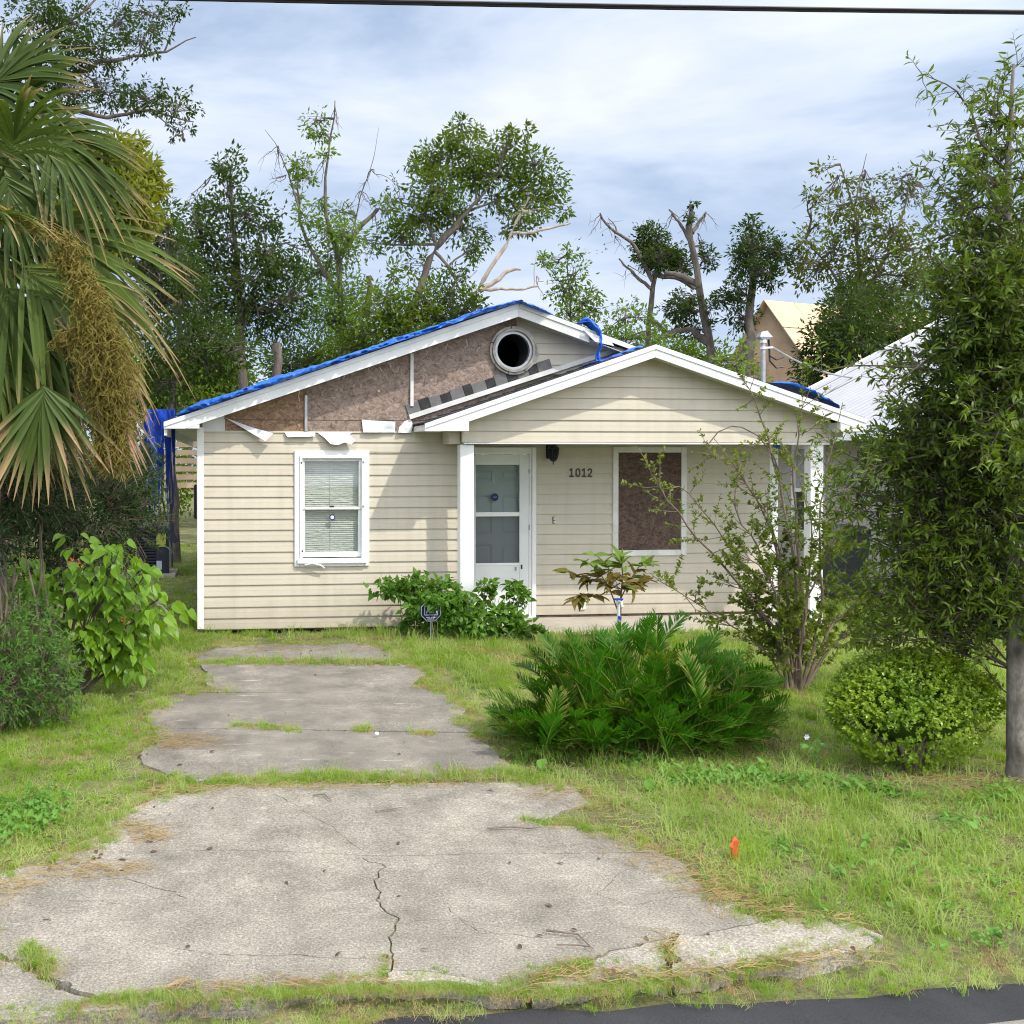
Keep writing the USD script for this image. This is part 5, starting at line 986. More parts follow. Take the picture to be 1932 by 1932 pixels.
# grass along the joints and dead straw on the slabs
def strawpts(pts, n, jx, jy, seed):
    r = np.random.default_rng(seed); out = []
    for _ in range(n):
        i = r.integers(len(pts) - 1); t = r.random(); p = np.array(pts[i]) * (1 - t) + np.array(pts[i + 1]) * t; out.append(gnd(p[0] + r.normal(0, jx), p[1] + r.normal(0, jy)))
    return np.array(out)
straw = mb(); r = np.random.default_rng(28)
for pts, n, jx, jy in (([(440, 1400), (540, 1388), (620, 1395)], 0, 1, 1), ([(290, 1395), (340, 1405), (390, 1402)], 260, 22, 8), ([(230, 1560), (280, 1575), (300, 1590)], 130, 16, 8), ([(130, 1640), (200, 1650), (260, 1640)], 120, 24, 8), ([(0, 1690), (60, 1660), (150, 1640)], 120, 18, 9), ([(290, 1500), (420, 1490), (600, 1488), (900, 1482)], 260, 20, 4),
                       ([(1180, 1600), (1290, 1650), (1380, 1700)], 200, 24, 10), ([(1340, 1690), (1440, 1720), (1600, 1740)], 160, 26, 7), ([(1260, 1770), (1265, 1800)], 40, 6, 8), ([(1000, 1870), (1080, 1830)], 60, 10, 6), ([(1000, 1500), (1100, 1500), (1200, 1580)], 120, 24, 8), ([(300, 1870), (500, 1862), (720, 1856)], 120, 20, 5), ([(1060, 1850), (1300, 1840), (1650, 1800)], 200, 20, 6), ([(400, 1230), (740, 1222)], 140, 30, 5), ([(1640, 1475), (1900, 1470)], 140, 40, 7)):
    if n == 0: continue
    P = strawpts(pts, n, jx, jy, int(pts[0][0]) + n)
    for p in P:
        a = r.random() * 6.283; l = .05 + .09 * r.random(); d = np.array([math.cos(a), math.sin(a) * .6, 0]); p = p.copy(); p[2] = .012 + .01 * r.random(); q1 = p + d * l * .5 + [r.normal(0, .008), r.normal(0, .008), .008 * r.random()]; q2 = p + d * l + [r.normal(0, .02), r.normal(0, .02), .0]
        straw.tube([p, q1, q2], [.0016, .0014, .0006], 3, cap=False)
obj('/World', 'dry_straw', straw.get(), Mt['grass_dry'], kind='stuff', label='dry straw and dead runners lying over the driveway edges')
P = np.concatenate([strawpts([(370, 1252), (560, 1250), (780, 1250)], 420, 10, 3, 1), strawpts([(400, 1480), (560, 1470), (700, 1468), (960, 1462), (1010, 1470)], 750, 10, 6, 2), strawpts([(285, 1300), (430, 1306)], 60, 12, 2, 3), strawpts([(440, 1370), (500, 1372), (560, 1376)], 70, 10, 3, 4), strawpts([(678, 1376), (690, 1380)], 40, 6, 3, 5), strawpts([(780, 1384), (810, 1385)], 30, 6, 2, 6),
    strawpts([(160, 1896), (260, 1886), (420, 1880), (560, 1874), (720, 1868), (860, 1866)], 420, 14, 5, 7), strawpts([(50, 1795), (75, 1815), (100, 1845)], 70, 10, 8, 8), strawpts([(726, 1808), (722, 1840)], 20, 4, 6, 9), strawpts([(1262, 1790), (1268, 1815)], 26, 4, 6, 10), strawpts([(1000, 1855), (1080, 1825), (1110, 1818)], 120, 10, 7, 11), strawpts([(330, 1495), (380, 1490)], 60, 10, 4, 12), strawpts([(880, 1868), (1000, 1878), (1160, 1868), (1300, 1848), (1500, 1815)], 340, 20, 6, 13)])
ex_ = drive_poly.exterior; re_ = np.random.default_rng(91); Lx = ex_.length
E = np.array([[*(np.array(ex_.interpolate(Lx * re_.random()).coords[0]) + re_.normal(0, .055, 2)), 0] for _ in range(2600)]); E = E[E[:, 1] > road_y + .02]; E = E[meshkit.fbm(np.c_[E[:, :2] * 2.2, E[:, 2]], 3, 14) > .40]
P = np.concatenate([P, E])
P[:, 2] = .0; S = np.repeat(.4 + .45 * r.random((len(P), 1)), 3, 1); S = S * np.where(P[:, 1:2] < road_y + .45, .62, 1.0); idx = r.choice([0, 1, 3, 4], len(P), p=[.27, .33, .34, .06])
scatter('joint_grass', protos, P, S, r.random(len(P)) * 6.28, idx, 'tufts of grass growing from the driveway joints and along the road edge')
# twigs on the slabs
for k, (lab, pts) in enumerate((('forked dry twig on the driveway right of the crack', [(1030, 1755), (1090, 1762), (1118, 1790)]), ('thin reddish stick on the upper driveway', [(708, 1530), (740, 1526), (758, 1523)]), ('curved thin stick on the middle of the driveway', [(920, 1562), (965, 1560), (1000, 1563), (1020, 1560)]), ('dark curved stick by the driveway joint', [(590, 1500), (612, 1498), (625, 1512)]))):
    b = mb(); pp = np.array([gnd(x, y, .018) for x, y in pts]); b.tube(pp, [.005] + [.004] * (len(pp) - 2) + [.002], 5)
    if k == 0: b.tube(np.array([gnd(x, y, .018) for x, y in [(1050, 1782), (1090, 1783), (1112, 1786)]]), .003, 5).tube(np.array([gnd(x, y, .018) for x, y in [(1100, 1768), (1108, 1760)]]), .003, 4)
    obj('/World', 'twig', b.get(), Mt['twig'], label=lab, cat='twig')
c = gnd(711, 1384, .03); obj('/World', 'pebble', trimesh.creation.icosphere(2, .016).apply_transform(np.diag([1, 1, .8, 1])).apply_translation(c), Mt['pvc'], label='small white stone on the driveway joint beside a grass tuft', cat='stone', smooth=True)
# flower in the shade of the boxwood
fl = thing('wildflower', 'small pink-white wildflower with broad leaves in the shade left of the boxwood', 'flower'); c = gnd(1535, 1445); r = np.random.default_rng(29)
b = mb(); 
for k in range(3): b.tube([c, c + [.03 * k - .03, -.02, .10], c + [.07 * k - .07, -.03, .19 - .02 * k]], .0025, 4)
obj(fl, 'stem', b.get(), Mt['weed'])
for k in range(9):
    p = c + [r.normal(0, .05), r.normal(0, .03), .08 + .12 * r.random()]; d = np.array([r.normal(0, 1), -.3, -.2]); obj(fl, 'leaf', mb().add(*leaves(p[None], d[None], np.array([[0, -.4, 1.]]), .06, .035, kind='heart')).get(), Mt['weed'])
p = c + [-.07, -.03, .20]; b = mb()
for k in range(6): a = k * 1.047; b.add(*leaves(p[None], np.array([[math.cos(a), -.35, math.sin(a)]]), np.array([[0, -1., .2]]), .022, .018))
obj(fl, 'petals', b.get(), Mt['sign_white'])
# lone heart leaves by the cycad
for k, (px, py) in enumerate(((1251, 1445), (1020, 1432), (1222, 1470))):
    c = gnd(px, py + 22); th = thing('vine_leaf', ['pale heart-shaped vine leaf at the right foot of the cycad', 'pale heart-shaped vine leaf at the left foot of the cycad', 'heart-shaped vine leaf in the grass below the cycad'][k], 'leaf'); h = at(px, py, c[1])
    obj(th, 'stem', mb().tube([c, (c + h) / 2 + [.01, 0, .01], h], .002, 4).get(), Mt['weed']); obj(th, 'blade', mb().add(*leaves(h[None], np.array([[.15, -.2, -1.]]), np.array([[0, -1., .5]]), .085, .07, kind='heart')).get(), Mt['weed'])

# ------------------------------------------------------------------ fallen leaves
r = np.random.default_rng(95); lm = mb()
for (x0, x1, y0, y1, n) in ((60, 1300, 1500, 1840, 22), (300, 850, 1260, 1450, 14), (1100, 1932, 1480, 1850, 240), (0, 300, 1350, 1650, 90), (900, 1932, 1420, 1500, 150), (380, 1000, 1190, 1240, 60)):
    for _ in range(n):
        c = gnd(x0 + (x1 - x0) * r.random(), y0 + (y1 - y0) * r.random()); on = shapely.contains_xy(slabs_poly, c[0], c[1])
        if on and x0 > 1000: continue
        c[2] = .008 if on else .02 + .03 * r.random(); a = r.random() * 6.283
        l = .022 + .03 * r.random(); lm.add(*leaves(c[None], np.array([[math.cos(a), math.sin(a), .1 * r.normal()]]), np.array([[r.normal(0, .3), r.normal(0, .3), 1.]]), l, l * .45, kind='lance'))
obj('/World', 'leaf_litter', lm.get(), Mt['litter'], kind='stuff', label='small brown fallen leaves over lawn and driveway')
# ================================================================== PALM
r = np.random.default_rng(40); YP = 8.4; KP = YP / 7.0
palm = thing('palm_tree', 'shaggy cabbage palm with drooping fan fronds at the left edge', 'palm tree')
tp = at(-22, 1000, YP); tx = tp[0]
hub0 = at(-45, 470, YP)
b = mb(); zz_ = np.linspace(-.05, hub0[2] - .1, 16); b.tube(np.stack([np.interp(zz_, [0, hub0[2]], [tx - .02, hub0[0]]), np.full(16, YP), zz_], 1), np.linspace(.20, .17, 16) * (1 + .06 * np.sin(np.arange(16) * 2.1)), 16)
obj(palm, 'trunk', b.get(), Mt['bark'], smooth=60)
for k in range(46):   # old leaf bases round the trunk
    a = r.random() * 6.283; z = .5 + (hub0[2] - .7) * r.random(); f_ = z / hub0[2]; c = np.array([tx + (hub0[0] - tx) * f_, YP, z]); d = np.array([math.cos(a), math.sin(a), 0]); o = np.array([-d[1], d[0], 0])
    p = c + d * .165; q = c + d * .26 + [0, 0, .22]
    obj(palm, 'leaf_base', mb().add([p - o * .06, p + o * .06, q + o * .025, q - o * .025, p - o * .06 + d * .03, p + o * .06 + d * .03, q + o * .025 + d * .012, q - o * .025 + d * .012], [(0, 1, 2, 3), (4, 7, 6, 5), (0, 3, 7, 4), (1, 5, 6, 2), (3, 2, 6, 7)]).get(), Mt['bark_pale'])
def fan(base, hub, d, nrm, L, nseg, spread, droop, m, w=.042, tipdry=.35, ragged=.12, costa=.3):
    """fan frond: petiole, then pleated segments that split and droop"""
    d = unit(d); nrm = unit(nrm - d * np.dot(nrm, d)); s = np.cross(d, nrm); M_ = mb(); nseg = int(nseg * .82)
    mid = (base + hub) / 2 + [0, 0, .04]; M_.tube([base, mid, hub], [.016, .012, .010], 5, t=0)
    for k in range(nseg):
        u = (k + .5) / nseg * 2 - 1; a = u * spread; dirn = unit(d * math.cos(a) + s * math.sin(a) + nrm * (.10 * abs(u)) + r.normal(0, .05 + .18 * ragged, 3))
        st = hub + d * L * costa * (1 - u * u) * .7; l = L * (.80 + .2 * math.cos(a * .8)) * (1 - ragged * r.random()); n = 7; t = np.linspace(0, 1, n)[:, None]
        dr = droop * (.7 + 1.1 * r.random()); side = np.cross(dirn, nrm)
        C = st + dirn * l * t + np.array([0, 0, -1.0]) * (dr * l * np.clip(t - .25, 0, 1) ** 1.8)
        # shorten so that drooping blades keep their length
        prof = np.array([.25, .75, 1.0, .95, .72, .40, .05])[:, None] * w * (.8 + .4 * r.random()) / 2; fold = nrm * prof * .55
        v = np.concatenate([C + side * prof + fold, C, C - side * prof + fold]); f = []
        for q in range(n - 1): f += [(q, q + 1, n + q + 1, n + q), (n + q, n + q + 1, 2 * n + q + 1, 2 * n + q)]
        tt = np.clip((t[:, 0] - (1 - tipdry * (.4 + .9 * r.random()))) * 3.5, 0, 1); M_.add(v, f, np.tile(tt, 3))
    return M_
def frond(hpx, hpy, dpx, dpy, L, m='palm', dY=0., spread=1.5, nseg=36, droop=.45, face=(0, -1, .5), dyd=0., base=None, tipdry=.25, w=.042, costa=.3, ragged=.15):
    hub = at(hpx, hpy, YP + dY * KP); d = rt * dpx + np.array([0, 0, -1.0]) * dpy + np.array([0, 1.0, 0]) * dyd
    b0 = hub0 + unit(hub - hub0) * .12 + [0, 0, .05] if base is None else base
    M_ = fan(b0, hub, d, np.array(face, float), L * KP, nseg, spread, droop, m, w=w * KP * .95, tipdry=tipdry, costa=costa, ragged=ragged)
    obj(palm, 'frond', M_.get(), Mt[m], prim=M_.tints())
# upper green fronds
frond(45, 268, 1, -.10, .72, dY=-.15, spread=1.35, droop=.55, nseg=38)
frond(95, 275, .75, .55, .62, dY=-.25, spread=1.15, droop=.55, nseg=30)
frond(-20, 250, .55, -1, .80, dY=0, spread=1.2, droop=.25)
frond(-40, 170, 1, -.55, .75, dY=-.1, spread=1.1, droop=.35)
frond(-60, 230, .2, .9, .75, dY=-.3, spread=1.3, droop=.4)
frond(-15, 330, .8, -.6, .6, dY=.25, spread=1.3, droop=.5)
frond(10, 330, .25, .95, .62, dY=-.35, spread=1.0, droop=.4)
# middle, yellowing, long and drooping
frond(10, 445, 1, .02, 1.02, m='palm_y', dY=-.1, spread=.62, droop=.5, nseg=24, w=.05, costa=.45)
frond(-5, 455, 1, .32, 1.05, m='palm_y', dY=-.25, spread=.75, droop=.75, nseg=26, w=.05, costa=.35)
frond(-30, 480, .9, .5, 1.0, m='palm_y', dY=-.35, spread=.9, droop=.65, nseg=30, w=.05)
frond(60, 470, 1, .55, .85, m='palm', dY=.25, spread=.8, droop=.55, nseg=24, w=.045)
frond(150, 500, .6, .9, .62, m='palm', dY=.3, spread=.7, droop=.4, nseg=18, w=.045)
frond(-30, 560, .55, .9, .95, m='palm_y', dY=-.45, spread=1.0, droop=.4, nseg=32, w=.048)
frond(-60, 600, .35, 1, .85, m='palm', dY=-.4, spread=1.0, droop=.3, nseg=28)
frond(20, 600, .5, .85, .75, m='palm', dY=.15, spread=.9, droop=.3, nseg=24)
for (hx, hy, dx, dy, L_, mm, dy_) in ((40, 500, .8, .7, .8, 'palm_y', -.55), (95, 520, .55, .85, .7, 'palm', -.2), (0, 540, .5, .9, .85, 'palm', -.6), (70, 600, .3, 1, .6, 'palm', -.3), (-30, 660, .5, .9, .7, 'palm_y', -.6), (120, 580, .35, .95, .55, 'palm_dead', .1), (20, 620, .2, 1, .6, 'palm_dead', .2), (90, 640, .2, 1, .55, 'palm_dead', .15)):
    frond(hx, hy, dx, dy, L_, m=mm, dY=dy_, spread=.85, droop=.45, nseg=26, w=.046)
# lowest hanging fan and dead ones
frond(82, 727, .02, 1, .68, m='palm', dY=-.92, spread=.95, droop=.16, nseg=40, tipdry=.42, w=.042, face=(.25, -1, .25), costa=.12, ragged=.42)
frond(40, 690, -.25, 1, .75, m='palm', dY=-.5, spread=.9, droop=.15, nseg=28, tipdry=.5, face=(0, -1, .1))
frond(150, 650, .42, .9, .72, m='palm_dead', dY=-.8, spread=.22, droop=.2, nseg=12, w=.03, tipdry=.3, costa=.2)
frond(185, 690, .4, 1, .62, m='palm_dead', dY=-.75, spread=.25, droop=.15, nseg=12, w=.028, costa=.2)
frond(225, 640, .35, 1, .5, m='palm_dead', dY=0, spread=.28, droop=.25, nseg=9, w=.026)
frond(20, 760, .1, 1, .55, m='palm_dead', dY=.1, spread=.5, droop=.1, nseg=14, w=.03)
# crown all round, out of the picture and behind
for k in range(16):
    a = math.radians(100 + 200 * k / 15); hub = hub0 + np.array([math.cos(a) * .8, math.sin(a) * .8, .55 - .9 * ((k * 7) % 5) / 5]); M_ = fan(hub0 + unit(hub - hub0) * .12, hub, hub - hub0, np.array([0, 0, 1.]), .8, 26, 1.3, .5, 'palm'); obj(palm, 'frond', M_.get(), Mt['palm'], prim=M_.tints())
# hanging flower strings
b = mb(); r = np.random.default_rng(41)
def strings(path, wid, n, hang, seed):
    path = np.array([at(x, y, YP - .95 + dy) for x, y, dy in path]); s = np.r_[0, np.cumsum(np.linalg.norm(np.diff(path, axis=0), axis=1))]
    b.tube(path, np.linspace(.014, .005, len(path)), 5)
    for _ in range(n):
        u = r.random() ** .85 * s[-1]; p = np.array([np.interp(u, s, path[:, c]) for c in range(3)]) + r.normal(0, 1, 3) * np.interp(u, s, wid) * [1, 1, .5]; l = hang * (.35 + .9 * r.random()); q = [p]
        for j in range(4): q.append(q[-1] + np.array([r.normal(0, .62), r.normal(0, .62), -.72]) * l / 4)
        b.tube(q, [.0034, .0034, .003, .0026, .0018], 3, cap=False)
        if r.random() < .8:
            for j in range(3):
                o = q[1 + j]; b.tube([o, o + r.normal(0, .03, 3) + [0, 0, -.02]], .003, 3, cap=False)
strings([(110, 470, 0), (150, 500, -.05), (178, 570, -.1), (200, 680, -.1), (214, 790, -.08), (208, 870, -.05)], [.02, .035, .06, .085, .08, .04], 2100, .16, 1)
strings([(-20, 380, 0), (60, 420, -.05), (120, 445, -.08), (160, 470, -.08)], [.03, .04, .04, .03], 160, .10, 2)
strings([(110, 640, 0), (150, 620, -.05), (190, 640, -.1), (210, 720, -.1)], [.02, .06, .09, .09], 350, .14, 3)
obj(palm, 'flower_strings', b.get(), Mt['palm_fruit'])
b = mb()
for k in range(40): p = at(140 + r.normal(0, 4), 690, YP - .1); b.tube([at(138, 684, YP - .1), p + [0, 0, -.02], p + [r.normal(0, .03), r.normal(0, .03), -.12 - .06 * r.random()]], .0022, 3)
obj(palm, 'dead_tassel', b.get(), Mt['bark'])
# ================================================================== NEIGHBOURS AND BACKGROUND THINGS
# house with the white metal roof
nb = thing('neighbour_house', 'grey stucco house with white ribbed metal roof behind the right tree', 'house')
ex = 9.3; ez = 2.42; yf, yn = 18.4, 8.8; rxx = 14.2; rz_ = ez + .5 * (rxx - ex)
obj(nb, 'wall', mb().box(ex + .35, ex + .45, yn + .4, yf - .4, -.05, ez + .1).get(), Mt['stucco'])
obj(nb, 'wall', mb().prism([(ex + .45, -.05), (2 * rxx - ex - .4, -.05), (2 * rxx - ex - .4, ez + .1), (rxx, rz_ - .12), (ex + .45, ez + .1)], yn + .4, yn + .5).get(), Mt['stucco'])
obj(nb, 'wall', mb().prism([(ex + .45, -.05), (2 * rxx - ex - .4, -.05), (2 * rxx - ex - .4, ez + .1), (rxx, rz_ - .12), (ex + .45, ez + .1)], yf - .5, yf - .4).get(), Mt['stucco'])
w_ = .76; y = yn
while y < yf - .01:     # metal sheets with ribs
    ye = min(y + w_, yf); b = mb().prism([(0, 0), (1, 0), (1, 1)], 0, .001) if False else mb()
    ribs = np.arange(y, ye, .19)
    prof = []
    for q in ribs: prof += [(q, 0), (q + .10, 0), (q + .115, .035), (q + .150, .035), (q + .17, 0)]
    prof.append((ye, 0)); prof = np.array(prof); prof[:, 0] = np.minimum(prof[:, 0], ye - .003); n = len(prof)
    for sg in (-1, 1):
        xa, xb = (ex, rxx) if sg < 0 else (2 * rxx - ex, rxx)
        v = [(xa, p, ez + h) for p, h in prof] + [(xb, p, rz_ + h) for p, h in prof]
        b.add(v, [(k, k + 1, n + k + 1, n + k) for k in range(n - 1)])
    obj(nb, 'roof_sheet', b.get(), Mt['metal_roof']); y = ye
obj(nb, 'rake_trim', mb().prism([(ex, ez - .14), (rxx, rz_ - .14), (rxx, rz_ + .05), (ex, ez + .05)], yf - .03, yf).get(), Mt['white'])
obj(nb, 'rake_trim', mb().prism([(ex, ez - .14), (rxx, rz_ - .14), (rxx, rz_ + .05), (ex, ez + .05)], yn, yn + .03).get(), Mt['white'])
obj(nb, 'gutter', mb().box(ex - .10, ex + .01, yn, yf, ez - .14, ez - .02, .012).get(), Mt['white'])
obj(nb, 'soffit', mb().box(ex + .01, ex + .36, yn, yf, ez - .13, ez - .12).get(), Mt['soffit'])
nw = thing('window', parent=nb); yw = 15.8
obj(nw, 'frame', mb().box(ex + .29, ex + .349, yw - .45, yw - .38, .75, 2.26).box(ex + .29, ex + .349, yw + .38, yw + .45, .75, 2.26).box(ex + .29, ex + .349, yw - .38, yw + .38, .75, .82).box(ex + .29, ex + .349, yw - .38, yw + .38, 2.18, 2.26).box(ex + .30, ex + .349, yw - .38, yw + .38, 1.46, 1.52).get(), Mt['white'])
obj(nw, 'pane', mb().box(ex + .335, ex + .349, yw - .37, yw + .37, .83, 1.45).get(), Mt['black_metal']); obj(nw, 'pane', mb().box(ex + .335, ex + .349, yw - .37, yw + .37, 1.53, 2.17).get(), Mt['grey_metal'])
bn = thing('wheeled_bin', 'dark wheeled bin half hidden against the grey neighbour wall', 'bin'); c = at(1582, 1020, 13.6)
obj(bn, 'body', trimesh.Trimesh(*hull([(c[0] + sx * .24, 13.6 + sy * .24, .06) for sx in (-1, 1) for sy in (-1, 1)] + [(c[0] + sx * .30, 13.6 + sy * .30, .98) for sx in (-1, 1) for sy in (-1, 1)])), Mt['bin'])
obj(bn, 'lid', trimesh.Trimesh(*hull([(c[0] + sx * .33, 13.6 + sy * .33, .985) for sx in (-1, 1) for sy in (-1, 1)] + [(c[0] + sx * .24, 13.6 + sy * .24, 1.06) for sx in (-1, 1) for sy in (-1, 1)])), Mt['bin'])
for s_ in (-1, 1): obj(bn, 'wheel', trimesh.creation.cylinder(.10, .05, sections=16, transform=trimesh.transformations.translation_matrix([c[0] + s_ * .27, 13.86, .10]) @ trimesh.transformations.rotation_matrix(math.pi / 2, [0, 1, 0])), Mt['black_metal'])

# half-built house with bare sheathing
oh = thing('unfinished_house', 'tall unfinished house with bare tan roof sheathing behind the trees', 'house')
A = at(1440, 566, 36.0); Bp = A + np.array([9.0, 3.0, 0]); foot_l = at(1342, 690, 36.0); rd = unit(Bp - A); dn = np.array([rd[1], -rd[0], 0])   # dn: towards the viewer and right
hw = 3.6; eh = A[2] - 4.6
def OH(t, s_, z): return A + rd * t + dn * s_ * hw * 1.0 + [0, 0, z - A[2]]
nP = 6; nR = 4
for i in range(nP):
    for k in range(nR):
        t0, t1 = i * 9.4 / nP + .012, (i + 1) * 9.4 / nP - .012; s0, s1_ = k / nR + .004, (k + 1) / nR - .004
        q = [OH(t0, s0, A[2] - 4.6 * s0), OH(t1, s0, A[2] - 4.6 * s0), OH(t1, s1_, A[2] - 4.6 * s1_), OH(t0, s1_, A[2] - 4.6 * s1_)]
        nn = unit(np.cross(q[1] - q[0], q[3] - q[0])); nn = nn if nn[2] > 0 else -nn
        obj(oh, 'roof_panel', mb().add(q + [p + nn * .03 for p in q], [(0, 1, 2, 3), (4, 5, 6, 7), (0, 1, 5, 4), (1, 2, 6, 5), (2, 3, 7, 6), (3, 0, 4, 7)]).get(), Mt['sheath'])
gl_ = [OH(0, -1, eh), OH(0, 1, eh), OH(0, 0, A[2] - .03)]
obj(oh, 'gable_wall', mb().add([OH(.3, -.93, 0), OH(.3, .93, 0), OH(.3, .93, eh), OH(.3, 0, A[2] - .05), OH(.3, -.93, eh)], [(0, 1, 2), (0, 2, 4), (4, 2, 3)]).get(), Mt['sheath_dark'])
obj(oh, 'side_wall', mb().add([OH(.3, .93, 0), OH(9.3, .93, 0), OH(9.3, .93, eh + .1), OH(.3, .93, eh + .1)], [(0, 1, 2, 3)]).get(), Mt['sheath_dark'])
obj(oh, 'back_roof', mb().add([OH(0, 0, A[2]), OH(9.4, 0, A[2]), OH(9.4, -1, eh), OH(0, -1, eh)], [(0, 1, 2, 3)]).get(), Mt['sheath'])

# service cable from the mast to the trees on the right
mk = wh + np.array([.16, 0, -.13]); e1 = at(1605, 685, 17.0); e2 = at(1760, 660, 21)
t = np.linspace(0, 1, 24)[:, None]; pts = mk + (e2 - mk) * t + [0, 0, 1.0] * (-.55 * 4 * t * (1 - t)) * np.array([0, 0, 1.0])
obj('/World', 'service_cable', mb().tube(pts, .016, 6).get(), Mt['wire_grey'], label='grey service cable sagging from the roof mast towards the right', cat='cable')
pts = np.array([at(x, y, 12.5) for x, y in [(1560, 838), (1580, 848), (1610, 862), (1650, 876), (1700, 884), (1760, 885)]]); obj('/World', 'service_cable', mb().tube(pts, .010, 6).get(), Mt['wire'], label='thin black cable drooping below the white gutter', cat='cable')
# overhead cables along the street
for k, (lab, ya, yb, rr) in enumerate((('upper black overhead cable crossing the top of the view', -7.5, 23.0, .011), ('thicker lower black overhead cable crossing the top of the view', -3.0, 26.5, .0155))):
    Yw = 8.0 + .02 * k; p0, p1 = at(370, ya + 3, Yw), at(1932, yb, Yw); d = p1 - p0; t = np.linspace(-6, 6, 60)[:, None]; P = p0 + d * t; P[:, 2] += .0006 * ((P[:, 0] - 3) ** 2)
    obj('/World', 'overhead_cable', mb().tube(P, rr, 6).get(), Mt['wire'], label=lab, cat='cable')

# air conditioner, label plates, plank, pallet
ac = thing('air_conditioner', 'dark outdoor air conditioner beside the left wall, under the hanging tarp', 'air conditioner'); c = gnd(281, 1088); hx = .33; ah = .78; x0, x1, y0, y1 = c[0] - hx, c[0] + hx, c[1], c[1] + .66
obj(ac, 'pad', mb().box(x0 - .12, x1 + .12, y0 - .12, y1 + .12, -.02, .05).get(), Mt['concrete'])
obj(ac, 'body', mb().box(x0 + .02, x1 - .02, y0 + .02, y1 - .02, .052, .052 + ah - .05, .03).get(), Mt['dark'])
obj(ac, 'top_cover', trimesh.Trimesh(*hull([(x0 + sx, y0 + sy, ah + dz) for sx, sy, dz in [(a_, b_, z) for a_ in (-.01, .67) for b_ in (-.01, .67) for z in (-.0, .05)] + [(a_, b_, .09) for a_ in (.14, .52) for b_ in (.14, .52)]])), Mt['ac'])
for k in range(13): z = .09 + k * .05; obj(ac, 'louvre', mb().box(x0, x1 - .22, y0 - .006, y0 + .016, z, z + .026, .005).get(), Mt['ac'])
for px_ in (x0 + .01, x1 - .01): obj(ac, 'corner_post', mb().box(px_ - .022, px_ + .022, y0 - .012, y0 + .03, .052, ah, .006).get(), Mt['ac'])
obj(ac, 'side_panel', mb().box(x1 - .215, x1 - .03, y0 - .008, y0 + .01, .06, ah - .01, .006).get(), Mt['ac'])
obj(ac, 'yellow_label', mb().box(x1 - .205, x1 - .04, y0 - .012, y0 - .009, ah - .27, ah - .04).get(), Mt['yellow_label']); obj(ac, 'white_label', mb().box(x1 - .20, x1 - .11, y0 - .012, y0 - .009, .12, .27).get(), Mt['white_label'])
pa, pb = at(252, 1040, 14.5), at(332, 1150, 11.4); pb[2] = .02
dd = unit(pb - pa); sd = unit(np.cross(dd, [0, 0, 1.])); u_ = np.cross(sd, dd); b = mb(); b.add([p + sd * a_ * .045 + u_ * c_ * .018 for p in (pa, pb) for a_ in (-1, 1) for c_ in (-1, 1)], [(0, 1, 3, 2), (4, 6, 7, 5), (0, 4, 5, 1), (2, 3, 7, 6), (0, 2, 6, 4), (1, 5, 7, 3)])
obj('/World', 'plank', b.get(), Mt['wood'], label='long grey plank slanting to the ground before the air conditioner', cat='plank')
pt = thing('pallet', 'bleached wooden pallet propped upright in the back yard left of the house', 'pallet'); c = at(358, 905, 25.0); pw_ = .62
for k in range(6): obj(pt, 'slat', mb().box(c[0] - pw_, c[0] + pw_, 24.97, 24.99, c[2] - .2 + k * .2, c[2] - .2 + k * .2 + .13).get(), Mt['sheath'])
for k in (-1, 0, 1): obj(pt, 'bearer', mb().box(c[0] + k * .55 - .04, c[0] + k * .55 + .04, 25.0, 25.09, c[2] - .2, c[2] + .95).get(), Mt['wood'])
# security sign in the door bush
sg = thing('yard_sign', 'navy octagonal security sign on a thin stake in the door bush', 'sign'); Ys = 10.85; c = at(813, 1153, Ys); R = .122
oct_ = lambda r_: Polygon([(c[0] + r_ * math.cos(math.radians(22.5 + 45 * k)), c[2] + r_ * math.sin(math.radians(22.5 + 45 * k))) for k in range(8)])
obj(sg, 'plate', mb().prism(oct_(R), Ys, Ys + .006).get(), Mt['navy'])
obj(sg, 'border', mb().prism(oct_(R * .985).difference(oct_(R * .93)), Ys - .004, Ys - .001).get(), Mt['sign_white'])
sq = sbox(c[0] - .073, c[2] - .045, c[0] + .073, c[2] + .072)
obj(sg, 'inner_border', mb().prism(sq.difference(sq.buffer(-.007)), Ys - .004, Ys - .001).get(), Mt['sign_white'])
tm = meshkit.text_mesh('ADT', .058, .002, bold=True); v = np.array(tm.vertices); v[:, 0] -= v[:, 0].mean(); v[:, 0] *= .82
obj(sg, 'lettering', trimesh.Trimesh(np.stack([c[0] + v[:, 0], Ys - .004 + .002 - v[:, 2], c[2] - .02 + v[:, 1]], 1), tm.faces), Mt['sign_white'])
b = mb()
for k, (xa, xb, z) in enumerate(((-.055, -.012, -.068), (-.002, .05, -.068), (-.04, .036, -.086))): b.box(c[0] + xa, c[0] + xb, Ys - .004, Ys - .001, c[2] + z - .005, c[2] + z + .005)
obj(sg, 'small_print', b.get(), Mt['sign_white'])
obj(sg, 'stake', mb().tube([(c[0], Ys + .012, -.1), (c[0], Ys + .012, c[2])], .007, 8).get(), Mt['grey_metal'])
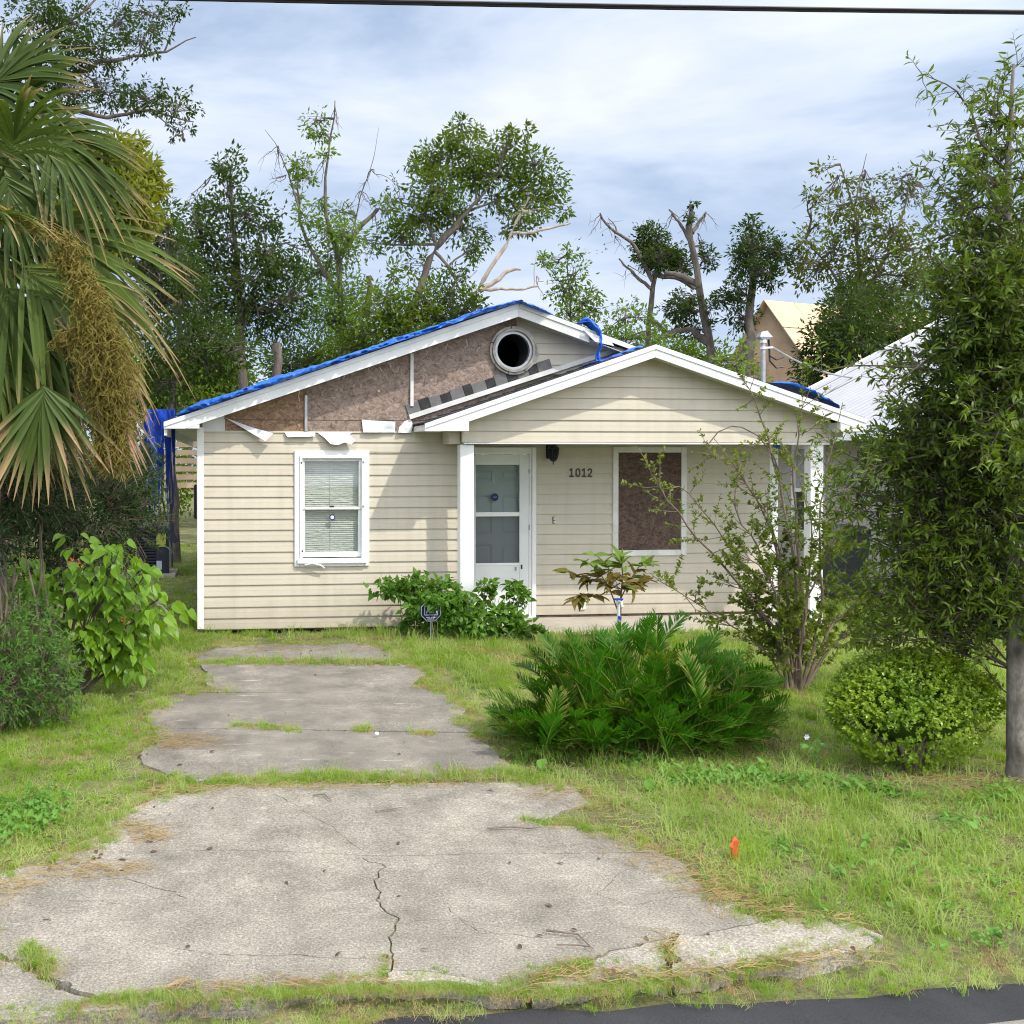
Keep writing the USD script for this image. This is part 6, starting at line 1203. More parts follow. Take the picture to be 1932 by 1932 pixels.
# standpipe beside the sapling
spg = thing('standpipe', 'white standpipe with blue valve handles beside the sapling', 'standpipe'); c = at(1167, 1165, 10.15); zt = at(1167, 1138, 10.15)[2]
obj(spg, 'pipe', mb().tube([(c[0], 10.15, -.05), (c[0], 10.15, zt)], .017, 10).get(), Mt['pvc'])
obj(spg, 'valve', mb().tube([(c[0], 10.15, zt), (c[0], 10.15, zt + .03)], .024, 10).tube([(c[0], 10.15, zt + .02), (c[0], 10.07, zt + .02), (c[0], 10.05, zt - .03)], .014, 8).get(), Mt['pvc'])
obj(spg, 'handle', mb().box(c[0] - .055, c[0] + .045, 10.13, 10.17, zt + .032, zt + .052, .006).get(), Mt['blue_plastic'])
obj(spg, 'lower_handle', mb().box(c[0] - .012, c[0] + .02, 10.11, 10.14, zt - .17, zt - .13, .006).get(), Mt['blue_plastic'])
# orange marker in the lawn
om = thing('marker_stake', 'short orange survey marker in the lawn right of the driveway', 'marker'); c = gnd(1389, 1622); hh = (1622 - 1578) * mpp(1389, c[1])
m = trimesh.Trimesh(*hull([(x_, y_, z_) for x_, y_, z_ in [(-.017, 0, -.02), (.014, 0, -.02), (.013, .02, -.02), (-.015, .02, -.02), (-.02, 0, hh * .86), (.014, 0, hh * .8), (-.003, .006, hh), (.012, .02, hh * .78), (-.018, .02, hh * .82)]])); m.apply_translation(c); obj(om, 'blade', m, Mt['orange'])
obj(om, 'flap', mb().add([c + [-.018, -.004, hh * .85], c + [-.042, -.012, hh * .70], c + [-.03, -.014, hh * .55], c + [-.012, -.004, hh * .5]], [(0, 1, 2, 3)]).get(), Mt['orange'])

# ================================================================== TREES
def resample(p, n):
    p = np.asarray(p, float); s = np.r_[0, np.cumsum(np.linalg.norm(np.diff(p, axis=0), axis=1))]; t = np.linspace(0, s[-1], n); return np.stack([np.interp(t, s, p[:, k]) for k in range(3)], 1)
def tree(name, label, Y, limbs, blobs, lm_mat, seed, leaf=.11, wid=.42, bark='bark', group=None, per=13, dens=1.0, ground=True, twigs=None, cat='tree', kind='quad', spread=.2, droop=.25, dY=1.0, tw_r=.012, shell=.5, name_trunk='trunk'):
    """limbs: [(pixel path, r0, r1)], the first one is the trunk; blobs: (px, py, rx, ry, density); twigs: bare sprays (px, py, dx, dy, n)"""
    r = np.random.default_rng(seed); th = thing(name, label, cat, group); pts_all = []; fine = mb()
    for i, (path, r0, r1) in enumerate(limbs):
        yj = 0 if i == 0 else r.normal(0, .25 * dY)
        P = np.array([at(x, y, Y + yj * (k / (len(path) - 1))) for k, (x, y) in enumerate(path)])
        if i == 0 and ground: P = np.vstack([[P[0][0] + .1, Y, -.1], P])
        n = max(8, 3 * len(P)); P = resample(P, n); P[1:-1] += r.normal(0, .028, (n - 2, 3)) * min(1, r0 * 6)
        b = mb(); rad = np.linspace(r0, r1, n) * (1 + .07 * r.normal(size=n)); b.tube(P, rad, 9 if r0 > .06 else 6)
        obj(th, name_trunk if i == 0 else 'limb', b.get(), Mt[bark], smooth=60); pts_all.append(P)
    allp = np.vstack(pts_all)
    lm = mb()
    for (px, py, rx_, ry_, dn_) in blobs:
        c = at(px, py, Y + r.normal(0, .4 * dY)); k = mpp(px, Y); rad = np.array([rx_ * k, min(rx_, ry_) * k * .95, ry_ * k]); vol = rx_ * ry_ * k * k
        ncl = max(4, int(vol * dn_ * 290 * dens * (.0039 / (leaf * leaf * wid)) ** .8)); C, d = blob(r, c, rad, ncl, per, leaf, wid, spread=spread, shell=shell, droop=droop, kind=kind, mesh=lm)
        j = np.argmin(np.linalg.norm(allp - c, axis=1) + np.maximum(0, allp[:, 2] - c[2]) * .6); w_ = wand(fine, r, allp[j], c, min(.05, tw_r * 2.6), tw_r, sag=.12, n=6)
        for q in C[:: max(1, len(C) // 34)]: wand(fine, r, w_[r.integers(2, 6)], q, tw_r * .8, tw_r * .3, sag=.06, n=4, sides=4)
    for (px, py, dx, dy, n) in twigs or []:
        p = at(px, py, Y); k = mpp(px, Y)
        for _ in range(n):
            q = p + (rt * (dx + r.normal(0, abs(dy) * .35 + 4)) + np.array([0, 0, 1.]) * (-dy * (.5 + .7 * r.random()))) * k + [0, r.normal(0, .25), 0]
            w_ = wand(fine, r, p, q, tw_r, tw_r * .25, sag=r.normal(0, .08), n=6, jit=.04, sides=4)
            for _ in range(2): a_ = w_[r.integers(2, 5)]; wand(fine, r, a_, a_ + (q - p) * .35 + r.normal(0, .14, 3), tw_r * .5, tw_r * .2, n=4, sides=3)
    if fine.n: obj(th, 'twigs', fine.get(), Mt[bark], kind='stuff')
    if lm.n: obj(th, 'crown', lm.get(), Mt[lm_mat])
    return th
# -- left group
tree('oak_tree', 'open oak with reaching branches against the sky above the palm', 17.0, [([(-60, 700), (-40, 400), (20, 260), (110, 200)], .22, .07), ([(20, 260), (120, 150), (190, 118), (243, 107), (310, 98), (345, 82), (370, 70)], .07, .008), ([(110, 200), (200, 222), (283, 207), (330, 222), (366, 230)], .05, .008), ([(20, 260), (100, 60), (160, 20), (200, -20)], .07, .012), ([(190, 118), (200, 60), (230, 20)], .03, .006), ([(310, 98), (330, 45), (350, 5)], .016, .004), ([(283, 207), (330, 245), (345, 262)], .014, .004), ([(262, 104), (270, 70), (290, 40)], .014, .004)],
     [(135, 45, 70, 45, .8), (90, 110, 70, 55, .9), (170, 95, 55, 40, .9), (225, 45, 40, 36, .6), (285, 30, 42, 30, .6), (330, 14, 28, 16, .6), (265, 80, 40, 30, .7), (300, 60, 24, 22, .45), (205, 180, 50, 30, .9), (270, 185, 48, 28, .85), (330, 200, 36, 28, .7), (250, 215, 40, 22, .6), (345, 240, 26, 16, .5), (330, 258, 14, 10, .4), (70, 30, 60, 40, .9), (130, 170, 50, 36, .8), (215, 128, 26, 10, .6), (350, 175, 16, 14, .4)], 't_dark', 101, leaf=.075, wid=.42, per=11, dens=1.15, spread=.12, tw_r=.007)
tree('chinaberry_tree', 'yellow-green tree with feathery leaf sprays behind the palm', 13.5, [([(120, 800), (140, 640), (170, 520), (200, 420)], .13, .04), ([(170, 520), (240, 440), (280, 370)], .04, .01), ([(180, 480), (230, 380), (250, 300)], .04, .01)],
     [(215, 300, 50, 40, 1.3), (250, 330, 45, 45, 1.3), (185, 360, 60, 55, 1.2), (235, 380, 60, 45, 1.4), (275, 352, 34, 28, 1.1), (200, 440, 70, 50, 1.2), (265, 410, 42, 36, 1.1), (140, 420, 60, 60, 1.1), (255, 272, 22, 20, 1.0), (297, 350, 16, 12, 1.0), (170, 300, 40, 30, 1.0), (285, 320, 18, 14, .9)], 't_yellow', 102, leaf=.12, wid=.26, per=15, dens=1.9, spread=.13, droop=.35, kind='lance', tw_r=.008)
tree('broadleaf_tree', 'dense dark tree rising to a leafy tower left of the gable', 23.0, [([(455, 720), (452, 560), (440, 440), (435, 330)], .17, .03), ([(455, 600), (500, 500), (530, 440)], .06, .015), ([(450, 560), (400, 480), (370, 420)], .05, .012), ([(452, 640), (480, 560), (488, 600)], .04, .02), ([(440, 420), (428, 340), (410, 300)], .025, .006)],
     [(435, 312, 34, 26, .8), (430, 360, 30, 34, .8), (412, 400, 55, 30, .75), (470, 405, 45, 35, .8), (510, 410, 28, 30, .7), (375, 430, 36, 44, .75), (430, 450, 70, 45, .85), (500, 470, 50, 45, .8), (400, 510, 55, 45, .8), (460, 530, 60, 45, .9), (530, 520, 45, 45, .8), (440, 590, 80, 50, 1.0), (520, 590, 60, 50, 1.0), (380, 580, 50, 40, .9), (360, 395, 18, 16, .5), (345, 470, 34, 40, .8), (360, 540, 44, 44, .9), (560, 560, 40, 40, .8), (570, 470, 24, 30, .5)], 't_dark', 103, leaf=.13, wid=.40, per=12, dens=.95, twigs=[(400, 330, -10, 60, 3), (470, 370, 20, 50, 3), (428, 290, 2, 30, 2)])
tree('hedge_tree', 'low dense green tree behind the left roof slope', 20.0, [([(320, 800), (330, 700), (340, 600)], .12, .04), ([(330, 700), (400, 640)], .05, .02)],
     [(320, 560, 55, 60, 1.1), (350, 640, 60, 50, 1.2), (300, 650, 45, 60, 1.1), (400, 640, 60, 40, 1.1), (320, 720, 60, 40, 1.2), (390, 690, 50, 36, 1.2), (330, 480, 44, 50, 1.3), (305, 425, 36, 44, 1.1), (285, 540, 40, 60, 1.3), (355, 530, 40, 44, 1.2), (270, 470, 36, 50, 1.1), (450, 660, 50, 36, 1.1)], 't_dark', 104, leaf=.11, wid=.42, per=13, dens=.75)
tree('dead_stump', 'broken pale tree stump rising behind the left roof slope', 21.0, [([(521, 730), (522, 690), (523, 655), (521, 648)], .13, .10), ([(522, 665), (516, 652)], .06, .03)], [], 't_mid', 105, bark='bark', cat='stump')
tree('thin_tree', 'tall thin tree with sparse tufts and bare twigs left of centre', 26.0, [([(650, 700), (645, 600), (640, 500), (622, 430), (612, 380), (620, 290), (632, 190)], .15, .012), ([(645, 560), (590, 480), (566, 420), (562, 340), (560, 300)], .07, .012), ([(566, 400), (545, 330), (520, 270), (500, 245)], .03, .005), ([(640, 480), (680, 430), (712, 395)], .07, .055), ([(640, 500), (665, 440), (680, 370), (705, 300), (715, 240)], .03, .004), ([(690, 600), (697, 540), (695, 520)], .10, .06)],
     [(592, 232, 26, 22, .5), (608, 250, 22, 18, .5), (560, 310, 22, 18, .8), (572, 335, 22, 18, .7), (612, 290, 14, 18, .5), (575, 410, 26, 20, .7), (620, 440, 30, 24, .9), (655, 440, 34, 30, .7), (640, 480, 40, 30, .9), (600, 520, 36, 34, .9), (650, 560, 44, 40, 1.0), (700, 460, 30, 24, .5), (620, 600, 50, 40, 1.0), (670, 630, 40, 40, 1.0), (600, 380, 18, 16, .6), (560, 370, 14, 18, .5), (730, 400, 26, 30, .35), (640, 400, 22, 20, .6)], 't_light', 106, leaf=.13, wid=.38, per=11, dens=1.3, spread=.24,
     twigs=[(525, 275, -12, 45, 6), (612, 300, 10, 60, 3), (632, 200, -4, 40, 4), (560, 300, 6, 40, 4), (680, 360, 6, 50, 5), (700, 320, 8, 50, 4), (705, 400, -8, 40, 3), (650, 380, 6, 60, 3), (540, 330, -26, 10, 4), (580, 290, 14, 40, 3)])
tree('leaning_tree', 'large leaning tree with a broad bright green crown above the gable', 26.0, [([(745, 700), (762, 620), (790, 550), (815, 480), (830, 455), (870, 420)], .20, .07), ([(830, 455), (880, 400), (900, 380), (940, 330)], .07, .015), ([(825, 470), (800, 400), (820, 320)], .05, .012), ([(830, 460), (760, 462), (710, 460)], .05, .015), ([(880, 400), (960, 370), (1010, 330)], .04, .01), ([(820, 475), (845, 500), (875, 560)], .05, .02), ([(900, 380), (890, 310), (870, 250)], .03, .008)],
     [(870, 240, 26, 20, .9), (893, 250, 20, 20, .8), (845, 262, 24, 16, .8), (962, 255, 24, 16, .8), (985, 245, 20, 12, .7), (830, 300, 44, 30, 1.0), (890, 290, 45, 30, 1.0), (950, 285, 45, 26, .9), (800, 310, 26, 22, .9), (1010, 310, 36, 30, .95), (870, 330, 60, 34, 1.1), (940, 335, 55, 34, 1.0), (1040, 350, 30, 28, .9), (820, 360, 50, 34, 1.0), (995, 360, 44, 30, .9), (780, 316, 14, 12, .7), (840, 400, 50, 30, 1.0), (790, 420, 50, 36, 1.0), (1055, 390, 22, 20, .7), (760, 450, 40, 24, .9), (880, 440, 34, 30, .7), (740, 380, 30, 30, .35), (990, 395, 40, 26, .7), (1000, 425, 30, 18, .7), (930, 380, 36, 18, .6), (905, 470, 24, 30, .55), (960, 415, 22, 26, .5), (800, 500, 30, 24, .5)], 't_mid', 107, leaf=.14, wid=.40, per=12, dens=1.05, spread=.2)
tree('bare_tree', 'pale dying tree with broken bare limbs right of the leaning tree', 24.0, [([(880, 650), (888, 590), (905, 540), (930, 500), (948, 480), (960, 450), (985, 400), (998, 372)], .13, .03), ([(966, 440), (1000, 440), (1040, 430), (1076, 421)], .045, .022), ([(905, 548), (940, 528), (955, 512), (982, 508)], .075, .035), ([(905, 548), (940, 545), (980, 546), (1016, 540)], .05, .022), ([(888, 590), (886, 640), (888, 690)], .07, .07), ([(1008, 540), (1008, 500), (1015, 470)], .012, .004)],
     [(1005, 400, 30, 16, .4), (890, 560, 24, 20, .5), (870, 600, 34, 40, .9), (905, 580, 18, 16, .4)], 't_mid', 108, leaf=.12, bark='bark_pale', twigs=[(1012, 520, 6, 40, 3), (900, 510, -6, 30, 2), (995, 380, -2, 40, 2)])
tree('understorey_tree', 'lower dark green tree behind the roof, left of the leaning trunk', 22.5, [([(735, 720), (735, 640), (730, 560)], .10, .03), ([(735, 640), (790, 560)], .04, .01)],
     [(730, 570, 45, 45, .8), (700, 630, 44, 40, 1.0), (760, 610, 40, 44, .9), (800, 560, 36, 36, .7), (740, 520, 30, 24, .5), (690, 590, 26, 30, .6), (780, 640, 40, 30, 1.1), (660, 660, 40, 30, 1.1)], 't_mid', 109, leaf=.12, wid=.42, per=13)
tree('understorey_tree', 'lower dark green tree behind the roof, right of the leaning trunk', 23.0, [([(850, 700), (850, 620), (855, 560)], .10, .03)],
     [(840, 560, 34, 40, .9), (860, 520, 26, 30, .6), (830, 600, 40, 36, 1.1), (880, 580, 30, 30, .9), (800, 600, 30, 30, .9)], 't_dark', 110, leaf=.12, wid=.42, per=13)
# -- right of the ridge
tree('slender_tree', 'slender light green young tree behind the right of the gable ridge', 24.0, [([(1080, 740), (1078, 640), (1075, 560), (1070, 480)], .07, .012), ([(1078, 600), (1105, 560), (1125, 545)], .025, .006), ([(1075, 560), (1040, 510), (1015, 490)], .025, .006)],
     [(1050, 500, 30, 18, .7), (1085, 520, 28, 34, .75), (1060, 550, 28, 24, .8), (1100, 575, 34, 28, .8), (1070, 590, 30, 28, .9), (1120, 550, 20, 14, .6), (1025, 488, 16, 10, .45), (1075, 480, 18, 14, .5), (1130, 590, 16, 18, .7), (1085, 625, 34, 26, .9)], 't_light', 111, leaf=.12, wid=.45, per=11, dens=.9)
tree('slender_tree', 'small light green sapling tree between the ridge and the lopped trees', 22.0, [([(1185, 760), (1185, 680), (1180, 600)], .06, .012)],
     [(1180, 585, 20, 26, .5), (1160, 610, 24, 18, .7), (1200, 600, 30, 20, .7), (1170, 640, 34, 22, 1.0), (1210, 640, 30, 20, .9), (1240, 625, 20, 20, .6)], 't_light', 112, leaf=.12, wid=.45, per=11)
tree('lopped_tree', 'lopped tree with a dark leaf ball and bare forked limbs, left of the pair', 23.0, [([(1222, 720), (1224, 640), (1228, 580), (1232, 530), (1250, 480)], .10, .05), ([(1232, 530), (1195, 460), (1165, 440), (1140, 420), (1132, 402)], .055, .02), ([(1228, 545), (1200, 520), (1178, 500), (1168, 488)], .05, .02), ([(1165, 440), (1160, 425), (1148, 412)], .02, .008), ([(1226, 600), (1260, 630), (1290, 610)], .06, .04), ([(1232, 520), (1280, 525), (1310, 545)], .06, .05)],
     [(1228, 455, 36, 30, 1.3), (1262, 485, 32, 30, 1.3), (1240, 490, 34, 26, 1.2), (1288, 500, 18, 20, 1.0), (1215, 480, 20, 18, .9)], 't_dark', 113, leaf=.10, wid=.36, per=15, dens=1.25, spread=.15, twigs=[(1134, 405, 2, 26, 3), (1160, 445, 14, 24, 3), (1185, 500, 8, 22, 3), (1145, 420, 10, 20, 3)])
tree('lopped_tree', 'lopped tree with stout grey trunk and bare top, right of the pair', 22.0, [([(1348, 740), (1342, 670), (1332, 610), (1320, 540), (1308, 470), (1300, 420), (1306, 400)], .15, .06), ([(1308, 465), (1285, 425), (1270, 405), (1262, 395)], .05, .02), ([(1306, 440), (1322, 415), (1332, 400)], .05, .02), ([(1338, 650), (1300, 620), (1275, 625), (1240, 640)], .08, .05), ([(1320, 540), (1285, 520), (1255, 515)], .07, .06)],
     [(1300, 385, 12, 10, .7), (1285, 585, 34, 28, 1.2), (1300, 560, 22, 18, .8), (1338, 492, 16, 22, 1.0), (1328, 470, 14, 10, .6), (1310, 625, 24, 16, .8), (1302, 410, 10, 10, .5), (1340, 590, 14, 20, .6)], 't_dark', 114, leaf=.10, wid=.38, per=14, dens=1.2, spread=.15, twigs=[(1268, 402, -4, 26, 4), (1330, 402, 4, 30, 5), (1300, 395, 2, 22, 3), (1316, 440, 14, 24, 2)])
tree('ivy_tree', 'trunk wrapped in leaves with a bushy top before the unfinished house', 21.0, [([(1412, 740), (1412, 660), (1416, 600), (1420, 530), (1418, 470)], .19, .06), ([(1414, 640), (1398, 700), (1395, 740)], .09, .10)],
     [(1420, 425, 20, 18, .9), (1412, 450, 26, 24, 1.1), (1436, 470, 40, 30, 1.1), (1405, 500, 30, 34, 1.1), (1440, 510, 34, 24, 1.0), (1398, 545, 24, 30, 1.0), (1395, 600, 30, 30, .9), (1370, 560, 28, 20, .6), (1455, 530, 20, 22, .7), (1480, 470, 24, 26, .8), (1345, 570, 20, 14, .5)], 't_dark', 115, leaf=.10, wid=.40, per=13, dens=1.05, spread=.15)
tree('airy_tree', 'tall airy tree with thin upper twigs left of the right-hand oak', 21.0, [([(1640, 760), (1635, 660), (1630, 560), (1620, 470), (1610, 400), (1585, 310)], .13, .012), ([(1630, 560), (1680, 470), (1705, 400), (1720, 330)], .05, .008), ([(1630, 600), (1560, 500), (1520, 450)], .05, .01), ([(1610, 400), (1625, 330), (1635, 290)], .02, .005)],
     [(1560, 320, 26, 16, .5), (1590, 345, 26, 20, .5), (1540, 370, 30, 20, .6), (1580, 390, 40, 24, .7), (1630, 340, 22, 20, .4), (1650, 380, 40, 26, .8), (1700, 340, 36, 20, .65), (1720, 370, 30, 26, .7), (1610, 430, 44, 30, .9), (1680, 430, 46, 30, .8), (1545, 420, 26, 16, .5), (1580, 470, 40, 30, .8), (1650, 490, 50, 36, 1.0), (1720, 470, 40, 30, .8), (1600, 530, 50, 36, 1.0), (1680, 550, 60, 40, 1.1), (1520, 455, 34, 22, .7), (1500, 490, 28, 28, .8), (1535, 510, 34, 30, .9), (1740, 530, 40, 40, .9)], 't_olive', 116, leaf=.11, wid=.42, per=11, dens=.95, spread=.2, twigs=[(1585, 330, -20, 50, 4), (1580, 330, 4, 60, 3), (1632, 320, 4, 60, 4), (1700, 340, 0, 60, 3), (1720, 340, 24, 40, 5), (1650, 370, -8, 50, 3)])
tree('dense_tree', 'dense dark green tree standing before the tan sheathing', 19.5, [([(1590, 760), (1588, 700), (1585, 620)], .13, .04), ([(1588, 680), (1640, 620)], .05, .01), ([(1588, 690), (1540, 640)], .05, .01)],
     [(1605, 560, 42, 34, 1.2), (1572, 612, 34, 30, 1.1), (1600, 600, 60, 40, 1.3), (1560, 650, 50, 36, 1.2), (1620, 650, 60, 40, 1.3), (1585, 700, 50, 26, 1.3), (1680, 620, 50, 40, 1.1), (1530, 690, 30, 24, 1.0), (1700, 680, 60, 40, 1.1), (1650, 570, 40, 30, 1.0), (1525, 720, 26, 16, 1.0)], 't_dark', 117, leaf=.10, wid=.42, per=13, dens=1.15)
tree('garden_tree', 'thin-leaved bush tree showing above the right porch slope', 16.0, [([(1400, 800), (1395, 740), (1390, 690)], .05, .015)],
     [(1385, 690, 26, 20, .6), (1410, 660, 14, 20, .35), (1420, 700, 26, 14, .6), (1360, 680, 18, 14, .4), (1445, 715, 14, 14, .4)], 't_light', 118, leaf=.10, wid=.42, per=10)
# -- far wall of woods behind everything (left and right)
for k, (px, py, Y, mm) in enumerate(((250, 700, 34, 't_mid'), (420, 690, 36, 't_mid'), (600, 690, 37, 't_dark'), (760, 680, 38, 't_mid'), (930, 670, 38, 't_dark'), (1100, 690, 36, 't_mid'), (1290, 690, 36, 't_mid'), (1750, 620, 30, 't_mid'), (1900, 560, 30, 't_dark'), (100, 640, 30, 't_dark'), (2100, 600, 30, 't_mid'), (-100, 620, 28, 't_mid'))):
    r = np.random.default_rng(200 + k)
    tree('wood_tree', ['green tree of the far woods behind the palm and left eave', 'green tree of the far woods above the left roof slope', 'dark tree of the far woods between the thin tree and the stump', 'green tree of the far woods low behind the leaning trunk', 'dark tree of the far woods just behind the gable peak', 'green tree of the far woods beneath the slender young tree', 'green tree of the far woods between the two lopped trunks', 'green tree of the far woods above the white metal roof', 'dark tree of the far woods behind the right-hand oak', 'dark tree of the far woods behind the palm crown', 'green tree of the far woods past the right edge', 'green tree of the far woods past the left edge'][k], Y,
         [([(px, py + 110), (px + r.normal(0, 6), py), (px + r.normal(0, 10), py - 40)], .2, .05)], [(px + r.normal(0, 34), py + 22 - 45 * r.random() + q * 9, 52 + 20 * r.random(), 38 + 16 * r.random(), 1.0) for q in range(7)], mm, 300 + k, leaf=.17, wid=.45, per=13, dens=.85, spread=.28)

# -- low growth closing the view under the far trees
r = np.random.default_rng(59); lm = mb()
for k in range(210):
    c = np.array([-14 + 60 * r.random(), 29 + 6 * r.random(), .7 + 1.5 * r.random()]); blob(r, c, np.array([1.3, 1.0, 1.0]), 16, 11, .2, .45, spread=.3, mesh=lm)
obj('/World', 'undergrowth', lm.get(), Mt['t_mid'], kind='stuff', label='low green undergrowth closing the view behind the back yard')
# -- the big oak at the right edge
r = np.random.default_rng(60); YO = gnd(1922, 1478)[1] + .1; ok = thing('oak_tree', 'tall willow oak with narrow leaves and lichened trunk at the right edge', 'tree'); kx = mpp(1800, YO)
trk = np.array([at(x, y, YO) for x, y in [(1926, 1485), (1922, 1400), (1918, 1200), (1916, 1000), (1912, 800), (1905, 600), (1900, 420), (1905, 260), (1915, 120)]]); trk[0][2] = -.05; P = resample(trk, 26)
obj(ok, 'trunk', mb().tube(P + r.normal(0, .006, P.shape), np.interp(np.linspace(0, 1, 26), [0, .05, .3, 1], [.085, .066, .056, .008]), 12).get(), Mt['lichen'], smooth=60)
lm = mb(); tw = mb(); nbr = 0
def oakbranch(p, q, r0, nsub, leafn, L=.053):
    w_ = wand(tw, r, p, q, r0, .0025, sag=.10, n=7, jit=.025); leafy_wand(lm, r, w_, 16, L, .28, start=.2, kind='lance')
    for j in range(nsub):
        u = .15 + .85 * r.random(); i = min(int(u * 6), 5); a = w_[i] + (w_[i + 1] - w_[i]) * (u * 6 - i); T = unit(w_[i + 1] - w_[i]); d = unit(T * .7 + rdir(r, 1)[0] * .75 + [0, 0, .12]); ln_ = .16 + .26 * r.random()
        w2 = wand(tw, r, a, a + d * ln_, .0035, .0014, sag=-.03, n=4, sides=3); leafy_wand(lm, r, w2, leafn, L, .28, start=0., kind='lance', droop=.15)
        for _ in range(2):
            a2 = w2[r.integers(1, 4)]; d2 = unit(d * .6 + rdir(r, 1)[0] * .7); w3 = wand(tw, r, a2, a2 + d2 * (.08 + .12 * r.random()), .002, .001, n=3, sides=3); leafy_wand(lm, r, w3, max(5, leafn // 2), L, .25, start=0., kind='lance')
# outline of the crown in the photograph: left limit by height
lim = [(120, 1905), (170, 1880), (240, 1830), (330, 1800), (420, 1810), (520, 1770), (600, 1765), (660, 1750), (700, 1735), (740, 1720), (790, 1690), (830, 1640), (880, 1625), (930, 1620), (980, 1660), (1030, 1685), (1080, 1665), (1130, 1675), (1180, 1680), (1215, 1650), (1260, 1700)]
ly = np.array([a for a, b in lim]); lx = np.array([b for a, b in lim])
for k in range(250):
    py = 140 + 1060 * (k + r.random()) / 250; left = np.interp(py, ly, lx); zt_ = at(1915, py, YO)[2]
    i = np.argmin(np.abs(P[:, 2] - (zt_ - .12 - .25 * r.random()))); a = math.radians(r.random() * 360)
    R = (1915 - left) * kx; R2 = R * (.55 + .55 * r.random()) * (1.0 if math.cos(a) < 0 else .8)
    if py < 430 and r.random() < .55: continue
    q = P[i] + [R2 * math.cos(a), R2 * math.sin(a) * (.8 if math.sin(a) > 0 else .06), 0]
    if py > 800: q[1] = P[i][1] + .12 + abs(q[1] - P[i][1]) * .9; q[2] = zt_ + r.normal(0, .05)
    oakbranch(P[i], q, .007, 6 if py > 420 else 4, 15 if py > 420 else 10)
for k in range(105):   # fuller middle and lower crown, spreading left and hiding the trunk
    py = 560 + 660 * (k + r.random()) / 105; left = np.interp(py, ly, lx); zt_ = at(1915, py, YO)[2]; i = np.argmin(np.abs(P[:, 2] - (zt_ - .10 - .2 * r.random())))
    u = r.random(); R2 = (1915 - left) * kx * (.35 + .7 * u)
    q = P[i] + [-R2 if k % 4 else R2 * .8, .10 + .45 * r.random() if py > 800 else r.normal(0, .3), 0]; q[2] = zt_ + r.normal(0, .06); oakbranch(P[i], q, .006, 6, 15)
for k in range(130):    # short leafy shoots on the trunk itself
    py = 400 + 800 * r.random(); zt_ = at(1915, py, YO)[2]; i = np.argmin(np.abs(P[:, 2] - zt_)); a = math.radians(180 + 180 * r.random()); oakbranch(P[i], P[i] + [.32 * math.cos(a) * (.4 + .8 * r.random()), .26 * math.sin(a), .02 + .12 * r.random()], .004, 4, 13)
for s in ([(1905, 330), (1850, 270), (1835, 215), (1800, 165), (1740, 140)], [(1910, 260), (1880, 200), (1890, 150), (1932, 112)], [(1905, 450), (1830, 400), (1790, 370), (1745, 315)], [(1905, 420), (1850, 340), (1815, 310), (1790, 300)], [(1900, 560), (1830, 430), (1815, 330), (1800, 290)], [(1905, 520), (1800, 520), (1740, 470)], [(1905, 480), (1860, 330), (1870, 240)], [(1905, 620), (1790, 650), (1720, 700), (1680, 740)], [(1912, 860), (1780, 850), (1650, 880), (1590, 930)], [(1912, 720), (1780, 700), (1690, 690), (1600, 690), (1550, 700)]):
    pts = np.array([at(x, y, YO + r.normal(0, .15)) for x, y in s]); pts = resample(pts, 12); tw.tube(pts, np.linspace(.011, .0025, 12), 5); leafy_wand(lm, r, pts, 26, .06, .25, start=.3, kind='lance')
    for j in range(12):
        a = pts[3 + r.integers(9)]; d = unit(rdir(r, 1)[0] + [0, 0, .2]); w2 = wand(tw, r, a, a + d * (.08 + .14 * r.random()), .003, .001, n=4, sides=3); leafy_wand(lm, r, w2, 9, .06, .25, start=0., kind='lance')
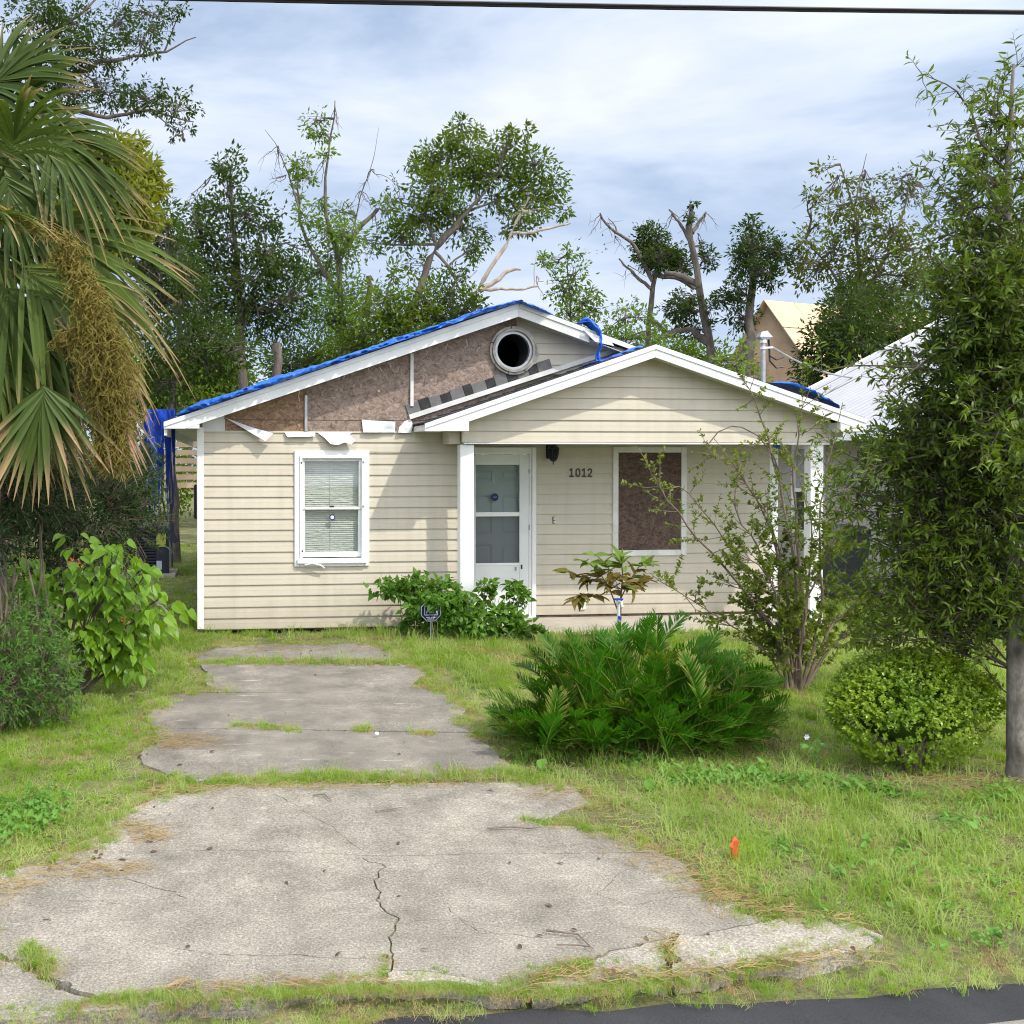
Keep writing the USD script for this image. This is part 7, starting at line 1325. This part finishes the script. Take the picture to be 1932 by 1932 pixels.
obj(ok, 'branches', tw.get(), Mt['bark_dark'], kind='stuff'); obj(ok, 'crown', lm.get(), Mt['oak'])

# ------------------------------------------------------------------ birds in the far sky
r = np.random.default_rng(70)
def bird(c, span, flap, yaw, tiltp):
    b = mb(); L = span * .42
    prof = [(-.5, .0), (-.42, .05), (-.1, .11), (.2, .10), (.38, .055), (.5, .01)]; v = []
    for x, q in prof: v += [(q * L * math.cos(a), x * L, q * L * math.sin(a)) for a in np.linspace(0, 6.283, 7)[:-1]]
    b.add(v, [(i * 6 + k, i * 6 + (k + 1) % 6, (i + 1) * 6 + (k + 1) % 6, (i + 1) * 6 + k) for i in range(5) for k in range(6)])
    for s_ in (-1, 1):
        b.add([(s_ * .02 * span, .16 * L, .02), (s_ * .02 * span, -.14 * L, .02), (s_ * span * .26, -.16 * L, flap * span * .2), (s_ * span * .26, .22 * L, flap * span * .22), (s_ * span * .5, -.10 * L, flap * span * .12)], [(0, 1, 2, 3), (3, 2, 4, 4)])
    b.add([(-.02 * span, -.46 * L, 0), (.02 * span, -.46 * L, 0), (.05 * span, -.72 * L, 0), (-.05 * span, -.72 * L, 0)], [(0, 1, 2, 3)])
    m = b.get(); m.apply_transform(trimesh.transformations.euler_matrix(tiltp, r.normal(0, .3), yaw)); m.apply_translation(c); return m
for k, (x, y, s_) in enumerate(((1055, 461, 1), (1093, 452, 1.8), (1137, 445, 1), (1076, 465, 1.1), (1073, 473, 1), (1090, 467, 1), (1103, 470, 1), (1140, 462, 1.1), (1143, 471, 1.1), (1126, 473, .9), (1136, 476, 1), (1105, 477, .8), (1112, 477, 1.3), (1126, 478, .8), (1090, 491, .8), (1111, 493, .9), (1383, 494, 1.2))):
    obj('/World', 'bird', bird(at(x, y, 62 + r.normal(0, 3)), .34 * s_, r.normal(.4, .7), r.random() * 6, r.normal(0, .3)), Mt['bird'], label='small dark bird of the flock flying over the slender young tree' if k < 16 else 'lone small dark bird in the sky left of the ivy-wrapped trunk', cat='bird', group='birds of the flock in the sky' if k < 16 else None)
